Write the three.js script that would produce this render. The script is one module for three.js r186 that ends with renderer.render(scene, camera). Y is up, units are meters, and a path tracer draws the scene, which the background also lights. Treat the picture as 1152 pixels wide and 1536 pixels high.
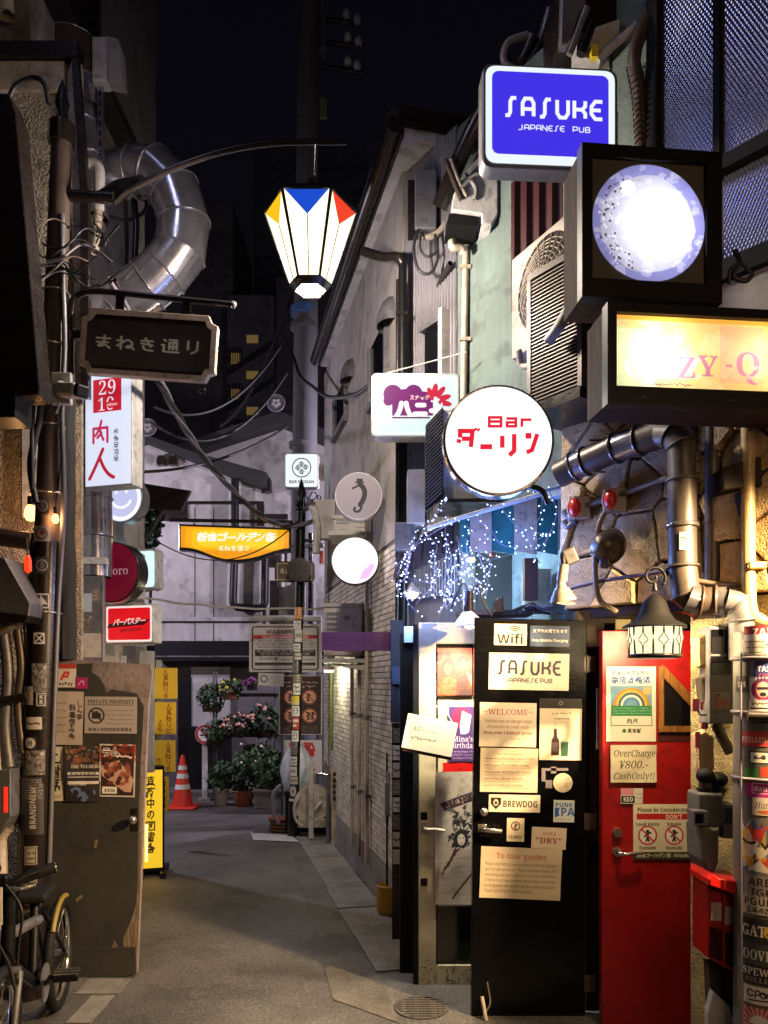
import * as THREE from 'three';
import { RoundedBoxGeometry } from 'three/addons/geometries/RoundedBoxGeometry.js';
import { mergeGeometries } from 'three/addons/utils/BufferGeometryUtils.js';
import { RectAreaLightUniformsLib } from 'three/addons/lights/RectAreaLightUniformsLib.js';
RectAreaLightUniformsLib.init();

// ---------- camera, night sky, moon, exposure ----------
const scene = new THREE.Scene();
const F = 1150, CX = 576, CY = 1025, EYE = 1.55;       // focal length and horizon of the photograph in its pixels; eye height in metres
const camera = new THREE.PerspectiveCamera(2 * Math.atan(768 / F) * 180 / Math.PI, 0.75, 0.05, 300);
camera.position.set(0, EYE, 0);
camera.setViewOffset(1152, 1536, 0, 768 - CY, 1152, 1536);
{
  const W = 64, Hh = 32, d = new Float32Array(W * Hh * 4);
  for (let y = 0; y < Hh; y++) for (let x = 0; x < W; x++) {
    const up = Math.max(0, (y + 0.5) / Hh * 2 - 1), g = Math.pow(1 - up, 3), i = (y * W + x) * 4;
    d[i] = 0.0007 + 0.0022 * g; d[i + 1] = 0.0007 + 0.0016 * g; d[i + 2] = 0.0015 + 0.0018 * g; d[i + 3] = 1;
  }
  const sky = new THREE.DataTexture(d, W, Hh, THREE.RGBAFormat, THREE.FloatType);
  sky.mapping = THREE.EquirectangularReflectionMapping; sky.magFilter = THREE.LinearFilter; sky.needsUpdate = true;
  scene.background = sky; scene.environment = sky;
}
const moon = new THREE.DirectionalLight(0xaab4dc, 0.02);
moon.name = 'moon'; moon.position.set(-6, 18, 9); moon.target.position.set(0, 0, -6); moon.castShadow = true; moon.shadow.radius = 4;
Object.assign(moon.shadow.camera, { left: -12, right: 12, top: 12, bottom: -12, near: 1, far: 60 });
scene.add(moon, moon.target);
const renderer = new THREE.WebGLRenderer({ antialias: true });
renderer.toneMapping = THREE.LinearToneMapping;
const EXPO = 2.1;
renderer.toneMappingExposure = EXPO;
renderer.shadowMap.enabled = true;

// ---------- helpers ----------
let seed = 7;
const rnd = (a = 1, b) => { seed = (seed * 1664525 + 1013904223) >>> 0; const r = seed / 4294967296; return b === undefined ? r * a : a + r * (b - a); };
const V = (x, y, z) => new THREE.Vector3(x, y, z);
const P = (px, py, Z) => V((px - CX) / F * Z, EYE - (py - CY) / F * Z, -Z);
const groundZ = (py) => F * EYE / (py - CY);
const used = {};
const numbered = (n) => { const k = used[n] = (used[n] ?? -1) + 1; return k ? `${n}_${String(k).padStart(3, '0')}` : n; };

// tiling noise
function lattice(n, s) { const a = new Float32Array(n * n); let q = s * 7919 + 13; for (let i = 0; i < n * n; i++) { q = (q * 1664525 + 1013904223) >>> 0; a[i] = q / 4294967296; } return a; }
const lats = {};
function vnoise(u, v, n, s) {
  const L = lats[n + '_' + s] ??= lattice(n, s + 1), x = u * n, y = v * n, ix = Math.floor(x), iy = Math.floor(y);
  let fx = x - ix, fy = y - iy; fx = fx * fx * (3 - 2 * fx); fy = fy * fy * (3 - 2 * fy);
  const w = (k) => ((k % n) + n) % n, a = L[w(iy) * n + w(ix)], b = L[w(iy) * n + w(ix + 1)], c = L[w(iy + 1) * n + w(ix)], d = L[w(iy + 1) * n + w(ix + 1)];
  return (a + (b - a) * fx) * (1 - fy) + (c + (d - c) * fx) * fy;
}
const fbm = (u, v, n, oct, s = 0) => { let t = 0, a = 0.5, m = 0; for (let i = 0; i < oct; i++, n *= 2, a *= 0.5) { t += a * vnoise(u, v, n, s + i); m += a; } return t / m; };
function tex(size, f, srgb) {
  const d = new Uint8Array(size * size * 4);
  for (let y = 0; y < size; y++) for (let x = 0; x < size; x++) {
    const c = f(x / size, y / size), i = (y * size + x) * 4, k = typeof c === 'number';
    for (let j = 0; j < 3; j++) d[i + j] = Math.max(0, Math.min(255, 255 * (k ? c : c[j])));
    d[i + 3] = 255;
  }
  const t = new THREE.DataTexture(d, size, size); t.wrapS = t.wrapT = THREE.RepeatWrapping; t.magFilter = THREE.LinearFilter; t.minFilter = THREE.LinearMipmapLinearFilter;
  if (srgb) t.colorSpace = THREE.SRGBColorSpace; t.needsUpdate = true; return t;
}
const at = (t, metres, my) => { const c = t.clone(); c.repeat.set(1 / metres, 1 / (my ?? metres)); c.needsUpdate = true; return c; };
const sm = (x, a, b) => { const t = Math.min(1, Math.max(0, (x - a) / (b - a))); return t * t * (3 - 2 * t); };
const TX = {
  // grime: blotches and rain streaks of different brightness, multiplied into wall colours
  grime: tex(512, (u, v) => { const b = fbm(u, v, 4, 6, 1), s = fbm(u, v * 0.25 + 0.3 * b, 32, 3, 9), d = fbm(u, v, 16, 4, 20); const k = 0.66 + 0.34 * b + 0.16 * s - 0.16 * sm(d, 0.55, 0.8); return [k, k * (0.985 + 0.02 * s), k * (0.96 + 0.05 * b)]; }, true),
  spot: tex(512, (u, v) => { const b = fbm(u, v, 6, 5, 31), d = fbm(u, v, 40, 3, 35); const k = 0.78 + 0.26 * b - 0.12 * sm(d, 0.6, 0.78); return [k, k, k]; }, true),
  grain: tex(512, (u, v) => fbm(u, v, 48, 4, 3)),
  stucco: tex(512, (u, v) => { const a = fbm(u, v, 40, 3, 5); return sm(a, 0.3, 0.75); }),
  soft: tex(256, (u, v) => fbm(u, v, 4, 5, 12)),
  wood: tex(512, (u, v) => { const w = fbm(u, v * 0.15, 8, 3, 14), g = fbm(u, v * 0.05, 96, 3, 15), k = 0.55 + 0.5 * Math.abs(Math.sin((u * 6 + w * 1.6) * Math.PI * 2)) * 0.4 + 0.45 * (g - 0.5); return [k, k * 0.95, k * 0.88]; }, true),
  asphalt: tex(1024, (u, v) => { const f = fbm(u, v, 420, 2, 41), b = fbm(u, v, 4, 5, 44), p = fbm(u, v, 10, 4, 52); let k = 0.36 + 0.32 * b + 0.5 * (f - 0.45) - 0.07 * sm(p, 0.5, 0.66); if (f > 0.74) k += 0.1; return [k * 1.02, k, k * 0.96]; }, true),
  pebbles: tex(1024, (u, v) => 0.6 * fbm(u, v, 300, 2, 61) + 0.4 * fbm(u, v, 20, 3, 63)),
  ribbed: tex(256, (u, v) => 0.5 + 0.25 * (Math.sin((u + v * 0.5) * 2 * Math.PI * 32) + Math.sin((u - v * 0.5) * 2 * Math.PI * 32))),
  scratch: tex(512, (u, v) => 0.28 + 0.32 * fbm(u, v, 8, 4, 70) + 0.25 * fbm(u * 0.2, v, 128, 2, 74)),
};
const mats = {};
function mat(name, color, rough = 0.8, o = {}) {
  const m = new THREE.MeshPhysicalMaterial({ color, roughness: rough, metalness: o.metal ?? 0, ...(o.more ?? {}) });
  m.name = name;
  if (o.map) m.map = at(TX[o.map], o.size ?? 1.2);
  if (o.bump) { m.bumpMap = at(TX[o.bump], o.bsize ?? 0.4); m.bumpScale = o.bs ?? 0.003; }
  if (o.rmap) { m.roughnessMap = at(TX[o.rmap], o.rsize ?? 0.6); }
  m.userData.metric = true; mats[name] = m; return m;
}
function metricUV(g) {
  const p = g.attributes.position, n = g.attributes.normal, uv = new Float32Array(p.count * 2);
  for (let i = 0; i < p.count; i++) {
    const ax = Math.abs(n.getX(i)), ay = Math.abs(n.getY(i)), az = Math.abs(n.getZ(i));
    if (ay > ax && ay > az) { uv[2 * i] = p.getX(i); uv[2 * i + 1] = p.getZ(i); }
    else if (ax > az) { uv[2 * i] = p.getZ(i); uv[2 * i + 1] = p.getY(i); }
    else { uv[2 * i] = p.getX(i); uv[2 * i + 1] = p.getY(i); }
  }
  g.setAttribute('uv', new THREE.BufferAttribute(uv, 2)); return g;
}
const boxG = (w, h, d, r = 0) => metricUV(r > 0 ? new RoundedBoxGeometry(w, h, d, 2, Math.min(r, w / 2.01, h / 2.01, d / 2.01)) : new THREE.BoxGeometry(w, h, d));
const moved = (g, x, y, z, ry = 0, rx = 0, rz = 0) => { if (rz) g.rotateZ(rz); if (rx) g.rotateX(rx); if (ry) g.rotateY(ry); g.translate(x, y, z); return g; };
function cyl(a, b, r, r2 = r, seg = 14) {          // a closed cylinder or cone from a to b
  const d = b.clone().sub(a), L = d.length(), g = new THREE.CylinderGeometry(r2, r, L, seg, 1);
  g.applyQuaternion(new THREE.Quaternion().setFromUnitVectors(V(0, 1, 0), d.normalize())); const m = a.clone().add(b).multiplyScalar(0.5); g.translate(m.x, m.y, m.z); return g;
}
const tubeG = (pts, r, seg = 24, rad = 7, tension = 0.5) => new THREE.TubeGeometry(new THREE.CatmullRomCurve3(pts, false, 'catmullrom', tension), seg, r, rad, false);
function sag(a, b, drop, r, seg = 22, wob = 0) {   // a hanging wire
  const pts = []; for (let i = 0; i <= 10; i++) { const t = i / 10, p = a.clone().lerp(b, t); p.y -= drop * 4 * t * (1 - t); if (wob && i && i < 10) { p.x += rnd(-wob, wob); p.y += rnd(-wob, wob); p.z += rnd(-wob, wob); } pts.push(p); }
  return tubeG(pts, r, seg, 6);
}
function lathe(pts, seg = 20) { return new THREE.LatheGeometry(pts.map(([r, y]) => new THREE.Vector2(r, y)), seg); }
function shapeOf(pts) { const s = new THREE.Shape(); pts.forEach(([x, y], i) => i ? s.lineTo(x, y) : s.moveTo(x, y)); s.closePath(); return s; }
function rrect(x0, y0, x1, y1, r) {
  const s = new THREE.Shape(); r = Math.min(r, (x1 - x0) / 2, (y1 - y0) / 2);
  s.moveTo(x0 + r, y0); s.lineTo(x1 - r, y0); s.quadraticCurveTo(x1, y0, x1, y0 + r); s.lineTo(x1, y1 - r); s.quadraticCurveTo(x1, y1, x1 - r, y1); s.lineTo(x0 + r, y1); s.quadraticCurveTo(x0, y1, x0, y1 - r); s.lineTo(x0, y0 + r); s.quadraticCurveTo(x0, y0, x0 + r, y0); return s;
}
const extr = (shape, depth, bevel = 0) => metricUV(new THREE.ExtrudeGeometry(shape, { depth, bevelEnabled: bevel > 0, bevelThickness: bevel, bevelSize: bevel, bevelOffset: -bevel, bevelSegments: 1, curveSegments: 8 }));
function fitUV(g, r) {                              // spread a print over the front of a flat geometry
  g.computeBoundingBox(); const b = g.boundingBox, p = g.attributes.position, uv = new Float32Array(p.count * 2);
  for (let i = 0; i < p.count; i++) { const s = (p.getX(i) - b.min.x) / (b.max.x - b.min.x), t = (p.getY(i) - b.min.y) / (b.max.y - b.min.y); uv[2 * i] = r.u0 + s * (r.u1 - r.u0); uv[2 * i + 1] = r.v0 + t * (r.v1 - r.v0); }
  g.setAttribute('uv', new THREE.BufferAttribute(uv, 2)); return g;
}
function mesh(name, g, m, parent) { const o = new THREE.Mesh(g, m); o.name = name; o.castShadow = o.receiveShadow = true; parent?.add(o); return o; }
function structure(name, g, m) { const o = mesh(numbered(name), g, m, scene); o.userData.kind = 'structure'; return o; }

// a thing: a Group at its base; its builder works in the photograph's pixels at the thing's own distance Z (k metres a pixel)
class Thing {
  constructor(name, label, category, px, py, Z, o = {}) {
    this.g = new THREE.Group(); this.g.name = numbered(name); this.g.userData = { label, category }; if (o.group) this.g.userData.group = o.group;
    this.px = px; this.py = py; this.k = Z / F; this.g.position.copy(o.pos ?? P(px, py, Z)); this.g.rotation.y = o.ry ?? 0; this.g.rotation.z = o.rz ?? 0; scene.add(this.g);
  }
  L(x, y, z = 0) { return V((x - this.px) * this.k, -(y - this.py) * this.k, z); }
  add(name, g, m, parent) { return mesh(name, g, m, parent ?? this.g); }
  box(name, x0, y0, x1, y1, front, depth, m, o = {}) {
    const a = this.L(x0, y0), b = this.L(x1, y1);
    return this.add(name, moved(boxG(Math.abs(b.x - a.x), Math.abs(a.y - b.y), depth, o.r ?? 0), (a.x + b.x) / 2, (a.y + b.y) / 2, front - depth / 2), m, o.parent);
  }
  poly(name, pts, front, depth, m, o = {}) {
    const s = shapeOf(pts.map(([x, y]) => { const l = this.L(x, y); return [l.x, l.y]; }));
    for (const h of o.holes ?? []) s.holes.push(shapeOf(h.map(([x, y]) => { const l = this.L(x, y); return [l.x, l.y]; })));
    return this.add(name, moved(extr(s, depth, o.bevel ?? 0), 0, 0, front - depth), m, o.parent);
  }
  disc(name, cx, cy, r, front, depth, m, o = {}) {
    const c = this.L(cx, cy), g = new THREE.CylinderGeometry(r * this.k, r * this.k, depth, 40); g.rotateX(Math.PI / 2); g.translate(c.x, c.y, front - depth / 2); return this.add(name, g, m, o.parent);
  }
  rod(name, pts, r, m, o = {}) { const q = pts.map(([x, y, z]) => this.L(x, y, z ?? 0)); return this.add(name, q.length === 2 ? cyl(q[0], q[1], r, o.r2 ?? r, o.rad ?? 10) : tubeG(q, r, o.seg ?? 8 * q.length, o.rad ?? 8, o.tension ?? 0.5), m, o.parent); }
  print(name, x0, y0, x1, y1, front, rect, m, o = {}) {
    const a = this.L(x0, y0), b = this.L(x1, y1), s = o.r ? rrect(a.x, b.y, b.x, a.y, o.r) : null;
    const g = fitUV(s ? new THREE.ShapeGeometry(s, 6) : new THREE.PlaneGeometry(b.x - a.x, a.y - b.y).translate((a.x + b.x) / 2, (a.y + b.y) / 2, 0), rect); g.translate(0, 0, front); return this.add(name, g, m, o.parent);
  }
  area(px, py, w, h, z, color, intensity, back) {     // the light that a glowing face gives off
    const l = new THREE.RectAreaLight(color, intensity, w, h); l.name = 'glow'; l.position.copy(this.L(px, py, z)); l.rotation.y = back ? 0 : Math.PI; this.g.add(l); return l;
  }
  point(px, py, z, color, intensity, radius = 1.5) { const l = new THREE.PointLight(color, intensity); l.name = 'bulb_light'; l.position.copy(this.L(px, py, z)); l.castShadow = true; l.shadow.radius = radius; this.g.add(l); return l; }
}
// a sheet of paper with its own slight curl and waves
function paperG(w, h, wave = 0.004, sx = 10, sy = 10, s = rnd(1)) {
  const g = new THREE.PlaneGeometry(w, h, sx, sy), p = g.attributes.position;
  for (let i = 0; i < p.count; i++) { const u = p.getX(i) / w + 0.5, v = p.getY(i) / h + 0.5; p.setZ(i, wave * (0.25 + 1.5 * Math.abs(fbm(u * 0.6 + s, v * 0.6 + s * 3, 4, 2, 80) - 0.3) + 0.5 * Math.sin(u * 3 + s * 9) * Math.sin(v * 2.3 + s * 5))); }
  g.computeVertexNormals(); return g;
}
const outs = [];
function poster(name, label, category, x0, y0, x1, y1, Z, front, rect, m, o = {}) {
  const k = Z / F, w = (x1 - x0) * k, h = (y1 - y0) * k, g = fitUV(o.stiff ? boxG(w, h, o.stiff) : paperG(w, h, o.wave ?? 0.004), rect);
  if (o.rz) g.rotateZ(o.rz);
  const c = mesh(numbered(name), g, m, scene); c.position.copy(P((x0 + x1) / 2, (y0 + y1) / 2, Z)); c.position.z += front; c.userData = { label, category }; if (o.group) c.userData.group = o.group; return c;
}
// ---------- prints: three sheets of artwork that signs, posters and stickers take their faces from ----------
const sheets = [];
function newSheet() { const c = document.createElement('canvas'); c.width = c.height = 2048; const ctx = c.getContext('2d'); ctx.fillStyle = '#ddd'; ctx.fillRect(0, 0, 2048, 2048); const t = new THREE.CanvasTexture(c); t.colorSpace = THREE.SRGBColorSpace; const s = { c, ctx, t, x: 0, y: 0, row: 0 }; sheets.push(s); return s; }
let sheet = newSheet();
function art(w, h, draw) {                          // draw(ctx, w, h) on a free rectangle; returns where it lies
  w = Math.round(w); h = Math.round(h);
  if (sheet.x + w + 4 > 2048) { sheet.x = 0; sheet.y += sheet.row + 4; sheet.row = 0; }
  if (sheet.y + h + 4 > 2048) sheet = newSheet();
  const s = sheet, x = s.x + 2, y = s.y + 2, c = s.ctx; s.x += w + 4; s.row = Math.max(s.row, h);
  c.save(); c.beginPath(); c.rect(x - 2, y - 2, w + 4, h + 4); c.clip(); c.translate(x, y); c.lineCap = 'round'; c.lineJoin = 'round'; draw(c, w, h); c.restore();
  return { sheet: s, u0: x / 2048, u1: (x + w) / 2048, v0: 1 - (y + h) / 2048, v1: 1 - y / 2048 };
}
const paperM = new Map(), glowM = new Map();
function inked(r, rough = 0.75) { const k = sheets.indexOf(r.sheet) + '_' + rough; if (!paperM.has(k)) { const m = new THREE.MeshPhysicalMaterial({ color: 0xdddddd, map: r.sheet.t, roughness: rough, side: THREE.DoubleSide }); m.name = 'printed_paper'; paperM.set(k, m); } return paperM.get(k); }
function glowing(r, strength, base = 0.25) { const k = sheets.indexOf(r.sheet) + '_' + strength; if (!glowM.has(k)) { const m = new THREE.MeshPhysicalMaterial({ color: new THREE.Color(base, base, base), map: r.sheet.t, emissive: 0xffffff, emissiveMap: r.sheet.t, emissiveIntensity: strength / EXPO, roughness: 0.35 }); m.name = 'backlit_sign_face'; glowM.set(k, m); } return glowM.get(k); }

// brush strokes of the Japanese characters on the signs: pairs of digits are points on a 10 x 10 square, ~ a curved stroke
const GLYPH = {
  'ま': '1282 1575 ~5056482827466789', 'ね': '2029 034307 ~07436284867858577699', 'き': '1272 1475 3066 ~26285979', '通': '1021 0414 1418 ~18098999 408062 4247 428287 4585 6267', 'り': '202526 ~70757749',
  'の': '~524628153261838659', 'に': '1019 4282 ~46485888', 'よ': '5282 ~5056482827466789', 'る': '2070 7015 ~15446486785949475768', 'た': '1363 3009 5484 ~56585989', 'め': '~103558 ~602819063262848769',
  'し': '~2027497988', 'ん': '~40195566688896', 'み': '1050 ~502818063698 ~737659', 'で': '0181 ~8142364879 7283 8293', 'す': '0282 ~505647453455576769', 'い': '~1116284 ~7184', 'は': '1019 3383 ~606758384756 67 89',
  'ス': '117119 5589', 'ナ': '0393 ~505519', 'ッ': '2437 4447 ~847849', 'ク': '~3015 3181 ~817519', 'ハ': '~312709 ~617799', 'ニ': '1272 0898', 'ー': '0595', 'ダ': '~3015 3181 ~817519 3556 8091 9092', 'リ': '2126 ~717649', 'ン': '1232 ~095882',
  'バ': '~312709 ~617799 7082 9092', 'タ': '~3015 3181 ~817519 3556', 'ゴ': '128288 1888 8091 9092', 'ル': '~313609 616894', 'デ': '2171 0494 ~545719 8091 9092', 'ラ': '2171 1494 ~947839', 'ム': '401888 6598', 'マ': '019145 3467', 'ホ': '0292 5059 3417 7497',
  '人': '~502609 ~436899', '肉': '1319 138389 ~504426 4356 ~554637 5668', '食': '~500305 ~500395 2474 2575 2529 7578 2777 2979 5698', '居': '1181 8184 1484 ~111609 3595 6458 3979 3779 3739 7779', '酒': '0112 0314 0908 3191 3439 349499 3999 5154 7174 4797',
  '屋': '1181 8184 1484 ~111609 3595 5537 3777 5659 3999', '新': '2021 0141 1213 3233 0444 2429 ~2507 2638 8061 ~616759 6494 8489', '宿': '5051 0203 028284 ~3416 2529 4494 6455 5559 5589 8589 5787', '街': '~2002 ~2305 1419 3161 4045 3363 4447 3767 3969 7191 6594 8589',
  '見': '2070 2026 7076 2272 2474 2676 ~363819 ~56588897', '知': '1002 0141 0444 ~2109 2548 5282 5288 8288 5888', '真': '1181 5053 2373 2327 7377 2575 2777 0888 3719 6799', '夜': '5051 0191 ~310609 1519 ~513505 ~538459 4669', '中': '1282 1216 8286 1686 5059',
  '図': '0191 0109 9199 0999 3234 5254 ~723837 3466', '書': '2171 8183 0393 2383 5057 1585 2636 2679 2929 2979 2878 26 7679 2629', '舎': '~500405 ~500495 2474 5057 1686 2739 2777 2729 7779 2979', '二': '2272 0898', '階': '1019 1131 3123 ~234516 5054 5272 5474 8084 8293 5586 5559 8589 5787 5989',
  '席': '5051 0191 ~111609 2383 4245 7275 4575 3696 3638 9698 6569', '亭': '5051 0191 3272 3234 7274 3474 0595 0506 9596 3777 ~575849', '春': '1181 1383 0595 ~513608 5498 3676 3639 7679 3878 3979', '呑': '1181 0393 ~510506 5396 3676 3639 7679 3979', '会': '~500405 ~500495 3373 1585 ~453888 6789',
  '徹': '~2002 ~2305 1519 3151 3253 3555 3539 5559 3757 ~7162 7292 ~825859 7499', '底': '5051 0191 ~111609 ~8343 4347 3656 ~6379 9998 3969', '点': '5054 5282 2474 2427 7477 2777 1809 3839 5859 7889', '検': '2029 0343 ~2406 2445 ~700305 ~604454 6095 5585 5457 8487 5787 ~674999 ', '済': '0112 0314 0908 6061 3191 ~814408 4185 4549 8589 4787', '飲': '~200204 2042 1343 1439 3438 1636 ~6052 5292 ~6546 ~756899',
  '店': '5051 0191 ~111609 5256 5484 3676 3639 7679 3979', '等': '1002 1030 5052 5080 1383 5055 0595 0787 6759 3748', '感': '1181 ~112609 7084 5258 3353 3556 6098 1809 ~383979 8899', '染': '1011 0313 4161 ~504243 71 0696 5459 ~5609 5699', '防': '1019 1131 3123 ~234516 6061 4292 ~525849 6484 ~848868', '止': '5058 5484 2428 0898',
  '如': '~200846 ~401609 0444 5282 5288 8288 5888', '月': '~211609 2171 7179 2373 2575', '東': '1181 5059 2373 2327 7377 2575 2777 ~5609 5699', '京': '5051 0292 2474 2427 7477 2777 5659 3718 7789', '都': '1141 2025 0454 ~410708 2656 2629 5659 2858 2959 7079 7191 ~914459', '駐': '1016 1151 3036 1353 1555 ~165649 0819 6051 4181 5484 6169 4898',
  '輪': '1050 3039 1252 1255 5255 1454 0757 ~706043 7095 5585 5559 8589 6569 7579 5787', '禁': '0141 2024 ~2103 2143 5191 7074 ~7153 7193 2575 0696 5659 3718 7789', '三': '1181 2575 0999', '光': '5054 1123 8173 0595 ~355808 ~6568 8998', '商': '5051 0191 3132 7172 0303 0393 0309 9399 3757 3739 5759', '充': '5051 0292 4225 2585 ~365808 ~6668 8998', '電': '1080 5054 1213 1292 3343 6373 2575 2528 7578 2777 ~545999', '組': '~200112 3105 0444 2429 0708 5080 5058 8088 5383 5585 4999', '合': '~500405 ~500495 3373 2676 2629 7679 2979', '振': '0242 2029 0646 5091 ~511609 6373 5595 5659 7598', '興': '1018 8088 3060 3035 6065 4353 1323 0696 3719 6799', '為': '3041 0181 ~610609 4383 3373 8388 1819 3839 5859', '王': '1181 2575 0999 5059', '兵': '~8021 2125 2575 6059 0696 3718 6798',
};
function glyph(c, ch, x, y, s, w) {
  const g = GLYPH[ch]; if (!g) { c.save(); c.font = `bold ${s}px sans-serif`; c.fillText(ch, x, y + s * 0.85); c.restore(); return; }
  c.lineWidth = w;
  for (const st of g.split(' ')) {
    const curved = st[0] === '~', d = curved ? st.slice(1) : st, p = [];
    for (let i = 0; i + 1 < d.length; i += 2) p.push([x + (+d[i] + 0.5) / 10 * s, y + (+d[i + 1] + 0.5) / 10 * s]);
    if (p.length < 2) continue;
    c.beginPath(); c.moveTo(...p[0]);
    if (!curved || p.length < 3) p.slice(1).forEach((q) => c.lineTo(...q));
    else { for (let i = 1; i < p.length - 1; i++) { const m = i === p.length - 2 ? p[i + 1] : [(p[i][0] + p[i + 1][0]) / 2, (p[i][1] + p[i + 1][1]) / 2]; c.quadraticCurveTo(...p[i], ...m); } }
    c.stroke();
  }
}
function jp(c, text, x, y, s, w, o = {}) { c.strokeStyle = c.fillStyle = o.color ?? '#111'; [...text].forEach((ch, i) => glyph(c, ch, x + (o.down ? 0 : i * s * (o.gap ?? 1.08)), y + (o.down ? i * s * (o.gap ?? 1.1) : 0), s, w)); }
function word(c, t, x, y, px, color, font = 'bold sans-serif', align = 'center', maxw) { const [a, ...b] = font.split(' '); c.font = b.length ? `${a} ${px}px ${b.join(' ')}` : `${px}px ${a}`; c.textAlign = align; c.textBaseline = 'middle'; c.fillStyle = color; c.fillText(t, x, y, maxw); c.textAlign = 'left'; c.textBaseline = 'alphabetic'; }
const fillAll = (c, w, h, col) => { c.fillStyle = col; c.fillRect(-3, -3, w + 6, h + 6); };
function scribble(c, x, y, w, px, color, lw = 1) {  // a line of print too small to read in the photograph
  c.strokeStyle = color; c.lineWidth = lw; let q = x;
  while (q < x + w) { const d = rnd(0.35, 0.8) * px; c.beginPath(); c.moveTo(q, y - rnd(px * 0.4)); c.lineTo(q + d * 0.5, y + rnd(-0.4, 0.4) * px); c.lineTo(q + d, y - rnd(px * 0.2)); c.stroke(); q += d + (rnd(1) < 0.18 ? px * 0.6 : px * 0.18); }
}
function blot(c, w, h, n, col, r0, r1) { c.fillStyle = col; for (let i = 0; i < n; i++) { const x = rnd(w), y = rnd(h), r = rnd(r0, r1); c.beginPath(); for (let k = 0; k < 9; k++) { const a = k / 9 * 6.283, q = r * rnd(0.5, 1.2); c.lineTo(x + Math.cos(a) * q, y + Math.sin(a) * q * 0.8); } c.fill(); } }
function creases(c, w, h, n = 14) { for (let i = 0; i < n; i++) { c.strokeStyle = `rgba(90,80,70,${rnd(0.06, 0.2)})`; c.lineWidth = rnd(0.5, 1.6); c.beginPath(); const x = rnd(w), y = rnd(h), a = rnd(-0.5, 0.5); c.moveTo(x, y); c.lineTo(x + Math.cos(a) * w * 0.3, y + Math.sin(a) * h * 0.3); c.stroke(); } }
const LET = { S: [[1, 0, .62, 0, .45, .2, .45, .8, .3, 1, 0, 1]], A: [[0, 1, 0, .25, .22, 0, .78, 0, 1, .25, 1, 1], [0, .6, 1, .6]], U: [[0, 0, 0, .75, .25, 1, .75, 1, 1, .75, 1, 0]], K: [[0, 0, 0, 1], [0, .5, .7, .5, 1, .3, 1, 0], [.7, .5, 1, .72, 1, 1]], E: [[1, 0, .35, 0, 0, .3, 0, .72, .35, 1, 1, 1], [0, .5, .85, .5]], J: [[.8, 0, .8, .8, .6, 1, 0, 1]], P: [[0, 1, 0, 0, .8, 0, 1, .2, 1, .5, .8, .65, 0, .65]], N: [[0, 1, 0, 0, 1, 1, 1, 0]], B: [[0, 0, 0, 1, .8, 1, 1, .8, .9, .5, 0, .5], [0, 0, .8, 0, .9, .25, .8, .5]], I: [[.5, 0, .5, 1]] };
function squareText(c, t, x, y, w, h, gap, lw, color) { c.strokeStyle = color; c.lineWidth = lw; c.lineJoin = 'miter'; c.lineCap = 'butt'; [...t].forEach((ch, i) => { for (const l of LET[ch] ?? []) { c.beginPath(); for (let k = 0; k < l.length; k += 2) c.lineTo(x + i * (w + gap) + l[k] * w, y + l[k + 1] * h); c.stroke(); } }); c.lineJoin = c.lineCap = 'round'; }
function noSign(c, x, y, r, lw, col, bg) { c.fillStyle = bg ?? '#f4f0ea'; c.beginPath(); c.arc(x, y, r, 0, 7); c.fill(); }
function noBar(c, x, y, r, lw, col) { c.strokeStyle = col; c.lineWidth = lw; c.beginPath(); c.arc(x, y, r, 0, 7); c.moveTo(x - r * 0.7, y - r * 0.7); c.lineTo(x + r * 0.7, y + r * 0.7); c.stroke(); }
function figure(c, x, y, s, col) { c.fillStyle = col; c.beginPath(); c.arc(x, y - s * 0.55, s * 0.24, 0, 7); c.fill(); c.lineWidth = s * 0.22; c.strokeStyle = col; c.beginPath(); c.moveTo(x, y - s * 0.25); c.lineTo(x, y + s * 0.25); c.lineTo(x - s * 0.2, y + s * 0.8); c.moveTo(x, y + s * 0.25); c.lineTo(x + s * 0.2, y + s * 0.8); c.moveTo(x, y - s * 0.15); c.lineTo(x + s * 0.45, y - s * 0.4); c.moveTo(x, y - s * 0.15); c.lineTo(x - s * 0.4, y + s * 0.15); c.stroke(); }
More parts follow.
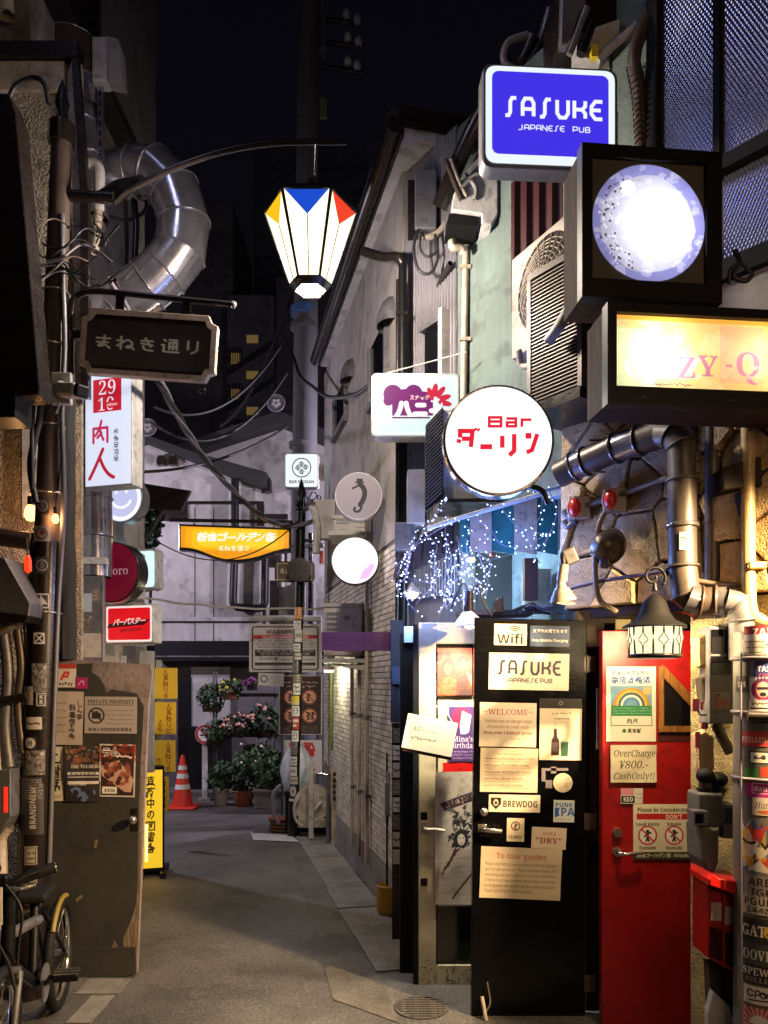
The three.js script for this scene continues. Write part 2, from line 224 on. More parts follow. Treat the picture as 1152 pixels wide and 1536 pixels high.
// ---------- artwork of every sign, poster and sticker ----------
const A = {};
A.sasuke = art(412, 310, (c, w, h) => { fillAll(c, w, h, '#eaf6ff'); c.fillStyle = '#4032e4'; c.beginPath(); c.roundRect(20, 16, w - 40, h - 46, 22); c.fill(); squareText(c, 'SASUKE', 62, 100, 35, 56, 20, 12, '#f2f6ff'); for (let i = 0; i < 60; i++) { c.fillStyle = `rgba(60,56,60,${rnd(.1, .5)})`; c.fillRect(rnd(24, w - 24), h - 30 - rnd(1) * rnd(26), rnd(1, 4), rnd(1, 2.5)); } squareText(c, 'JAPANESE', 104, 184, 14, 16, 5, 3.6, '#eef2ff'); squareText(c, 'PUB', 278, 184, 14, 16, 6, 3.6, '#eef2ff'); });
A.bubble = art(400, 400, (c, w, h) => { fillAll(c, w, h, '#8f90cc'); blot(c, w, h, 60, 'rgba(150,152,222,.5)', 10, 40); c.fillStyle = '#c3c4d6'; c.beginPath(); for (let i = 0; i < 90; i++) { const a = i / 90 * 6.283, r = 168 * (0.94 + 0.1 * fbm(i / 90, .3, 16, 3, 90)); c.lineTo(195 + Math.cos(a) * r, 205 + Math.sin(a) * r); } c.fill(); blot(c, w, h, 60, 'rgba(226,230,240,.5)', 8, 26); c.fillStyle = '#fff'; c.beginPath(); for (let i = 0; i < 120; i++) { const a = i / 120 * 6.283, r = 118 * (0.7 + 0.55 * fbm(i / 120, .7, 12, 4, 95)); c.lineTo(240 + Math.cos(a) * r, 210 + Math.sin(a) * r * 1.05); } c.fill(); blot(c, w, h, 50, 'rgba(255,255,255,.35)', 3, 16); for (let i = 0; i < 40; i++) { c.strokeStyle = `rgba(${rnd(1) < .5 ? '90,86,110' : '255,255,255'},${rnd(.15, .5)})`; c.lineWidth = rnd(.8, 2.5); const a = rnd(6.28), r = rnd(120, 178); c.beginPath(); c.arc(200, 205, r, a, a + rnd(.05, .3)); c.stroke(); } c.fillStyle = '#ffffff'; c.beginPath(); c.arc(126, 84, 27, 0, 7); c.fill(); for (let i = 0; i < 90; i++) { const a = rnd(1.9, 4.2), r = rnd(120, 180); c.fillStyle = rnd(1) < 0.5 ? '#4a4648' : '#eef0ff'; c.beginPath(); c.arc(195 + Math.cos(a) * r, 205 + Math.sin(a) * r, rnd(1.5, 5), 0, 7); c.fill(); } blot(c, w, 60, 20, 'rgba(70,50,30,.0)', 2, 4); });
A.crazyq = art(560, 230, (c, w, h) => { fillAll(c, w, h, '#f5d79a'); blot(c, w, h, 40, 'rgba(255,232,190,.5)', 12, 50); c.fillStyle = '#e6f0cf'; c.fillRect(0, 40, 130, 190); blot(c, 140, h, 60, 'rgba(214,232,196,.6)', 8, 30); c.fillStyle = '#f7c25a'; c.fillRect(0, 0, w, 14); c.save(); c.translate(0, 0); word(c, 'CRAZ', 150, 160, 88, 'rgba(255,250,246,.8)', 'bold serif'); word(c, 'Z', 226, 158, 92, '#c27fb0', 'bold serif'); word(c, 'Y', 292, 150, 92, '#c67fb0', 'bold serif'); word(c, '-', 360, 140, 80, '#cf86b4', 'bold serif'); word(c, 'Q', 420, 140, 108, '#d87fb6', 'bold serif'); c.restore(); blot(c, w, h, 26, 'rgba(255,246,225,.55)', 4, 12); c.fillStyle = 'rgba(240,150,200,.25)'; c.fillRect(330, 20, 140, 180); scribble(c, 120, 214, 60, 12, '#4a3f50', 3); scribble(c, 190, 212, 40, 12, '#a04a80', 3); });
A.hidden = art(300, 220, (c, w, h) => { fillAll(c, w, h, '#f4f8ff'); c.fillStyle = '#3a2fd8'; c.fillRect(50, 34, 250, 40); c.fillRect(50, 118, 250, 60); });
A.darling = art(360, 360, (c, w, h) => { fillAll(c, w, h, '#ffffff'); c.fillStyle = '#d3122c'; const bar = (x0, y0, x1, y1) => c.fillRect(x0, y0, x1 - x0, y1 - y0); c.strokeStyle = '#cf1730'; c.lineWidth = 9; c.lineJoin = 'miter'; c.lineCap = 'butt'; const L = (...p) => { c.beginPath(); for (let i = 0; i < p.length; i += 2) c.lineTo(p[i], p[i + 1]); c.stroke(); }; L(148, 104, 148, 134, 188, 134, 188, 104, 144, 104); L(148, 118, 188, 118); L(206, 108, 238, 108, 238, 134, 208, 134, 208, 121, 238, 121); L(258, 136, 258, 112, 290, 112); c.lineWidth = 15; L(50, 172, 50, 150, 92, 150, 86, 204); L(56, 176, 88, 176); L(48, 178, 44, 190); c.lineWidth = 8; L(98, 148, 106, 140); L(108, 150, 116, 142); c.lineWidth = 17; L(118, 203, 158, 203); c.lineWidth = 15; L(192, 166, 192, 206); L(232, 160, 232, 216, 216, 232); c.lineWidth = 19; L(270, 166, 290, 166); c.lineWidth = 14; L(310, 160, 292, 214, 274, 222); for (let i = 0; i < 50; i++) { const a = rnd(0.5, 2.6), r = rnd(140, 176); c.fillStyle = `rgba(120,112,104,${rnd(.1, .4)})`; c.fillRect(180 + Math.cos(a) * r, 180 + Math.sin(a) * r, rnd(1, 4), rnd(1, 2.5)); } });
A.honey = art(270, 196, (c, w, h) => { fillAll(c, w, h, '#cfeef0'); c.strokeStyle = '#eefcff'; c.lineWidth = 6; c.strokeRect(8, 8, w - 16, h - 16); c.fillStyle = '#6d0a68'; for (const [x, y, r] of [[62, 62, 30], [48, 84, 16], [128, 60, 28], [160, 78, 24], [100, 80, 34], [150, 104, 30]]) { c.beginPath(); c.arc(x, y, r, 0, 7); c.fill(); } c.fillRect(60, 88, 130, 44); c.fillStyle = '#c01840'; for (const [x, y, a] of [[196, 50, -1.4], [214, 56, -.9], [226, 74, -.3], [228, 92, .2], [182, 62, -1.9]]) { c.save(); c.translate(x, y); c.rotate(a); c.beginPath(); c.ellipse(0, 0, 22, 9, 0, 0, 7); c.fill(); c.restore(); } c.strokeStyle = '#eefbff'; c.lineWidth = 5; c.beginPath(); c.arc(206, 92, 12, 0, 5); c.stroke(); jp(c, 'スナック', 116, 66, 15, 2.4, { color: '#ffe9c8' }); c.strokeStyle = '#fff'; jp(c, 'ハ', 72, 84, 50, 15, { color: '#fdfcff' }); c.lineWidth = 15; c.strokeStyle = '#fdfcff'; c.beginPath(); c.moveTo(140, 98); c.lineTo(162, 98); c.moveTo(132, 126); c.lineTo(166, 126); c.moveTo(184, 116); c.lineTo(212, 116); c.stroke(); c.fillStyle = '#5d0a58'; c.fillRect(60, 136, 120, 5); });
A.niku = art(200, 420, (c, w, h) => { fillAll(c, w, h, '#dfe8ff'); c.fillStyle = '#c4152c'; c.fillRect(34, 26, 124, 122); word(c, '29', 96, 58, 72, '#eef0ff', 'serif'); word(c, '10', 90, 118, 68, '#eef0ff', 'serif'); c.fillStyle = '#c4152c'; c.beginPath(); c.ellipse(116, 122, 26, 14, 0, 0, 7); c.fill(); word(c, 'nikuto', 116, 122, 15, '#fff', 'italic serif'); jp(c, '肉', 22, 176, 88, 10, { color: '#bd1c4c' }); jp(c, '人', 12, 280, 118, 13, { color: '#b5122c' }); jp(c, '肉食居酒屋', 124, 212, 22, 2.2, { color: '#39305a', down: true, gap: 1.14 }); });
A.maneki = art(400, 210, (c, w, h) => { fillAll(c, w, h, '#2b211d'); blot(c, w, h, 60, 'rgba(70,56,46,.22)', 8, 34); creases(c, w, h, 40); jp(c, 'まねき通り', 24, 70, 60, 8.5, { color: '#dcdcca', gap: 1.2 }); });
A.smallManeki = art(150, 76, (c, w, h) => { fillAll(c, w, h, '#6b5648'); c.strokeStyle = '#d8cdb4'; c.lineWidth = 3; c.strokeRect(6, 6, w - 12, h - 12); jp(c, 'まねき通り', 14, 24, 22, 2.6, { color: '#eadfca', gap: 1.12 }); });
A.golden = art(380, 130, (c, w, h) => { fillAll(c, w, h, '#ef9a0e'); const g = [['#f6b012', 10], ['#f8c41a', 24], ['#fbd52a', 38]]; for (const [col, m] of g) { c.fillStyle = col; c.beginPath(); c.roundRect(m * 1.6, m * 0.5, w - m * 3.2, h - 30 - m, 20); c.fill(); } c.save(); c.transform(1, 0, -0.16, 1, 14, 0); jp(c, '新宿ゴールデン街', 52, 26, 33, 7, { color: '#fffbe8', gap: 1.04 }); c.restore(); jp(c, 'まねき通り', 132, 76, 20, 4, { color: '#fff0c8', gap: 1.12 }); });
A.fujisan = art(140, 140, (c, w, h) => { fillAll(c, w, h, '#eefaff'); c.strokeStyle = '#23201f'; c.lineWidth = 4; c.beginPath(); c.arc(70, 58, 40, 0, 7); c.stroke(); c.lineWidth = 4; c.save(); c.translate(70, 58); c.rotate(0.7); for (const [x, y] of [[-18, -18], [4, -20], [-20, 4], [4, 6]]) { c.beginPath(); c.moveTo(x + 15, y); c.lineTo(x, y); c.lineTo(x, y + 7); c.lineTo(x + 15, y + 7); c.lineTo(x + 15, y + 14); c.lineTo(x, y + 14); c.stroke(); } c.restore(); word(c, 'BAR FUJISAN', 70, 118, 18, '#23201f', 'bold sans-serif'); });
A.seahorse = art(180, 180, (c, w, h) => { fillAll(c, w, h, '#8f8690'); c.strokeStyle = '#1e1a20'; c.fillStyle = '#1e1a20'; c.lineWidth = 19; c.beginPath(); c.moveTo(94, 44); c.quadraticCurveTo(120, 62, 112, 92); c.quadraticCurveTo(108, 108, 96, 124); c.stroke(); c.lineWidth = 9; c.beginPath(); c.moveTo(100, 120); c.quadraticCurveTo(104, 150, 82, 152); c.quadraticCurveTo(66, 148, 76, 136); c.stroke(); c.lineWidth = 7; c.beginPath(); c.moveTo(92, 48); c.lineTo(66, 60); c.stroke(); c.fillRect(82, 22, 24, 14); c.fillRect(76, 34, 36, 5); });
A.smile = art(150, 150, (c, w, h) => { fillAll(c, w, h, '#c2c6ee'); c.strokeStyle = '#ffffff'; c.lineWidth = 13; c.beginPath(); c.arc(75, 75, 66, 0, 7); c.stroke(); c.lineWidth = 9; c.beginPath(); c.arc(75, 66, 38, 0.5, 2.6); c.stroke(); c.fillStyle = '#fff'; c.fillRect(52, 44, 8, 14); c.fillRect(90, 44, 8, 14); });
A.roro = art(180, 190, (c, w, h) => { fillAll(c, w, h, '#8c1030'); blot(c, w, h, 30, 'rgba(120,16,48,.3)', 8, 30); word(c, 'Roro', 108, 92, 34, '#e8c9d2', 'serif'); });
A.white = art(90, 130, (c, w, h) => { fillAll(c, w, h, '#d9fbff'); });
A.blue = art(60, 130, (c, w, h) => { fillAll(c, w, h, '#1f8fe0'); c.fillStyle = '#bfe8ff'; c.fillRect(0, 0, 60, 80); });
A.buster = art(170, 122, (c, w, h) => { fillAll(c, w, h, '#ffe9e4'); c.fillStyle = '#e0121c'; c.beginPath(); c.roundRect(7, 7, w - 14, h - 14, 8); c.fill(); c.save(); c.transform(1, -0.05, -0.2, 1, 14, 4); c.fillStyle = '#3a0508'; c.beginPath(); c.moveTo(6, 56); c.lineTo(160, 50); c.lineTo(140, 68); c.lineTo(4, 70); c.fill(); jp(c, 'バーバスター', 24, 42, 20, 3.4, { color: '#ffd9d4', gap: 1 }); word(c, 'BAR BUSTER', 96, 82, 14, '#4a0a0c', 'bold sans-serif'); c.restore(); });
A.moonface = art(160, 160, (c, w, h) => { fillAll(c, w, h, '#fffdff'); blot(c, w, h, 12, 'rgba(240,220,248,.6)', 8, 30); c.fillStyle = '#c79ade'; c.beginPath(); c.moveTo(106, 116); c.lineTo(138, 88); c.lineTo(150, 96); c.lineTo(128, 140); c.lineTo(96, 146); c.fill(); });
A.stand = art(84, 330, (c, w, h) => { fillAll(c, w, h, '#f3c32a'); jp(c, '真夜中の図書舎', 22, 20, 34, 4.4, { color: '#33230c', down: true, gap: 1.1 }); });
const yellowNote = (a, b) => art(70, 92, (c, w, h) => { fillAll(c, w, h, '#f2c832'); jp(c, a, b ? 40 : 26, 4, 17, 2.4, { color: '#a8521a', down: true, gap: 1.04 }); if (b) jp(c, b, 12, 50, 17, 2.4, { color: '#a8521a', down: true }); });
A.note1 = yellowNote('人見知りの'); A.note2 = yellowNote('人見知りに', 'よる'); A.note3 = yellowNote('人見知りの', 'ため');
A.warning = art(220, 164, (c, w, h) => { fillAll(c, w, h, '#cfc6c4'); c.strokeStyle = '#2c2626'; c.lineWidth = 4; c.beginPath(); c.roundRect(10, 10, w - 20, h - 18, 8); c.stroke(); word(c, 'WARNING', 100, 26, 20, '#5b2026', 'bold sans-serif'); c.fillStyle = '#c22a34'; c.fillRect(12, 38, w - 24, 12); word(c, 'SECURITY CAMERAS IN USE', 110, 44, 11, '#f2e8e6', 'bold sans-serif'); ['SMOKING, DRINKING, USING DRUGS,', 'OR PAINTING / DRAWING GRAFFITI ARE', 'PROHIBITED ON GOLDEN GAI ALLEYS'].forEach((t, i) => word(c, t, 110, 58 + i * 11, 10, '#2c2626', 'sans-serif', 'center', 190)); c.fillStyle = '#26201f'; c.fillRect(18, 88, w - 36, 22); word(c, 'ALL OFFENDERS WILL BE PROSECUTED', 110, 94, 10, '#e6dcd8', 'sans-serif', 'center', 180); word(c, 'TO THE FULL EXTENT OF THE LAW', 110, 104, 10, '#e6dcd8', 'sans-serif', 'center', 170); jp(c, 'ゴールデン街', 30, 114, 9, 1.3, { color: '#2c2626' }); scribble(c, 96, 122, 100, 8, '#3a3232', 1.3); c.fillStyle = '#26201f'; c.fillRect(18, 132, w - 36, 10); scribble(c, 24, 139, 170, 7, '#d8cfcc', 1); scribble(c, 30, 150, 160, 6, '#554b4b', 1); });
A.smallNotice = art(80, 40, (c, w, h) => { fillAll(c, w, h, '#cdc6c6'); c.strokeStyle = '#222'; c.lineWidth = 3; c.beginPath(); c.arc(18, 18, 10, 0, 7); c.stroke(); c.fillRect(13, 15, 10, 7); for (let i = 0; i < 3; i++) scribble(c, 34, 12 + i * 9, 40, 5, '#666', 1); });
A.rules = art(126, 180, (c, w, h) => { fillAll(c, w, h, '#3c2722'); c.strokeStyle = '#b6aca2'; c.lineWidth = 6; c.strokeRect(0, 0, w, h); scribble(c, 14, 22, 100, 9, '#e8dccf', 1.6); scribble(c, 22, 34, 84, 9, '#e8dccf', 1.6); for (const [x, y] of [[36, 66], [90, 66], [36, 122], [90, 122]]) { c.fillStyle = '#e6a98c'; c.beginPath(); c.arc(x, y, 22, 0, 7); c.fill(); figure(c, x - 4, y, 15, '#33201a'); if (y > 100) figure(c, x + 9, y, 15, '#33201a'); noBar(c, x, y, 20, 2.4, '#8c2d22'); } for (let i = 0; i < 3; i++) scribble(c, 14, 156 + i * 7, 98, 5, '#c9b9a8', 1); });
A.parking = art(120, 100, (c, w, h) => { fillAll(c, w, h, '#d6cccb'); jp(c, '駐輪', 14, 8, 40, 6.5, { color: '#c22a2e', gap: 1.12 }); jp(c, '禁止', 14, 54, 40, 6.5, { color: '#c22a2e', gap: 1.12 }); });
A.nosmoke = art(90, 90, (c, w, h) => { fillAll(c, w, h, '#b81a26'); c.fillStyle = '#f0e6e2'; c.beginPath(); c.arc(45, 45, 34, 0, 7); c.fill(); c.strokeStyle = '#26201f'; c.lineWidth = 8; c.beginPath(); c.moveTo(26, 50); c.lineTo(62, 50); c.stroke(); c.lineWidth = 3; c.beginPath(); c.arc(62, 34, 8, 1, 5); c.stroke(); c.strokeStyle = '#b81a26'; c.lineWidth = 8; c.beginPath(); c.moveTo(20, 20); c.lineTo(70, 70); c.stroke(); });
A.cremaster = art(220, 60, (c, w, h) => { fillAll(c, w, h, '#560f4a'); word(c, 'CREMASTER', 108, 30, 34, '#2c0526', 'serif', 'center', 196); });
// the black door
A.wifi = art(104, 74, (c, w, h) => { fillAll(c, w, h, '#e9dccb'); word(c, 'Wifi', 52, 52, 44, '#17130f', 'bold sans-serif'); c.strokeStyle = '#17130f'; c.lineWidth = 4; for (const r of [8, 15, 22]) { c.beginPath(); c.arc(66, 30, r, -2.4, -0.75); c.stroke(); } });
A.charging = art(124, 72, (c, w, h) => { fillAll(c, w, h, '#31496f'); jp(c, 'スマホ充電できます', 8, 12, 12, 2, { color: '#f3e9d8', gap: 1.02 }); word(c, 'Free Mobile Charging', 62, 50, 13, '#f0e6d4', 'bold sans-serif', 'center', 114); });
A.sasukePaper = art(244, 116, (c, w, h) => { fillAll(c, w, h, '#e6d9c6'); squareText(c, 'SASUKE', 28, 26, 21, 40, 13, 7, '#262237'); squareText(c, 'JAPANESE', 50, 80, 9, 12, 4, 2.4, '#2a2636'); squareText(c, 'PUB', 158, 80, 9, 12, 4, 2.4, '#2a2636'); });
A.welcome = art(176, 140, (c, w, h) => { fillAll(c, w, h, '#dccdb8'); creases(c, w, h, 26); word(c, '~WELCOME~', 88, 30, 24, '#8f2a22', 'serif'); word(c, 'Tourists are no charge today', 88, 58, 13, '#4a2a22', 'italic serif', 'center', 150); word(c, 'Payment is cash only', 88, 76, 13, '#7a2a22', 'italic serif'); word(c, 'Please order 1 drink per person', 88, 95, 13, '#6a241e', 'bold serif', 'center', 152); scribble(c, 96, 116, 50, 9, '#6a5a48', 1.4); });
A.bottle = art(132, 188, (c, w, h) => { fillAll(c, w, h, '#d9cbb2'); c.fillStyle = '#1c1512'; c.fillRect(0, 0, w, 30); c.strokeStyle = '#b9a68a'; c.lineWidth = 2; c.beginPath(); c.arc(66, 14, 5, 0, 7); c.stroke(); scribble(c, 40, 46, 60, 10, '#3c4a36', 1.8); scribble(c, 46, 62, 44, 6, '#222', 1.4); for (let i = 0; i < 4; i++) scribble(c, 44, 72 + i * 6, 46, 4, '#7a6d5c', 0.8); c.fillStyle = '#2c1712'; c.beginPath(); c.moveTo(45, 92); c.lineTo(54, 92); c.lineTo(55, 116); c.lineTo(62, 128); c.lineTo(62, 174); c.lineTo(37, 174); c.lineTo(37, 128); c.lineTo(44, 116); c.fill(); c.fillStyle = '#5d4a58'; c.fillRect(40, 134, 19, 28); c.fillStyle = '#27503a'; c.beginPath(); c.moveTo(66, 130); c.lineTo(92, 130); c.lineTo(89, 176); c.lineTo(68, 176); c.fill(); c.fillStyle = '#8fa894'; c.fillRect(66, 128, 26, 5); scribble(c, 8, 126, 22, 5, '#444', 1); });
A.menu = art(176, 144, (c, w, h) => { fillAll(c, w, h, '#cdbda5'); creases(c, w, h, 20); scribble(c, 40, 20, 90, 7, '#4a3f34', 1); ['(Nuruwari Lemon Sour)', '(Yuzu Wine Soda)', '(Matcha Gin Tonic)', '(Royal Punch)', '(Royal Coffee)'].forEach((t, i) => { const y = 36 + i * 22; scribble(c, 14, y, 46, 8, '#352c24', 1.4); word(c, t, 64, y - 2, 11, '#352c24', 'sans-serif', 'left', 100); c.strokeStyle = '#6d5f50'; c.lineWidth = 1.2; c.beginPath(); c.moveTo(12, y + 8); c.lineTo(w - 20, y + 6); c.stroke(); }); });
A.disc = art(60, 60, (c, w, h) => { fillAll(c, w, h, '#d6c8ab'); blot(c, w, h, 14, 'rgba(140,125,98,.35)', 2, 8); });
A.brewdog = art(160, 56, (c, w, h) => { fillAll(c, w, h, '#dccfba'); word(c, 'BREWDOG', 98, 30, 28, '#171310', 'bold sans-serif', 'center', 110); c.fillStyle = '#171310'; c.beginPath(); c.moveTo(6, 10); c.lineTo(38, 10); c.lineTo(38, 30); c.lineTo(22, 48); c.lineTo(6, 30); c.fill(); c.fillStyle = '#dccfba'; c.beginPath(); c.ellipse(22, 26, 8, 11, 0, 0, 7); c.fill(); c.fillStyle = '#171310'; c.fillRect(18, 22, 8, 10); });
A.ipa = art(64, 70, (c, w, h) => { fillAll(c, w, h, '#cfd2cc'); word(c, 'PUNK', 32, 14, 20, '#1d55a8', 'bold sans-serif'); word(c, 'IPA', 36, 38, 36, '#1d55a8', 'bold sans-serif'); c.fillStyle = '#1d55a8'; c.fillRect(4, 26, 8, 28); scribble(c, 6, 62, 50, 4, '#55667a', 1); });
A.yebisu = art(54, 72, (c, w, h) => { fillAll(c, w, h, '#d8c8ac'); c.strokeStyle = '#3a2a1c'; c.lineWidth = 3; c.beginPath(); c.arc(27, 24, 13, 0, 7); c.stroke(); blot(c, 1, 1, 0, '#000', 1, 1); figure(c, 27, 26, 14, '#4a3524'); word(c, 'YEBISU', 27, 58, 13, '#2c1d12', 'bold serif', 'center', 46); });
A.dry = art(106, 68, (c, w, h) => { fillAll(c, w, h, '#d4c3ac'); word(c, 'SUPER', 53, 20, 13, '#8f2a22', 'italic serif'); word(c, '"DRY"', 53, 42, 26, '#8a2620', 'bold serif', 'center', 84); });
A.guides = art(250, 162, (c, w, h) => { fillAll(c, w, h, '#cdbba0'); creases(c, w, h, 30); word(c, 'To tour guides', 125, 28, 24, '#9c2f22', 'sans-serif'); ['Please stop letting many people into the bar together', 'just to take pictures. This is a private space. It’s', 'annoying and worrying for us and our customers.', 'If there is no improvement, we will take strict action.', 'So be guides who enjoy business peace and quiet.', 'Thank you for your understanding.'].forEach((t, i) => word(c, t, 14, 54 + i * 17, 12, '#4a3c2e', 'sans-serif', 'left', i === 5 ? 150 : 222)); });
// the white door
A.photo = art(110, 160, (c, w, h) => { fillAll(c, w, h, '#5c2414'); blot(c, w, h, 26, 'rgba(150,60,24,.5)', 8, 30); c.fillStyle = '#c8481e'; c.fillRect(0, 0, w, 14); c.fillStyle = '#2a120c'; c.beginPath(); c.ellipse(34, 66, 22, 30, 0, 0, 7); c.fill(); c.fillStyle = '#a84a22'; c.beginPath(); c.ellipse(34, 72, 14, 20, 0, 0, 7); c.fill(); c.fillStyle = '#d8471c'; c.beginPath(); c.moveTo(0, 160); c.lineTo(4, 104); c.lineTo(34, 94); c.lineTo(62, 108); c.lineTo(84, 160); c.fill(); c.fillStyle = '#2b120b'; c.beginPath(); c.ellipse(80, 48, 17, 21, 0, 0, 7); c.fill(); c.fillStyle = '#b8562a'; c.beginPath(); c.ellipse(82, 56, 12, 17, 0.2, 0, 7); c.fill(); c.fillStyle = '#3a2016'; c.beginPath(); c.moveTo(60, 160); c.lineTo(62, 92); c.lineTo(84, 76); c.lineTo(110, 90); c.lineTo(110, 160); c.fill(); c.fillStyle = '#e0b466'; c.beginPath(); c.moveTo(92, 80); c.lineTo(108, 92); c.lineTo(108, 130); c.fill(); for (const [x, y] of [[28, 68], [40, 68], [77, 53], [88, 55]]) { c.fillStyle = '#32130a'; c.fillRect(x, y, 4, 2.5); } blot(c, w, h, 260, 'rgba(64,20,10,.22)', 2, 9); blot(c, w, h, 120, 'rgba(214,90,36,.2)', 2, 7); });
A.birthday = art(90, 168, (c, w, h) => { fillAll(c, w, h, '#43205e'); blot(c, w, h, 16, 'rgba(90,50,120,.4)', 8, 26); c.fillStyle = '#8c1c46'; c.beginPath(); c.ellipse(40, 34, 30, 32, 0, 0, 7); c.fill(); c.fillStyle = '#e8dfe6'; c.beginPath(); c.moveTo(44, 12); c.lineTo(74, 26); c.lineTo(66, 78); c.lineTo(40, 92); c.lineTo(36, 60); c.fill(); c.fillStyle = '#43205e'; c.fillRect(0, 84, w, 40); word(c, 'Mina\'s', 46, 100, 22, '#e9dfe9', 'serif'); word(c, 'Birthday', 48, 120, 22, '#e9dfe9', 'serif', 'center', 84); for (let i = 0; i < 3; i++) scribble(c, 8, 138 + i * 10, 70, 7, '#c8bdd2', 1.3); });
A.torn = art(130, 420, (c, w, h) => { fillAll(c, w, h, '#cfc5b4'); blot(c, w, 70, 22, 'rgba(190,150,110,.3)', 3, 12); blot(c, w, h, 60, 'rgba(150,140,126,.25)', 4, 22); c.fillStyle = '#2a1a22'; c.beginPath(); c.moveTo(14, 100); c.lineTo(130, 58); c.lineTo(130, 88); c.lineTo(30, 124); c.fill(); for (let i = 0; i < 70; i++) { c.fillStyle = ['#8a6a5a', '#c9b8a4', '#4a2a2c', '#6a7484'][i % 4]; const t = rnd(1); c.fillRect(20 + t * 108, 110 - t * 40 + rnd(-12, 10), rnd(2, 7), rnd(2, 8)); } for (let i = 0; i < 46; i++) { c.fillStyle = ['#15171b', '#22242a', '#cfc6b4', '#5d5a58'][i % 4]; const x = rnd(44, 128), y = rnd(120, 226); c.beginPath(); c.moveTo(x, y); for (let k = 0; k < 5; k++) c.lineTo(x + rnd(-20, 20), y + rnd(-22, 22)); c.fill(); } c.fillStyle = '#16161a'; c.beginPath(); c.ellipse(78, 214, 22, 32, 0.1, 0, 7); c.fill(); c.fillStyle = '#d6cbb8'; c.beginPath(); c.ellipse(80, 214, 12, 18, 0, 0, 7); c.fill(); c.fillStyle = '#2a2422'; c.fillRect(73, 208, 5, 2.5); c.fillRect(83, 208, 5, 2.5); c.fillRect(77, 224, 7, 2); c.strokeStyle = '#c2b8a6'; c.lineWidth = 26; c.beginPath(); c.moveTo(70, 250); c.lineTo(110, 262); c.stroke(); for (let i = 0; i < 26; i++) { c.strokeStyle = ['#3a1418', '#5d2420', '#241a1c'][i % 3]; c.lineWidth = rnd(2, 5); const t = rnd(1); c.beginPath(); c.moveTo(70 - t * 46 + rnd(-6, 6), 236 + t * 80 + rnd(-6, 6)); c.lineTo(62 - t * 46, 252 + t * 80); c.stroke(); } c.strokeStyle = '#3a1c1c'; c.lineWidth = 5; c.beginPath(); c.moveTo(128, 304); c.quadraticCurveTo(96, 340, 54, 400); c.stroke(); creases(c, w, h, 120); for (let i = 0; i < 90; i++) { c.strokeStyle = `rgba(70,58,46,${rnd(.06, .3)})`; c.lineWidth = rnd(.5, 1.5); const y = rnd(240, 415); c.beginPath(); c.moveTo(rnd(70), y); c.lineTo(rnd(60, 130), y + rnd(-8, 8)); c.stroke(); } });
A.hung = art(170, 116, (c, w, h) => { fillAll(c, w, h, '#efe6c8'); word(c, 'All', 36, 44, 20, '#3a3326', 'italic serif'); scribble(c, 60, 48, 44, 10, '#6a604a', 1.6); scribble(c, 26, 76, 90, 12, '#3a3326', 2.2); });
// the red door
A.rainbow = art(150, 226, (c, w, h) => { fillAll(c, w, h, '#e2dccb'); jp(c, '飲食店等感染防止', 18, 12, 13, 2, { color: '#4a5c86', gap: 1.1 }); jp(c, '徹底点検済', 16, 30, 21, 3.4, { color: '#33529c', gap: 1.14 }); c.fillStyle = '#6f9cb8'; c.fillRect(12, 58, 126, 60); const cols = ['#c9872c', '#d8b24a', '#2c5a6a', '#e8e2d0', '#4f86b8']; cols.forEach((q, i) => { c.strokeStyle = q; c.lineWidth = 8; c.beginPath(); c.arc(76, 118, 50 - i * 7, Math.PI, 0); c.stroke(); }); c.fillStyle = '#d9b070'; c.fillRect(112, 62, 22, 22); c.fillStyle = '#1f7d46'; c.fillRect(14, 118, 124, 30); for (let i = 0; i < 3; i++) scribble(c, 20, 126 + i * 8, 112, 5, '#d7ead6', 1); c.strokeStyle = '#1f5f3c'; c.lineWidth = 2; c.strokeRect(14, 148, 124, 30); jp(c, '如月', 62, 156, 17, 2, { color: '#4a463c' }); c.fillStyle = '#1f6a38'; c.beginPath(); c.arc(54, 194, 6, 0, 7); c.fill(); jp(c, '東京都', 64, 187, 13, 2, { color: '#33302a' }); });
A.overcharge = art(140, 116, (c, w, h) => { fillAll(c, w, h, '#dbcfb2'); creases(c, w, h, 20); word(c, 'OverCharge', 72, 26, 28, '#1c1712', 'italic serif', 'center', 128); word(c, '¥800.-', 68, 60, 32, '#1c1712', 'italic serif'); word(c, 'CashOnly!!', 70, 96, 28, '#1c1712', 'italic serif', 'center', 126); });
A.tinySticker = art(70, 44, (c, w, h) => { fillAll(c, w, h, '#d7cfc2'); c.fillStyle = '#d58a9c'; c.fillRect(0, 0, 42, 20); c.fillStyle = '#1c1820'; c.fillRect(2, 22, 42, 20); word(c, 'KED', 24, 32, 17, '#eee', 'bold sans-serif'); scribble(c, 48, 16, 18, 5, '#555', 1); scribble(c, 48, 28, 18, 5, '#555', 1); });
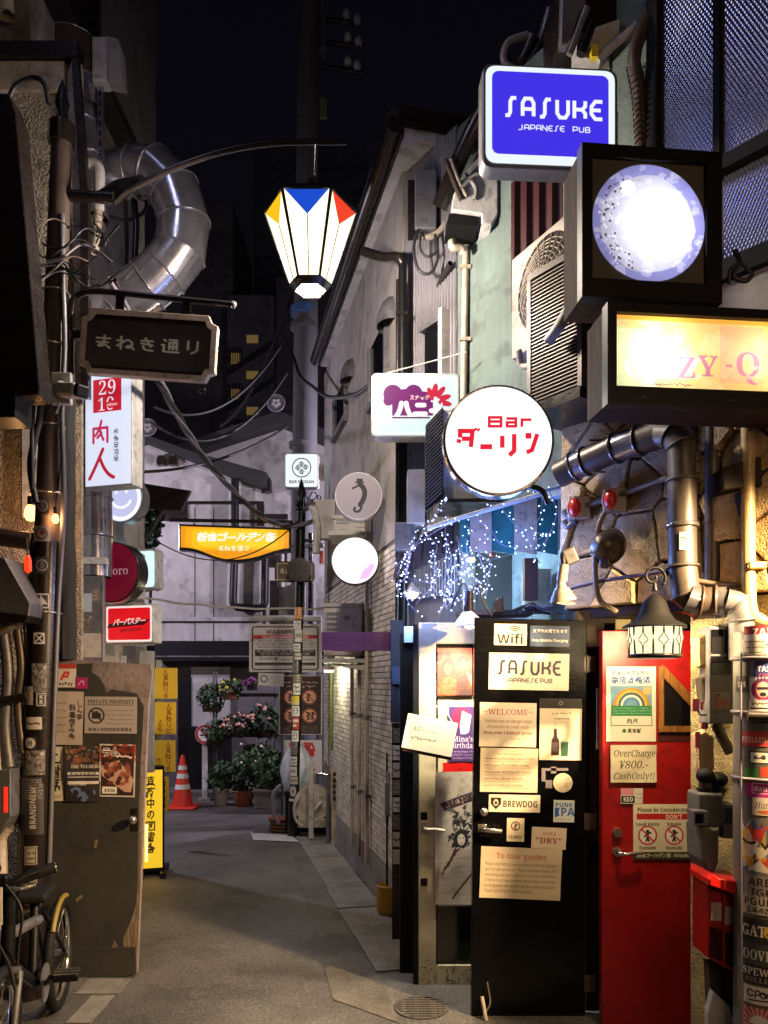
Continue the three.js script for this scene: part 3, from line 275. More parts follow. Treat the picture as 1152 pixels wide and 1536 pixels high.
A.please = art(250, 166, (c, w, h) => { fillAll(c, w, h, '#e7dcc6'); word(c, 'Please be Considerate of Others', 125, 16, 18, '#26201a', 'bold sans-serif', 'center', 226); c.fillStyle = '#c2202a'; c.beginPath(); c.moveTo(10, 28); c.lineTo(240, 28); c.lineTo(240, 46); c.lineTo(10, 46); c.fill(); word(c, "DON'T", 125, 38, 17, '#f5e6dc', 'bold sans-serif'); ['Loud Voice', 'Smoke', 'Drink'].forEach((t, i) => { const x = 44 + i * 82; word(c, t, x, 60, 14, '#26201a', 'bold sans-serif'); c.strokeStyle = '#c2202a'; noSign(c, x, 94, 28); figure(c, x, 94, 22, '#201a16'); noBar(c, x, 94, 27, 4.5, '#c2202a'); word(c, 'Outside', x, 132, 14, '#26201a', 'bold sans-serif'); }); c.fillStyle = '#3a3f2c'; c.fillRect(0, 144, w, 22); jp(c, '新宿ゴールデン街', 10, 148, 13, 1.8, { color: '#f0e8d6', gap: 1.02 }); word(c, 'Shinjuku Golden Gai', 182, 155, 12, '#f0e8d6', 'bold sans-serif', 'center', 116); });
// the wooden board
A.paypay = art(70, 70, (c, w, h) => { fillAll(c, w, h, '#e2d6cc'); c.fillStyle = '#c5402c'; c.fillRect(0, 0, w, 14); c.strokeStyle = '#d8432c'; c.lineWidth = 7; c.beginPath(); c.moveTo(26, 46); c.lineTo(36, 26); c.lineTo(48, 26); c.lineTo(44, 38); c.lineTo(28, 38); c.stroke(); word(c, 'PayPay', 35, 58, 15, '#2a2220', 'bold sans-serif'); });
A.pink = art(40, 36, (c, w, h) => { fillAll(c, w, h, '#b01c6a'); c.strokeStyle = '#e9c4d6'; c.lineWidth = 3; c.beginPath(); c.moveTo(10, 24); c.lineTo(20, 12); c.lineTo(28, 12); c.lineTo(28, 24); c.stroke(); });
A.sheet = art(112, 166, (c, w, h) => { fillAll(c, w, h, '#b9a9a0'); creases(c, w, h, 14); jp(c, 'しん亭', 90, 28, 19, 2.6, { color: '#2a2018', down: true }); jp(c, '新春呑み会', 68, 40, 20, 2.8, { color: '#2a2018', down: true }); for (let i = 0; i < 5; i++) scribble(c, 34 - rnd(6), 38 + i * 22, 30, 9, '#54463c', 1.5); for (let i = 0; i < 6; i++) scribble(c, 6, 30 + i * 17, 14, 7, '#9c5a4a', 1.3); });
A.property = art(160, 116, (c, w, h) => { fillAll(c, w, h, '#a79c96'); word(c, 'PRIVATE PROPERTY', 80, 16, 17, '#2c2622', 'bold serif', 'center', 144); c.strokeStyle = '#2c2622'; c.lineWidth = 2; c.beginPath(); c.moveTo(10, 26); c.lineTo(150, 26); c.stroke(); c.fillStyle = '#26201e'; c.fillRect(22, 52, 28, 18); c.fillRect(30, 46, 12, 8); noBar(c, 36, 60, 23, 5, '#26201e'); for (let i = 0; i < 4; i++) scribble(c, 66, 44 + i * 14, 84, 8, '#5c524c', 1.3); jp(c, '新宿三光商店街振興組合', 12, 98, 11, 1.5, { color: '#3a322e', gap: 1.12 }); });
A.upstairs = art(62, 170, (c, w, h) => { fillAll(c, w, h, '#c8b9a4'); jp(c, '二階席', 10, 14, 42, 5.4, { color: '#1f1a17', down: true, gap: 1.0 }); word(c, 'Please!!', 30, 156, 14, '#2a241f', 'italic serif'); });
A.flyer = art(110, 172, (c, w, h) => { fillAll(c, w, h, '#241c1a'); blot(c, w, 60, 30, 'rgba(150,90,60,.6)', 3, 14); blot(c, w, 50, 16, 'rgba(210,190,170,.4)', 2, 7); word(c, 'THE VULMERS', 64, 62, 15, '#e2d8d0', 'bold serif', 'center', 90); for (let i = 0; i < 3; i++) { c.fillStyle = '#cfc4bc'; c.fillRect(10, 80 + i * 14, 96, i === 1 ? 3 : 9); } word(c, 'BLACK & BLUE', 58, 86, 12, '#241c1a', 'bold sans-serif', 'center', 90); word(c, 'GUITARS', 40, 117, 12, '#e6dcd2', 'bold serif'); blot(c, 1, 1, 0, '#000', 1, 1); c.fillStyle = '#5b6c96'; for (let i = 0; i < 9; i++) { c.beginPath(); c.ellipse(rnd(16, 100), rnd(130, 168), rnd(6, 14), rnd(6, 12), rnd(3), 0, 7); c.fill(); } c.fillStyle = '#16141c'; for (let i = 0; i < 8; i++) { c.beginPath(); c.ellipse(rnd(16, 100), rnd(130, 170), rnd(4, 8), rnd(8, 16), rnd(3), 0, 7); c.fill(); } });
A.meat = art(112, 166, (c, w, h) => { fillAll(c, w, h, '#c8bcb2'); c.fillStyle = '#2a120e'; c.fillRect(5, 5, w - 10, h - 10); blot(c, w, 50, 30, 'rgba(150,36,24,.6)', 4, 14); c.fillStyle = '#c49a84'; c.beginPath(); c.moveTo(4, 70); c.lineTo(60, 50); c.lineTo(108, 110); c.lineTo(100, 150); c.lineTo(80, 150); c.lineTo(8, 100); c.fill(); for (let i = 0; i < 30; i++) { c.fillStyle = ['#6a3020', '#8a4630', '#4a1c12', '#a05a3c'][i % 4]; c.beginPath(); c.ellipse(rnd(20, 92), rnd(58, 126), rnd(6, 12), rnd(5, 9), rnd(3), 0, 7); c.fill(); } jp(c, 'ラム', 8, 12, 26, 8, { color: '#f4ece2' }); jp(c, 'ラム', 8, 12, 26, 3.4, { color: '#1a0c08' }); scribble(c, 52, 40, 50, 16, '#f0e6da', 4); c.fillStyle = '#e6dcd4'; c.fillRect(10, 134, 46, 22); word(c, '¥450', 33, 145, 15, '#2a1a14', 'bold serif'); });
// stickers on posts
const stick = (w, h, bg, draw) => art(w, h, (c) => { fillAll(c, w, h, bg); draw?.(c, w, h); });
A.st = {
  zai: stick(110, 46, '#b52a34', (c, w, h) => { c.fillStyle = '#e9e0dc'; c.fillRect(0, 26, w, 20); word(c, 'ZAI', 56, 22, 36, '#f2ebe6', 'bold sans-serif'); }),
  nv: stick(110, 44, '#cfc4b4', (c) => { c.strokeStyle = '#333'; c.lineWidth = 2; c.strokeRect(4, 6, 64, 32); scribble(c, 14, 24, 46, 10, '#222', 2); word(c, '1V', 88, 22, 28, '#18130f', 'bold sans-serif'); }),
  taste: stick(92, 70, '#2c2f70', (c, w, h) => { word(c, 'TASTE', 46, 26, 26, '#f1e9e4', 'bold sans-serif', 'center', 84); word(c, 'CADET', 46, 50, 22, '#d8493c', 'bold sans-serif'); }),
  head: stick(80, 80, '#e4d9d8', (c) => { c.fillStyle = '#8c1c58'; c.beginPath(); c.arc(40, 40, 36, 0, 7); c.fill(); c.fillStyle = '#e0b8a4'; c.beginPath(); c.ellipse(40, 40, 20, 26, 0, 0, 7); c.fill(); c.fillStyle = '#1a1418'; c.fillRect(22, 32, 36, 9); c.beginPath(); c.ellipse(40, 56, 10, 7, 0, 0, 7); c.fill(); }),
  dots: stick(60, 44, '#17130f', (c) => word(c, 'DTS', 32, 24, 22, '#e9e2d8', 'bold sans-serif')),
  stripes: stick(90, 70, '#e0d6cc', (c) => { c.fillStyle = '#2a2420'; for (let i = 0; i < 3; i++) c.fillRect(6, 26 + i * 12, 78, 6); scribble(c, 12, 14, 60, 12, '#2a2420', 3); }),
  pril: stick(120, 50, '#b83a34', (c) => word(c, 'PRILLING', 60, 28, 26, '#e8b8a4', 'bold sans-serif', 'center', 104)),
  face: stick(100, 90, '#5a5a50', (c) => { c.fillStyle = '#e8e0d2'; c.fillRect(20, 10, 60, 34); c.strokeStyle = '#1a1612'; c.lineWidth = 4; c.strokeRect(20, 10, 60, 34); c.beginPath(); c.moveTo(34, 22); c.lineTo(42, 30); c.moveTo(42, 22); c.lineTo(34, 30); c.arc(62, 26, 5, 0, 7); c.stroke(); c.fillStyle = '#c8442c'; c.fillRect(52, 54, 48, 30); c.fillStyle = '#3f8a3a'; c.fillRect(0, 60, 44, 30); }),
  dam: stick(110, 64, '#b0207a', (c) => { c.strokeStyle = '#f0dbe6'; c.lineWidth = 3; c.strokeRect(24, 14, 64, 36); word(c, 'dam', 56, 33, 26, '#f4e2ec', 'bold sans-serif'); }),
  hun: stick(110, 56, '#d8cabb', (c) => { word(c, 'HunDo', 56, 24, 28, '#3a1c14', 'italic serif'); c.fillStyle = '#c86a3a'; c.beginPath(); c.ellipse(60, 46, 40, 7, 0, 0, 7); c.fill(); }),
  collage: stick(120, 160, '#6d655c', (c) => { const k = ['#2c5f9a', '#d9a02c', '#c8322c', '#e6dccd', '#24201e', '#4a6a8a']; for (let i = 0; i < 34; i++) { c.fillStyle = k[i % 6]; c.beginPath(); c.moveTo(rnd(120), rnd(160)); for (let j = 0; j < 3; j++) c.lineTo(rnd(120), rnd(160)); c.globalAlpha = 0.85; c.fill(); c.globalAlpha = 1; } scribble(c, 6, 70, 100, 30, '#17130f', 6); }),
  arb: stick(110, 90, '#8f8478', (c) => { word(c, 'ARB', 56, 26, 42, '#17130f', 'bold sans-serif'); word(c, 'IGK', 62, 66, 42, '#17130f', 'bold sans-serif'); }),
  gun: stick(110, 70, '#b9ad9c', (c) => { word(c, 'PGUN', 58, 24, 38, '#1a1613', 'bold sans-serif'); jp(c, '王兵の為', 14, 44, 20, 3, { color: '#1a1613' }); }),
  gat: stick(120, 90, '#2a2623', (c) => { word(c, 'GAT', 40, 46, 54, '#efe7da', 'bold serif', 'center', 76); c.fillStyle = '#e0b429'; c.beginPath(); c.arc(96, 46, 25, 0, 7); c.fill(); c.strokeStyle = '#2a2210'; c.lineWidth = 4; c.beginPath(); c.arc(96, 48, 14, 0.2, 2.9); c.moveTo(88, 34); c.lineTo(88, 42); c.moveTo(104, 34); c.lineTo(104, 42); c.stroke(); }),
  ooves: stick(120, 70, '#3d4440', (c) => word(c, 'OOVES', 60, 38, 48, '#d9d2c4', 'bold serif', 'center', 110)),
  spew: stick(120, 70, '#231f1d', (c) => { word(c, 'SPEWM', 60, 24, 38, '#e6ddcf', 'bold serif', 'center', 110); word(c, 'KILLEV', 60, 54, 24, '#a89c8c', 'bold serif', 'center', 100); }),
  crow: stick(120, 64, '#dcd2c4', (c) => { c.strokeStyle = '#17130f'; c.lineWidth = 5; c.beginPath(); c.arc(24, 26, 11, 0.5, 5.8); c.moveTo(40, 40); c.lineTo(42, 18); c.arc(48, 22, 8, 4, 8); c.moveTo(62, 20); c.arc(66, 28, 9, 0, 7); c.moveTo(86, 16); c.arc(88, 28, 10, 4, 10); c.moveTo(104, 20); c.lineTo(112, 36); c.moveTo(20, 52); c.lineTo(96, 46); c.stroke(); }),
  helmet: stick(110, 90, '#c4594a', (c) => { c.strokeStyle = '#e9d2c0'; c.lineWidth = 4; for (let i = 0; i < 12; i++) { const a = -i / 11 * 3.14; c.beginPath(); c.moveTo(55, 60); c.lineTo(55 + Math.cos(a) * 80, 60 + Math.sin(a) * 80); c.stroke(); } c.fillStyle = '#e9e1d8'; c.beginPath(); c.arc(55, 56, 32, 3.14, 0); c.fill(); c.fillStyle = '#241d1b'; c.beginPath(); c.arc(55, 64, 30, 0, 3.14); c.fill(); c.fillRect(26, 54, 58, 12); }),
  jdm: stick(90, 50, '#8d857a', (c) => { word(c, 'JDM', 48, 30, 30, '#b8322c', 'bold sans-serif'); c.strokeStyle = '#2c2622'; c.lineWidth = 4; c.beginPath(); c.moveTo(40, 8); c.lineTo(18, 8); c.lineTo(18, 24); c.stroke(); }),
};
// small weathered stickers of the dark posts
A.bits = [
  stick(50, 60, '#3a3230', (c) => { c.strokeStyle = '#b8aca4'; c.lineWidth = 4; c.beginPath(); c.arc(25, 30, 18, 0, 7); c.stroke(); c.fillStyle = '#7a6a60'; c.beginPath(); c.ellipse(25, 30, 8, 15, 0, 0, 7); c.fill(); }),
  stick(54, 50, '#a89c94', (c) => { c.strokeStyle = '#3a2f2c'; c.lineWidth = 4; c.beginPath(); c.arc(27, 25, 17, 0, 7); c.stroke(); c.fillStyle = '#7d3430'; c.beginPath(); c.arc(31, 22, 9, 0, 7); c.fill(); }),
  stick(60, 44, '#2c2624', (c) => { c.strokeStyle = '#cdc3ba'; c.lineWidth = 4; c.strokeRect(3, 3, 54, 38); c.fillStyle = '#cdc3ba'; for (let i = 0; i < 9; i++) { c.beginPath(); c.moveTo(rnd(60), rnd(44)); c.lineTo(rnd(60), rnd(44)); c.lineTo(rnd(60), rnd(44)); c.fill(); } }),
  stick(44, 44, '#241f1f', (c) => { c.strokeStyle = '#d6ccc4'; c.lineWidth = 4; c.strokeRect(6, 6, 32, 32); c.beginPath(); c.moveTo(6, 6); c.lineTo(38, 38); c.moveTo(38, 6); c.lineTo(6, 38); c.stroke(); }),
  stick(40, 56, '#2e2624', (c) => { c.strokeStyle = '#c9beb4'; c.lineWidth = 3; c.strokeRect(5, 5, 30, 46); word(c, 'K', 20, 18, 22, '#c9beb4', 'bold sans-serif'); word(c, 'R', 20, 38, 22, '#c9beb4', 'bold sans-serif'); }),
  stick(60, 44, '#b7ab9e', (c) => scribble(c, 8, 26, 44, 26, '#241d1a', 5)),
  stick(46, 46, '#2e2624', (c) => { c.fillStyle = '#c4bab2'; c.beginPath(); c.arc(23, 23, 20, 0, 7); c.fill(); word(c, 'H', 23, 24, 26, '#2a2220', 'bold sans-serif'); }),
  stick(90, 90, '#6a605a', (c) => { blot(c, 90, 90, 24, 'rgba(40,34,32,.6)', 4, 14); blot(c, 90, 90, 18, 'rgba(190,180,170,.4)', 3, 10); }),
  stick(80, 200, '#2b2422', (c) => { c.save(); c.translate(46, 180); c.rotate(-Math.PI / 2); word(c, 'BRANDNEW', 0, 0, 26, '#a89c92', 'bold sans-serif', 'left', 160); c.restore(); for (let i = 0; i < 8; i++) scribble(c, 6, 10 + i * 9, 66, 10, '#8a7e76', 2); }),
  stick(50, 70, '#8d8272', (c) => { c.strokeStyle = '#332a24'; c.lineWidth = 3; c.strokeRect(6, 6, 38, 58); scribble(c, 12, 26, 26, 16, '#332a24', 4); scribble(c, 12, 48, 26, 16, '#332a24', 4); }),
  stick(76, 50, '#2c2624', (c) => { c.strokeStyle = '#978b80'; c.lineWidth = 4; c.strokeRect(6, 8, 64, 34); c.beginPath(); c.arc(22, 25, 10, 0, 7); c.arc(54, 25, 10, 0, 7); c.stroke(); }),
  stick(50, 50, '#24618f', (c) => { c.fillStyle = '#c9d8e2'; c.fillRect(4, 20, 42, 8); c.fillRect(10, 34, 30, 4); }),
  stick(40, 26, '#a9b0bd'), stick(70, 60, '#5a5346', (c) => blot(c, 70, 60, 20, 'rgba(40,36,30,.5)', 3, 10)),
  stick(80, 90, '#b3a59e', (c) => { blot(c, 80, 90, 10, 'rgba(150,138,130,.5)', 5, 20); }),
  stick(70, 90, '#c08a66', (c) => { c.fillStyle = '#2a201c'; c.fillRect(0, 36, 70, 54); c.strokeStyle = '#b6aaa0'; c.lineWidth = 3; c.strokeRect(6, 42, 58, 40); word(c, 'JUBA', 35, 62, 24, '#b6aaa0', 'bold sans-serif'); }),
  stick(60, 70, '#d9d4cc', (c) => { c.strokeStyle = '#2b2a2a'; c.lineWidth = 4; c.beginPath(); c.ellipse(30, 32, 16, 22, 0, 0, 7); c.stroke(); c.fillStyle = '#1c1a1a'; c.beginPath(); c.arc(24, 28, 4, 0, 7); c.arc(37, 28, 4, 0, 7); c.fill(); }),
  stick(60, 40, '#d5b928', (c) => { c.fillStyle = '#c8c0a0'; c.fillRect(0, 28, 60, 12); }),
  stick(60, 44, '#b23a34', (c) => { c.fillStyle = '#e2d8d2'; c.fillRect(6, 8, 48, 10); c.fillRect(6, 26, 30, 8); }),
  stick(60, 50, '#cfc8bf', (c) => { word(c, 'JERE', 30, 25, 22, '#22201e', 'bold sans-serif'); }),
  stick(60, 60, '#c9c3ba', (c) => { scribble(c, 6, 22, 46, 16, '#1f1c1a', 4); scribble(c, 6, 44, 46, 16, '#1f1c1a', 4); }),
  stick(60, 50, '#c98a4a', (c) => blot(c, 60, 50, 12, 'rgba(230,220,200,.6)', 3, 10)),
];
// ---------- materials ----------
const M = {
  asphalt: mat('asphalt', 0x7d7a78, 0.72, { map: 'asphalt', size: 1.9, bump: 'pebbles', bsize: 0.8, bs: 0.004 }),
  concrete: mat('concrete', 0x6d6862, 0.85, { map: 'grime', size: 0.8, bump: 'grain', bsize: 0.3, bs: 0.003 }),
  mauve: mat('pale_plaster', 0x9a9594, 0.9, { map: 'grime', size: 2.6, bump: 'grain', bsize: 0.5, bs: 0.002 }),
  beige: mat('beige_plaster', 0x8d8783, 0.9, { map: 'grime', size: 2.2, bump: 'grain', bsize: 0.4, bs: 0.003 }),
  green: mat('green_grey_plaster', 0x5f6c68, 0.88, { map: 'grime', size: 1.7, bump: 'grain', bsize: 0.3, bs: 0.003 }),
  stucco: mat('rough_stucco', 0xa89c8c, 0.92, { map: 'grime', size: 1.3, bump: 'stucco', bsize: 0.35, bs: 0.012 }),
  cream: mat('cream_stucco', 0xb9a877, 0.92, { map: 'spot', size: 0.6, bump: 'stucco', bsize: 0.16, bs: 0.012 }),
  whiteTrim: mat('white_painted_trim', 0xa7a3a0, 0.6, { map: 'grime', size: 0.9 }),
  soffit: mat('white_soffit', 0xb4b2b6, 0.8, { map: 'grime', size: 1.4 }),
  corr: mat('grey_corrugated_steel', 0x7f7c84, 0.55, { map: 'grime', size: 1.5, metal: 0.2 }),
  maroon: mat('maroon_steel', 0x33090a, 0.45, { map: 'spot', size: 0.8 }),
  darkMetal: mat('dark_brown_metal', 0x2a221f, 0.5, { map: 'spot', size: 0.5, metal: 0.4, rmap: 'scratch' }),
  black: mat('black_painted_metal', 0x121113, 0.42, { map: 'spot', size: 0.6 }),
  blackMatte: mat('black_matte', 0x0d0c0d, 0.75, { map: 'spot', size: 0.6 }),
  blackDoor: mat('black_door_paint', 0x08080b, 0.42, { map: 'spot', size: 0.9, rmap: 'scratch', rsize: 1.2 }),
  redDoor: mat('red_door_paint', 0x960609, 0.42, { map: 'spot', size: 1.6 }),
  redGloss: mat('red_plastic', 0xc01a14, 0.35, { map: 'spot', size: 0.4 }),
  galv: mat('galvanised_steel', 0xaeabb6, 0.36, { map: 'spot', size: 0.7, metal: 0.85, rmap: 'scratch', rsize: 0.5 }),
  greyMetal: mat('grey_metal', 0x6c6a70, 0.45, { map: 'grime', size: 0.7, metal: 0.4 }),
  chrome: mat('steel', 0xb9b4ac, 0.28, { metal: 0.9, rmap: 'scratch' }),
  bronze: mat('brown_pipe', 0x4d4038, 0.4, { map: 'spot', size: 0.4, metal: 0.25 }),
  brownPipe: mat('taupe_plastic_pipe', 0x4a413b, 0.45, { map: 'spot', size: 0.5 }),
  white: mat('white_plastic', 0xb9b6b4, 0.5, { map: 'grime', size: 0.6 }),
  offWhite: mat('aged_white_plastic', 0xa99c8e, 0.5, { map: 'grime', size: 0.5 }),
  acWhite: mat('air_conditioner_white', 0x9c928b, 0.5, { map: 'grime', size: 0.7 }),
  creamDoor: mat('cream_aluminium_door', 0xb9b08e, 0.5, { map: 'grime', size: 1.6 }),
  wood: mat('weathered_wood', 0x6a5848, 0.8, { map: 'wood', size: 0.5, bump: 'wood', bsize: 0.5, bs: 0.002 }),
  darkWood: mat('dark_wood', 0x33241b, 0.6, { map: 'wood', size: 0.4 }),
  paleWood: mat('varnished_pale_wood', 0xb07a35, 0.5, { map: 'wood', size: 0.3 }),
  boardPaint: mat('dark_brown_board_paint', 0x34312e, 0.6, { map: 'spot', size: 1.1 }),
  bare: mat('bare_board', 0x857673, 0.85, { map: 'grime', size: 0.3, bump: 'grain', bsize: 0.1, bs: 0.003 }),
  bareLight: mat('raw_plywood', 0x978673, 0.85, { map: 'wood', size: 0.3 }),
  rubber: mat('black_rubber', 0x141313, 0.7),
  cable: mat('black_cable', 0x1a1719, 0.55), cableGrey: mat('grey_cable', 0x5e5660, 0.5), cableWhite: mat('white_cable', 0x9a938c, 0.5), cableBrown: mat('brown_conduit', 0x5f4f42, 0.5),
  stone: [0xba9868, 0xc4a678, 0xa98a5e, 0xc8b088, 0xbaa078].map((c, i) => mat('cut_stone_' + i, c, 0.85, { map: 'grime', size: 0.37 + 0.05 * i, bump: 'grain', bsize: 0.25, bs: 0.008 })),
  mortar: mat('dark_mortar', 0x382b20, 0.95, { map: 'spot', size: 0.5 }),
  brick: [0xb0a893, 0xa49c88, 0x989180, 0xb8b09e].map((c, i) => mat('small_brick_' + i, c, 0.75, { map: 'spot', size: 0.31 + 0.07 * i })),
  grout: mat('brick_grout', 0x4a443f, 0.95),
  lamp: null, terracotta: mat('terracotta', 0x8a4a30, 0.8, { map: 'grime', size: 0.3 }), leaf: [0x223818, 0x2e4520, 0x1a2a14].map((c, i) => mat('leaf_' + i, c, 0.7, { more: { side: THREE.DoubleSide } })),
  cone: mat('orange_red_cone', 0xc8301a, 0.5), reflect: mat('reflective_band', 0xd2cdc8, 0.4),
  glassDark: mat('dark_window_glass', 0x0b0c10, 0.08), roof: mat('dark_roof', 0x161415, 0.7, { map: 'spot', size: 0.8 }),
  darkWall: mat('dark_building_wall', 0x5a5456, 0.9, { map: 'grime', size: 3 }), navyWall: mat('concrete_pole_grey', 0x5c5a60, 0.9, { map: 'grime', size: 3 }),
  bag: mat('translucent_plastic_bag', 0xc4c9d2, 0.3, { more: { transmission: 0.35, thickness: 0, side: THREE.DoubleSide }, bump: 'soft', bsize: 0.25, bs: 0.02 }),
  canvasBeige: mat('beige_awning_cloth', 0x8f7a66, 0.9, { map: 'grime', size: 0.4, more: { side: THREE.DoubleSide } }), canvasGreen: mat('green_awning_cloth', 0x0d5048, 0.9, { map: 'spot', size: 0.4, more: { side: THREE.DoubleSide } }),
  cyanWall: mat('pale_blue_plaster', 0x9fadb2, 0.85, { map: 'grime', size: 0.7 }), purple: mat('purple_board', 0x560f4a, 0.6),
};
for (const n of ['black_matte', 'black_painted_metal', 'black_door_paint', 'black_rubber', 'dark_wood']) mats[n].specularIntensity = 0.35;
const lit = (name, color, strength) => { const m = new THREE.MeshPhysicalMaterial({ color: 0x222222, emissive: color, emissiveIntensity: strength / EXPO, roughness: 0.4 }); m.name = name; return m; };
M.bulbWarm = lit('lit_warm_bulb', 0xffb45a, 6); M.bulbWhite = lit('lit_white_bulb', 0xfff2dc, 6); M.led = lit('lit_led', 0x9db4ff, 9); M.lampGlass = lit('lit_lamp_glass', 0xffecc4, 2.0);
M.paneYellow = lit('lit_yellow_pane', 0xffc410, 1.0); M.paneBlue = lit('lit_blue_pane', 0x1450d8, 0.9); M.paneRed = lit('lit_red_pane', 0xf03a12, 1.0); M.paneCream = lit('lit_lantern_glass', 0xfff2c0, 1.25);
M.stairLight = lit('lit_stair_window', 0xffd27a, 0.12);

// walls that recede: local x runs from the far end to the near end, local z faces the alley
class Wall {
  constructor(fx, fz, nx, nz) { this.f = V(fx, 0, -fz); this.d = V(nx, 0, -nz).sub(this.f); this.len = this.d.length(); this.d.normalize(); this.ry = Math.atan2(-this.d.z, this.d.x); this.n = V(Math.sin(this.ry), 0, Math.cos(this.ry)); }
  hit(px, py, off = 0) {      // where the sight line through a pixel meets the wall (off metres in front of it)
    const r = V((px - CX) / F, -(py - CY) / F, -1), e = V(0, EYE, 0), t = (this.f.clone().sub(e).dot(this.n) + off) / r.dot(this.n), p = e.add(r.multiplyScalar(t)); return { u: p.clone().sub(this.f).dot(this.d), y: p.y, p, Z: t };
  }
  pos(u, y, off = 0) { return this.f.clone().addScaledVector(this.d, u).addScaledVector(this.n, off).setY(y); }
  thing(name, label, cat, u, y, off = 0, o = {}) { return new Thing(name, label, cat, 0, 0, F, { ...o, pos: this.pos(u, y, off), ry: this.ry }); }   // k = 1: metres
}
const B = (t, name, x0, y0, x1, y1, front, depth, m, o) => { const g = boxG(x1 - x0, y1 - y0, depth, o?.r ?? 0); return t.add(name, moved(g, (x0 + x1) / 2, (y0 + y1) / 2, front - depth / 2), m, o?.parent); };   // a box in metres, y up

// ---------- ground ----------
{
  const g = new THREE.PlaneGeometry(60, 60, 1, 1); g.rotateX(-Math.PI / 2); metricUV(g); structure('ground', g, M.asphalt).position.set(0, 0, -12);
}
const wallR = new Wall(-0.62, 8.05, 0.12, 4.85);       // brick building
const wallG = new Wall(0.143, 4.85, 0.889, 3.745);      // grey-green building
const wallS = new Wall(0.889, 3.745, 1.751, 2.7);      // stone-faced building
const wallL = new Wall(-1.95, 3.3, -2.05, 6.6);        // the low side: far end and near end swapped so that it faces the alley
{ // gutter slabs along the brick building
  const gut = new Thing('gutter_edge', 'cracked concrete gutter slabs along the brick wall', 'gutter', 0, 0, F, { pos: wallR.pos(0, 0), ry: wallR.ry }); gut.g.userData.kind = 'structure'; delete gut.g.userData.category;
  let u = -0.35; while (u < 3.5) { const L = rnd(0.5, 0.62), h = rnd(0.008, 0.016), w = rnd(0.29, 0.31); gut.add('concrete_slab', moved(boxG(L - 0.01, h, w, 0.003), u + L / 2, h / 2 + 0.002, 0.03 + w / 2, rnd(-0.008, 0.008)), M.concrete); u += L; }
  for (const [x0, y0, x1, y1] of [[110, 1470, 196, 1492], [98, 1494, 172, 1536], [150, 1494, 330, 1500]].slice(0, 2)) { const Z0 = groundZ(y1), Z1 = groundZ(y0), xa = (x0 - CX) / F * Z0, xb = (x1 - CX) / F * Z1; const o = structure('paving_slab', moved(boxG(xb - xa, 0.008, Z0 < Z1 ? Z1 - Z0 : 0.2, 0.004), (xa + xb) / 2, 0.003, -(Z0 + Z1) / 2, rnd(-0.03, 0.03)), M.concrete); o.userData.label = 'worn concrete slab beside the painted board'; }
  const patch = (label, pts, m, y) => { const s = shapeOf(pts.map(([x, py]) => { const Z = groundZ(py); return [(x - CX) / F * Z, Z]; })), g = new THREE.ShapeGeometry(s); g.rotateX(-Math.PI / 2); const o = structure('road_patch', metricUV(g), m); o.position.y = y; o.userData.label = label; }; const worn = mat('worn_asphalt', 0x868179, 0.8, { map: 'asphalt', size: 1.5, bump: 'pebbles', bsize: 0.6, bs: 0.004 }), paint = mat('worn_road_paint', 0xa9a8a6, 0.7, { map: 'spot', size: 0.2 });
  patch('worn pale asphalt strip beside the gutter slabs', [[500, 1500], [600, 1536], [560, 1440], [470, 1285], [440, 1285]], worn, 0.004); patch('faded white paint mark near the corner post', [[376, 1250], [436, 1254], [450, 1264], [380, 1261]], paint, 0.008);
  const mh = new Thing('drain_cover', 'round iron drain cover set in the asphalt by the pale glass door', 'drain cover', 0, 0, F, { pos: P(632, 1512, groundZ(1512)).setY(0.001) });
  const c = new THREE.CylinderGeometry(0.13, 0.13, 0.006, 36); c.translate(0, 0.003, 0); mh.add('rim', c, M.asphalt); for (let i = -4; i <= 4; i++) mh.add('rib', moved(boxG(2 * Math.sqrt(0.0144 - (i * 0.026) ** 2) * 0.96, 0.006, 0.012), 0, 0.008, i * 0.026), M.asphalt);
}
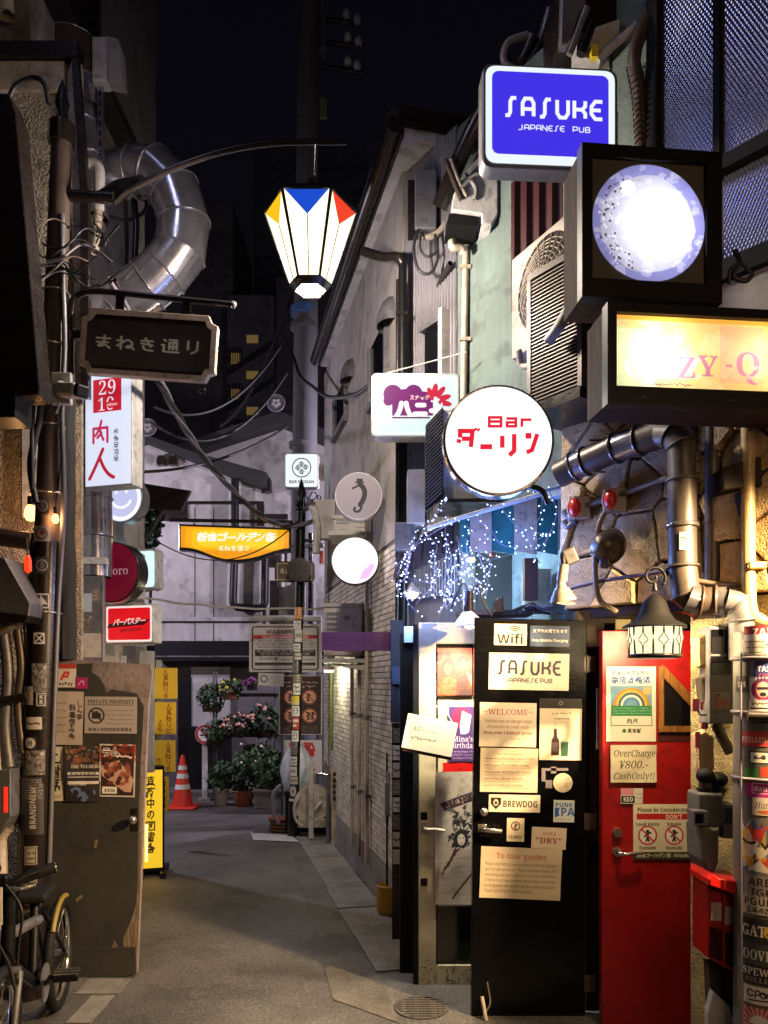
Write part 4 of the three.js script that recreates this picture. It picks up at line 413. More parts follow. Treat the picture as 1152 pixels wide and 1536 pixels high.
// mitred sheet-metal duct: every straight gore is a part, with a raised seam where two meet
function duct(t, pts, r, m, o = {}) {
  const N = 22, rings = pts.map((p, i) => {
    const a = pts[Math.max(0, i - 1)], b = pts[Math.min(pts.length - 1, i + 1)], din = p.clone().sub(a), dout = b.clone().sub(p);
    if (!i) din.copy(dout); if (i === pts.length - 1) dout.copy(din); din.normalize(); dout.normalize();
    const n = din.clone().add(dout).normalize(); return { p, n, din, dout };
  });
  let up = V(0, 0, 1); const rr = Array.isArray(r) ? r : pts.map(() => r);
  const ring = (i, dir, e = 0) => { const { p, n } = rings[i], d = dir, a = up.clone().addScaledVector(d, -up.dot(d)).normalize(), b = d.clone().cross(a), out = []; for (let k = 0; k <= N; k++) { const q = k / N * Math.PI * 2, v = a.clone().multiplyScalar(Math.cos(q) * (rr[i] + e)).addScaledVector(b, Math.sin(q) * (rr[i] + e)); v.addScaledVector(d, -v.dot(n) / d.dot(n)); out.push(v.add(p)); } return out; };
  for (let i = 0; i + 1 < pts.length; i++) {
    const d = rings[i].dout, A0 = ring(i, d), B0 = ring(i + 1, d), pos = [], uv = [], idx = [], L = pts[i].distanceTo(pts[i + 1]);
    for (let k = 0; k <= N; k++) { pos.push(...A0[k].toArray(), ...B0[k].toArray()); uv.push(k / N * 6.28 * rr[i], i * 0.3, k / N * 6.28 * rr[i], i * 0.3 + L); if (k < N) idx.push(2 * k, 2 * k + 1, 2 * k + 2, 2 * k + 1, 2 * k + 3, 2 * k + 2); }
    const g = new THREE.BufferGeometry(); g.setAttribute('position', new THREE.Float32BufferAttribute(pos, 3)); g.setAttribute('uv', new THREE.Float32BufferAttribute(uv, 2)); g.setIndex(idx); g.computeVertexNormals();
    const nn = g.attributes.normal; for (const c of [0, 1]) { const v = V(nn.getX(c) + nn.getX(2 * N + c), nn.getY(c) + nn.getY(2 * N + c), nn.getZ(c) + nn.getZ(2 * N + c)).normalize(); nn.setXYZ(c, v.x, v.y, v.z); nn.setXYZ(2 * N + c, v.x, v.y, v.z); }
    const s = t.add(o.name ?? 'duct_section', g, (o.mats?.[i % o.mats.length]) ?? m);
    if (i && !o.plain) { const R = ring(i, rings[i].n, 0.004); t.add('seam', new THREE.TubeGeometry(new THREE.CatmullRomCurve3(R.slice(0, N), true), 44, o.seam ?? 0.006, 5, true), m, s); }
  }
}
function stickersOn(t, r, list, lean = 0) {          // [art, local y, angle, w, h] wrapped on a round post of radius r standing at the thing's origin
  for (const [a, y, ang, w, h, x = 0] of list) { const g = new THREE.CylinderGeometry(r, r, h, 8, 1, true, ang - w / r / 2, w / r), uv = g.attributes.uv; for (let i = 0; i < uv.count; i++) uv.setXY(i, a.u0 + uv.getX(i) * (a.u1 - a.u0), a.v0 + uv.getY(i) * (a.v1 - a.v0)); g.translate(x + lean * y, y, 0); t.add('sticker', g, inked(a, 0.55)); }
}
// ---------- the stuccoed house, the dark signboard and the clutter beside it ----------
{
  const t = new Thing('stucco_house', 'rough stuccoed house wall with dark trim behind the street lamp post', 'house', 60, 1440, 4.32);
  t.box('wall', -90, 96, 122, 1439, 0, 0.03, M.stucco); t.box('roof_board', -90, 74, 122, 96, 0.06, 0.1, M.darkMetal);
  t.poly('corner_board', [[112, 96], [121, 96], [137, 300], [137, 600], [126, 600], [126, 300]], 0.05, 0.05, M.darkMetal); t.poly('pale_trim', [[104, 120], [111, 96], [125, 300], [125, 560], [118, 560]], 0.03, 0.03, M.whiteTrim);
  t.box('fascia', -90, 98, 100, 140, 0.03, 0.03, M.offWhite); t.box('lower_trim', 38, 600, 60, 780, 0.04, 0.04, M.whiteTrim);
  const s = new Thing('edge_on_signboard', 'large dark brown box sign seen edge-on beside the stucco wall', 'sign', 10, 600, 3.35);
  s.poly('panel', [[-60, 130], [14, 142], [24, 170], [60, 580], [58, 592], [-60, 600]], 0, 0.12, M.darkMetal, { bevel: 0.004 }); s.box('lower_lip', -60, 590, 26, 628, 0.02, 0.16, M.black, { r: 0.005 });
  const r = new Thing('roof_pipe', 'mottled white pipe and boards at the eave of the stucco house', 'pipe', 30, 70, 4.5);
  r.rod('pipe', [[22, -30, 0.2], [30, 20, 0.2], [34, 68, 0.2]], 0.05, M.offWhite); r.box('board', -20, -30, 12, 66, 0.1, 0.05, M.mauve); r.box('board', 44, -30, 66, 24, 0.05, 0.05, M.mauve);
  // low clutter between the house and the lamp post
  const q = new Thing('extractor_hood', 'dark grey angled extractor hood under pipes', 'hood', 20, 930, 3.6);
  q.poly('hood', [[-40, 832], [8, 836], [47, 905], [44, 925], [-40, 915]], 0, 0.3, M.greyMetal, { bevel: 0.006 }); q.poly('brim', [[-40, 915], [45, 924], [40, 934], [-40, 940]], 0.02, 0.3, M.darkMetal);
  const pp = new Thing('pipe_bundle', 'brown pipes and hoses hanging beside the stickered lamp post', 'pipes', 20, 1060, 3.75);
  pp.rod('beam', [[-40, 800], [47, 812]], 0.045, M.bronze); pp.rod('hose', [[-30, 925, .1], [10, 950, .1], [36, 935, .1], [46, 915, .1]], 0.02, M.cableBrown); pp.rod('hose', [[6, 950], [12, 1010], [8, 1090], [14, 1150]], 0.028, M.greyMetal); pp.rod('hose', [[26, 945], [32, 1000], [27, 1060], [34, 1130]], 0.022, M.bronze);
  pp.rod('hose', [[38, 940], [42, 1010], [39, 1100]], 0.012, M.cable); pp.rod('cross_bar', [[-40, 1062, .05], [48, 1044, .05]], 0.022, M.darkMetal); pp.rod('pipe', [[-10, 1060], [-4, 1200], [0, 1330]], 0.04, M.offWhite); pp.rod('elbow', [[22, 1236, .05], [14, 1244, .05], [8, 1262, .05], [8, 1330, .05], [8, 1470, .05]], 0.03, M.offWhite);
  const mb = new Thing('meter_cabinet', 'pale grey meter cabinet with a red lit strip by the bicycle', 'meter box', 10, 1250, 3.7);
  mb.poly('cabinet', [[-40, 1158], [24, 1152], [24, 1222], [10, 1246], [-40, 1250]], 0.05, 0.14, M.greyMetal, { bevel: 0.004 }); mb.box('red_strip', 14, 1178, 20, 1216, 0.056, 0.01, lit('lit_red_strip', 0xff2a1a, 1.2));
  for (const [x, y, z, w] of [[46, 766, 3.95, 'bare warm bulb hanging under the stucco wall trim'], [83, 776, 3.75, 'small warm bulb beside the sticker-covered post']]) {
    const b = new Thing('hanging_bulb', w, 'lamp', x, y, z); const h = x < 60 ? 1 : 0.55;
    b.add('glass_bulb', lathe([[0, -0.055 * h], [0.02 * h, -0.05 * h], [0.032 * h, -0.025 * h], [0.026 * h, 0.012 * h], [0.014 * h, 0.03 * h], [0, 0.03 * h]], 16), M.bulbWarm); b.add('socket', moved(new THREE.CylinderGeometry(0.016 * h, 0.016 * h, 0.045, 12), 0, 0.05 * h, 0), M.black); b.add('flex', cyl(V(0, 0.06 * h, 0), V(0.005, 0.28, -0.05), 0.004), M.cable); b.point(x, y, 0, 0xffb878, x < 60 ? 0.3 : 0.2, 1);
  }
  const ch = new Thing('chili_light', 'small red party bulb hanging above the extractor hood', 'lamp', 42, 846, 3.5); ch.add('bulb', lathe([[0, -0.045], [0.016, -0.03], [0.015, 0.02], [0.008, 0.04], [0, 0.04]], 12), lit('lit_red_bulb', 0xff3a12, 1.4)); ch.add('flex', cyl(V(0, 0.035, 0), V(-0.01, 0.12, 0), 0.004), M.cable);
}
// ---------- street lamp ----------
const postBase = P(43, 1494, 3.8).setY(0);
{
  const t = new Thing('street_lamp', 'tall dark street lamp post with curved arm and coloured glass lantern', 'street lamp', 43, CY + F * EYE / 3.8, 3.8), p = (x, y, z = 0) => t.L(x, y, z);
  const lean = (p(92, 190).x - p(45, 1400).x) / (p(92, 190).y - p(45, 1400).y), X = (y) => lean * y;
  t.add('post', cyl(V(0, 0, 0), V(X(2.25), 2.25, 0), 0.078, 0.075, 24), M.darkMetal); t.add('upper_post', cyl(V(X(2.25), 2.25, 0), V(X(4.28), 4.28, 0), 0.058, 0.05, 20), M.bronze);
  t.add('collar', cyl(V(X(4.22), 4.22, 0), V(X(4.32), 4.32, 0), 0.062, 0.06, 20), M.darkMetal); const f = lathe([[0, 0], [0.05, 0], [0.04, 0.02], [0.018, 0.05], [0.036, 0.1], [0.02, 0.17], [0, 0.23]], 6); f.translate(X(4.32), 4.32, 0); t.add('finial', f, M.black);
  t.add('arm_socket', cyl(p(96, 293), p(172, 297), 0.028, 0.028), M.darkMetal); t.add('arm', tubeG([p(150, 302), p(190, 286), p(262, 252), p(340, 226), p(420, 214), p(520, 213)], 0.015, 40, 10), M.darkMetal); t.poly('arm_gusset', [[140, 294], [176, 272], [215, 264], [172, 306]], 0.015, 0.03, M.darkMetal); t.add('hook', cyl(p(474, 214), p(472, 262), 0.007), M.chrome);
  t.add('conduit', tubeG([p(98, 330, .04), p(100, 420, .05), p(102, 520, .04), p(98, 620, .04), p(98, 760, .02), p(90, 900, .02), p(84, 1060, .02), p(76, 1300, .02)], 0.014, 60, 8), M.greyMetal);
  for (const y of [440, 520, 640, 742, 920]) t.add('strap', moved(new THREE.TorusGeometry(y < 700 ? 0.064 : 0.083, 0.005, 6, 24).rotateX(Math.PI / 2), X(p(0, y).y), p(0, y).y, 0), M.chrome);
  // the lantern: six-sided glass, wider above
  const c = p(466, 365), lan = new THREE.Group(); lan.name = 'lantern'; lan.position.copy(c); lan.rotation.y = 0.0; t.g.add(lan); const kk = t.k, R1 = 69 * kk, R0 = 30 * kk, y1 = 46 * kk, y0 = -64 * kk;
  const hex = (R, y, i) => V(Math.sin(i * Math.PI / 3 + Math.PI / 6) * R, y, Math.cos(i * Math.PI / 3 + Math.PI / 6) * R);
  const flat = (tris) => { const g = new THREE.BufferGeometry(); g.setAttribute('position', new THREE.Float32BufferAttribute(tris.flatMap((v) => v.toArray()), 3)); g.computeVertexNormals(); return g; };
  const glass = []; for (let i = 0; i < 6; i++) { const a = hex(R1, y1, i), b = hex(R1, y1, i + 1), d = hex(R0, y0, i), e = hex(R0, y0, i + 1); glass.push(a, d, e, a, e, b); } t.add('glass', flat(glass), M.lampGlass, lan);
  for (let i = 0; i < 6; i++) {
    const a = hex(R1, y1, i), b = hex(R1, y1, i + 1), d = hex(R0, y0, i), e = hex(R0, y0, i + 1), out = a.clone().add(b).setY(0).normalize().multiplyScalar(0.004), m = a.clone().add(b).multiplyScalar(0.5).lerp(d.clone().add(e).multiplyScalar(0.5), 0.3);
    t.add('coloured_pane', flat([a, m, b].map((v) => v.clone().add(out))), [M.paneRed, M.paneYellow, M.paneYellow, M.paneRed, M.paneYellow, M.paneBlue][i], lan);
    t.add('glazing_bar', cyl(hex(R1 + 0.004, y1, i), hex(R0 + 0.004, y0, i), 0.009, 0.007, 6), M.black, lan); t.add('pane_lead', cyl(m.clone().add(out), d.clone().add(e).multiplyScalar(0.5).add(out), 0.0025, 0.0025, 5), M.black, lan);
  }
  t.add('roof', moved(new THREE.CylinderGeometry(0.06, R1 + 0.012, 0.07, 6), 0, y1 + 0.045, 0, Math.PI / 6), M.blackMatte, lan); t.add('roof_cap', moved(new THREE.CylinderGeometry(0.012, 0.06, 0.1, 6), 0, y1 + 0.12, 0, Math.PI / 6), M.blackMatte, lan); t.add('top_rim', moved(new THREE.TorusGeometry(R1, 0.012, 6, 6).rotateX(Math.PI / 2), 0, y1, 0, 0), M.blackMatte, lan); t.add('bottom_ring', moved(new THREE.CylinderGeometry(R0 + 0.012, R0 * 0.8, 0.03, 6, 1, true), 0, y0 - 0.01, 0, Math.PI / 6), M.darkMetal, lan); t.add('bulb', new THREE.SphereGeometry(0.045, 14, 10), M.bulbWhite, lan);
  t.point(466, 372, 0, 0xfff0de, 10, 4);
  const sb = A.bits, an = 0.12; stickersOn(t, 0.0795, [[sb[0], 2.2, an, .06, .08], [sb[1], 2.06, an, .08, .075], [sb[0], 1.9, an + .1, .07, .085], [sb[2], 1.72, an, .1, .075], [sb[3], 1.53, an + .1, .062, .066], [sb[7], 1.33, an + .2, .07, .14], [sb[4], 1.22, an + .35, .05, .07], [sb[14], 1.24, an - .5, .06, .09], [sb[5], 1.1, an - .05, .08, .06], [sb[6], 1.0, an - .2, .06, .06], [sb[7], 0.9, an + .1, .1, .12], [sb[8], 0.68, an, .12, .28], [sb[9], 0.43, an + .1, .06, .09], [sb[10], 0.31, an, .09, .07], [sb[11], 0.2, an + .5, .05, .05], [sb[12], 0.2, an - .25, .04, .03], [sb[13], 0.12, an - .1, .08, .07]].map(([a, y, g, w, h]) => [a, y * 0.96 + 0.3, g, w, h]), lean);
}
{ // hanging street-name board on its bracket
  const t = new Thing('street_name_sign', 'dark wooden street-name board with notched pale rim and carved Japanese lettering', 'sign', 222, 520, 3.8, { rz: -0.07 });
  const n = [[136, 470], [312, 470], [317, 481], [326, 485], [326, 554], [317, 558], [312, 568], [136, 568], [131, 558], [122, 554], [122, 485], [131, 481]], inn = [[142, 478], [307, 478], [311, 487], [318, 491], [318, 549], [311, 552], [307, 561], [142, 561], [137, 552], [130, 549], [130, 491], [137, 487]];
  t.poly('rim', n, 0.018, 0.036, M.offWhite, { holes: [inn], bevel: 0.003 }); t.poly('board', inn.map(([x, y]) => [x + (x < 222 ? -1 : 1), y + (y < 520 ? -1 : 1)]), 0.01, 0.022, M.darkWood);
  t.print('lettering', 131, 485, 317, 555, 0.0125, A.maneki, inked(A.maneki)); for (const x of [176, 276]) t.box('hanger', x - 6, 446, x + 6, 474, 0.01, 0.016, M.darkMetal); for (const [x, y] of [[133, 574], [308, 580]]) t.add('eye_ring', moved(new THREE.TorusGeometry(0.014, 0.004, 6, 14), t.L(x, y).x, t.L(x, y).y, 0), M.darkMetal);
  const b = new Thing('sign_bracket', 'bent steel tube bracket carrying the street-name board', 'bracket', 110, 500, 3.8); b.rod('tube', [[106, 560], [106, 470], [112, 446], [128, 438], [160, 438], [350, 457]], 0.016, M.darkMetal, { seg: 50, tension: 0.2 }); b.box('clamp', 100, 498, 128, 510, 0.02, 0.03, M.darkMetal); b.add('end_cap', moved(new THREE.SphereGeometry(0.018, 10, 8), b.L(350, 457).x, b.L(350, 457).y, 0), M.chrome);
}
{ // security camera
  const t = new Thing('security_camera', 'white bullet security camera clamped to the lamp post', 'security camera', 90, 580, 3.72);
  t.box('mount', 76, 558, 106, 606, 0, 0.03, M.white, { r: 0.006 }); const b = moved(boxG(0.075, 0.066, 0.17, 0.018), 0, 0, 0, 0.9, 0.25); b.translate(t.L(112, 592).x, t.L(112, 592).y, 0.05); t.add('body', b, M.white); const l = moved(boxG(0.066, 0.058, 0.03, 0.01), 0, 0, 0.1, 0); l.rotateX(0.25); l.rotateY(0.9); l.translate(t.L(112, 592).x, t.L(112, 592).y, 0.05); t.add('lens', l, M.black); t.add('joint', moved(new THREE.SphereGeometry(0.03, 14, 10), t.L(92, 582).x, t.L(92, 582).y, 0.01), M.white); t.rod('lead', [[92, 606, .02], [90, 618, .03], [86, 622, .02], [88, 606, 0]], 0.005, M.cableWhite);
}
{ // knots of cable on the lamp post
  const t = new Thing('cable_tangle', 'tangle of bundled cables tied around the lamp post', 'cables', 100, 400, 3.75);
  for (let i = 0; i < 11; i++) { const a = rnd(6.28), pts = [], cx = rnd(58, 150), cy = rnd(350, 430); for (let j = 0; j < 5; j++) pts.push([cx - 44 + j * 22, cy + Math.sin(a + j * 1.4) * 16 + rnd(-6, 6), 0.06 + 0.05 * Math.sin(j + a)]); t.rod('cable', pts, rnd(0.0035, 0.007), i % 3 ? M.cable : i % 2 ? M.cableBrown : M.cableGrey, { seg: 22, rad: 5 }); }
  for (let i = 0; i < 6; i++) t.rod('cable_end', [[150, 348, 0.08], [158 + i * 3, 362 + i * 3, 0.1], [154 + i * 4, 388 + rnd(-14, 10), 0.12]], 0.004, M.cable, { seg: 10, rad: 5 });
  t.rod('cable', [[20, 160, .05], [34, 142, .06], [62, 136, .08], [80, 150, .1], [84, 175, .08]], 0.012, M.cable); t.rod('cable', [[56, 430, .06], [58, 520, .06], [70, 620, .07], [54, 700, .06], [64, 760, .07]], 0.016, M.cable); t.rod('cable', [[64, 420, .08], [70, 540, .08], [60, 640, .08], [60, 740, .08]], 0.011, M.cable);
  const tp = new Thing('ivy_post', 'old dark post crusted with bark behind the stickered lamp post', 'post', 100, 985, 4.05);
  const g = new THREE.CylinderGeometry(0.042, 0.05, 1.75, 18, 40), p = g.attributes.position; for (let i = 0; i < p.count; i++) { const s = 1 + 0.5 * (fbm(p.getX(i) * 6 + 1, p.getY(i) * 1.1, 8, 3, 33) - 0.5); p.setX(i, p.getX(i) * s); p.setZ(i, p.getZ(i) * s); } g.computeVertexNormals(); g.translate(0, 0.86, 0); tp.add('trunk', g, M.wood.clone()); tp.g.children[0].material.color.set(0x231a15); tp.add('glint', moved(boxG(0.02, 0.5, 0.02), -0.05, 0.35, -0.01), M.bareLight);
}
// ---------- ducts and the pale building ----------
{
  const b = new Thing('pale_building', 'pale plastered building with dark upper storey behind the silver ducts', 'building', 150, 1300, 5.6, { pos: V(-2.45, 0, -5.45) });
  B(b, 'wall', -0.5, 0, 0.42, 5.7, 1.05, 2.1, M.mauve); B(b, 'upper_storey', -0.5, 5.702, 0.5, 8.5, 1.1, 2.2, M.darkWall); B(b, 'ledge', -0.5, 5.62, 0.56, 5.70, 1.14, 2.2, M.roof);
  for (let i = 0; i < 3; i++) b.add('railing', cyl(V(0.46, 8.1 + i * 0.3, 1.1), V(0.46, 8.1 + i * 0.3, -1.1), 0.02), M.darkMetal);
  B(b, 'lower_cladding', 0.421, 0, 0.44, 2.05, 1.04, 2.08, M.offWhite);
  const t = new Thing('ventilation_duct', 'large silver sheet-metal duct looping out and down the pale building', 'duct', 137, 980, 4.9), L = (x, y, z = 0) => t.L(x, y, z), k = t.k;
  duct(t, [L(106, -60), L(107, 70), L(108, 130), L(112, 168)], [42 * k, 42 * k, 42 * k, 38 * k], M.galv, { mats: [M.darkMetal, M.bronze, M.galv] }); duct(t, [L(116, 150), L(124, 190), L(131, 240), L(136, 300), L(137, 330)], 25 * k, M.galv);
  duct(t, [L(150, 243, -.15), L(200, 245, -.08), L(232, 256, -.02), L(262, 288, 0), L(276, 334, 0), L(270, 378, 0), L(246, 408, 0), L(222, 428, 0), L(172, 456, -.03), L(140, 486, -.08), L(136, 530, -.1)], [34, 36, 37, 38, 38, 38, 38, 38, 36, 32, 28].map((q) => q * k), M.galv);
  duct(t, [L(136, 500, -.1), L(136, 640, -.1), L(136, 742, -.1), L(136, 800, -.1), L(135, 862, -.1)], 23.5 * k, M.galv); t.box('tape', 113, 836, 159, 846, 0.012, 0.06, M.white);
  for (const y of [215, 330]) t.box('bracket', 140, y, 154, y + 12, 0.05, 0.1, M.greyMetal);
  const s = new Thing('slotted_rail', 'perforated steel rail and pale junction box beside the duct', 'rail', 150, 230, 4.85); s.box('rail', 146, 130, 154, 240, 0, 0.03, M.galv); for (let i = 0; i < 7; i++) s.box('slot', 148.5, 136 + i * 15, 151.5, 144 + i * 15, 0.002, 0.004, M.black); s.box('box', 142, 64, 164, 130, 0.05, 0.1, M.white, { r: 0.01 }); s.poly('cover', [[163, 62], [180, 66], [184, 78], [187, 132], [165, 128]], 0.04, 0.09, M.mauve, { bevel: 0.005 });
  const w = new Thing('white_downpipe', 'white plastic drainpipe elbow wrapped with tape', 'pipe', 146, 380, 4.6); w.rod('pipe', [[130, 246], [140, 246], [148, 254], [149, 275], [148, 318]], 0.034, M.white); w.rod('lower_pipe', [[148, 312], [145, 350], [142, 380]], 0.026, M.offWhite); for (const y of [325, 336, 347]) w.add('tape', moved(new THREE.TorusGeometry(0.028, 0.004, 6, 18).rotateX(Math.PI / 2), w.L(147, y).x, w.L(147, y).y, 0), M.cableBrown);
  const h = new Thing('black_hose', 'black glossy hose hanging inside the duct loop', 'hose', 205, 400, 5.1); h.rod('hose', [[200, 290], [204, 340], [202, 400], [206, 470]], 0.022, mat('glossy_black_hose', 0x1b1a20, 0.2)); h.rod('loop', [[155, 322], [190, 330], [216, 318], [220, 296]], 0.012, M.cable); h.rod('hose', [[188, 300], [190, 360], [188, 470]], 0.014, M.cable);
  const u = new Thing('utility_cover', 'grey metal casing with worn stickers below the duct', 'casing', 134, 990, 4.86); u.box('casing', 112, 864, 155, 1000, 0, 0.04, M.greyMetal, { r: 0.006 }); [[120, 890, 138, 918, 12], [138, 884, 150, 902, 9], [122, 922, 138, 946, 7], [118, 950, 152, 986, 14]].forEach(([x0, y0, x1, y1, i]) => u.print('sticker', x0, y0, x1, y1, 0.002, A.bits[i], inked(A.bits[i])));
}
// ---------- lit signs along that side ----------
function litBox(name, label, x0, y0, x1, y1, Z, a, o = {}) {
  const t = new Thing(name, label, 'sign', (x0 + x1) / 2, y1, Z, { ry: o.ry, rz: o.rz }), r = o.r ?? 0.012, d = o.depth ?? 0.09, A0 = t.L(x0, y0), B0 = t.L(x1, y1), k = t.k;
  t.add('case', moved(extr(rrect(A0.x, B0.y, B0.x, A0.y, r), d, 0.006), 0, 0, -d), o.body ?? M.white); const e = o.edge ?? 3;
  t.print('face', x0 + e, y0 + e, x1 - e, y1 - e, 0.009, a, glowing(a, o.glow ?? 1.1), { r: Math.max(0.002, r - 0.004) });
  if (o.light) t.area((x0 + x1) / 2, (y0 + y1) / 2, (x1 - x0) * k * 0.9, (y1 - y0) * k * 0.9, 0.03, o.color ?? 0xffffff, o.light);
  return t;
}
function litDisc(name, label, cx, cy, r, Z, a, o = {}) {
  const t = new Thing(name, label, 'sign', cx, cy + r, Z, { ry: o.ry }), k = t.k, d = o.depth ?? 0.08, R = r * k, c = t.L(cx, cy);
  const g = lathe([[0, -d], [R * 0.98, -d], [R, -d + 0.008], [R, -0.008], [R * 0.985, 0], [R * 0.95, 0.002], [R * 0.95, -0.006]], 56); g.rotateX(Math.PI / 2); g.translate(c.x, c.y, 0); t.add('case', g, o.body ?? M.greyMetal);
  t.add('face', fitUV(new THREE.CircleGeometry(R * 0.955, 56), a).translate(c.x, c.y, 0.001), o.glow === 0 ? inked(a) : glowing(a, o.glow ?? 1.2)); if (o.light) t.area(cx, cy, R * 1.6, R * 1.6, 0.03, o.color ?? 0xffffff, o.light); return t;
}
{
  const t = litBox('meat_bar_sign', 'tall white lightbox with red 2910 emblem and meat-bar lettering', 122, 556, 205, 730, 4.72, A.niku, { light: 0.9, color: 0xc6d2ff, glow: 0.82, depth: 0.1, r: 0.004, edge: 2, ry: -0.28 }); t.box('side_bracket', 110, 600, 122, 606, -0.03, 0.03, M.darkMetal); t.box('side_bracket', 110, 690, 122, 696, -0.03, 0.03, M.darkMetal);
  litDisc('smile_ring_sign', 'round lilac sign with glowing white ring and smile', 182, 748, 36, 5.5, A.smile, { light: 0.8, color: 0xbfc6ff, glow: 0.85, depth: 0.1, ry: -0.25 });
  litDisc('wine_red_round_sign', 'round wine-red sign reading Roro', 168, 858, 46, 5.2, A.roro, { glow: 0.32, depth: 0.12, body: M.darkMetal, light: 0.05, color: 0xff6080, ry: -0.25 });
  litBox('pale_cyan_sign', 'small blank pale cyan lightbox behind the wine-red round sign', 196, 824, 238, 884, 6.0, A.white, { light: 1.2, color: 0xc8f4ff, glow: 0.95, r: 0.03, ry: -0.3 });
  litBox('blue_edge_sign', 'narrow blue and white lit sign tucked behind the wine-red round sign', 182, 828, 212, 900, 5.6, A.blue, { glow: 0.7, r: 0.02 });
  litBox('red_bar_sign', 'red lit rectangular sign with slanted Japanese bar lettering', 152, 906, 237, 966, 5.3, A.buster, { light: 0.5, color: 0xff4030, glow: 0.85, r: 0.02, ry: -0.28 });
  const c = new Thing('wall_cabinets', 'pale grey cabinets and louvres below the red lit sign', 'cabinet', 200, 1000, 5.9); c.box('cabinet', 156, 968, 206, 1010, 0, 0.2, M.greyMetal, { r: 0.006 }); c.box('unit', 158, 984, 190, 998, 0.03, 0.1, M.white, { r: 0.006 }); c.box('panel', 205, 976, 226, 1160, -0.05, 0.06, M.whiteTrim); 
}
{ // ivy and dark awning over the signs
  const t = new Thing('dark_awning', 'small dark slatted awning jutting from the pale gable house', 'awning', 240, 760, 8.6); t.poly('slope', [[196, 722], [286, 736], [272, 766], [196, 760]], 0, 0.05, M.darkWood, { bevel: 0.004 }); for (let i = 0; i < 4; i++) t.rod('batten', [[198, 728 + i * 9, 0.01], [282 - i * 3, 740 + i * 7, 0.01]], 0.01, M.darkMetal); t.rod('strut', [[245, 764], [224, 800], [212, 815]], 0.03, M.darkMetal);
}
// ---------- painted board with its posters ----------
{
  const Z = 4.05, t = new Thing('painted_board_door', 'tall battered dark brown board door with torn paint and posters', 'door', 145, CY + F * EYE / Z, Z);
  const out = [[66, 996], [96, 988], [226, 997], [228, 1010], [222, 1060], [216, 1200], [212, 1300], [205, 1460], [150, 1470], [60, 1476], [66, 1200]];
  t.poly('board', out, 0, 0.03, M.bare); t.poly('paint_layer', [[66, 998], [140, 995], [138, 1008], [150, 1016], [158, 1030], [160, 1040], [168, 1034], [206, 1040], [216, 1060], [211, 1150], [208, 1220], [207, 1330], [203, 1362], [198, 1378], [192, 1392], [186, 1404], [185, 1420], [60, 1424], [67, 1200]], 0.004, 0.004, M.boardPaint); t.poly('raw_chip', [[184, 1398], [204, 1380], [207, 1420], [186, 1420]], 0.003, 0.004, M.bareLight); t.poly('raw_chip', [[168, 1422], [172, 1410], [177, 1422]], 0.0065, 0.004, M.bareLight);
  t.poly('kick_panel', [[60, 1423], [204, 1420], [205, 1460], [160, 1468], [62, 1474]], 0.012, 0.012, M.boardPaint); t.poly('edge_strip', [[208, 1170], [213, 1160], [210, 1330], [207, 1420], [203, 1420], [206, 1330]], 0.002, 0.01, M.bareLight);
  t.add('crystal_knob', moved(new THREE.IcosahedronGeometry(0.024, 1), t.L(203, 1228).x, t.L(203, 1228).y, 0.045), M.chrome); t.box('latch', 198, 1212, 208, 1246, 0.01, 0.012, M.darkMetal, { r: 0.003 });
  for (const [x, y, w, a] of [[144, 1265, 7, 0.2], [119, 1347, 9, 0.8]]) t.add('tape_scrap', moved(boxG(0.016, 0.045, 0.001), t.L(x, y).x, t.L(x, y).y, 0.007, 0, 0, -a), M.bareLight); t.add('hinge_post', moved(boxG(0.03, 1.95, 0.05), t.L(62, 0).x, 0.98, -0.03), M.darkMetal);
  const Pst = (n, l, c, x0, y0, x1, y1, a, o = {}) => poster(n, l, c, x0, y0, x1, y1, Z, 0.008 + (o.f ?? 0), a, inked(a, o.rough ?? 0.7), o);
  Pst('payment_sticker', 'white PayPay sticker with red logo on the brown board', 'sticker', 80, 996, 115, 1031, A.paypay, { stiff: 0.002 }); Pst('pink_sticker', 'tiny magenta square sticker on the brown board', 'sticker', 114, 1016, 132, 1033, A.pink, { stiff: 0.002 });
  Pst('handwritten_sheet', 'white paper sheet with brushed Japanese lines and prices', 'poster', 72, 1037, 126, 1117, A.sheet, { rz: -0.02, wave: 0.006 }); Pst('private_property_notice', 'grey PRIVATE PROPERTY notice with crossed-out camera', 'notice', 128, 1045, 206, 1100, A.property, { stiff: 0.003, rz: -0.01 });
  Pst('upstairs_notice', 'narrow cream paper with three large brushed characters', 'notice', 67, 1120, 96, 1201, A.upstairs); Pst('band_flyer', 'dark band flyer with curled lower edge', 'poster', 99, 1119, 151, 1202, A.flyer, { wave: 0.012 }); Pst('meat_poster', 'poster of grilled meat on a plate with price tag', 'poster', 150, 1116, 204, 1195, A.meat, { rz: -0.02 });
}
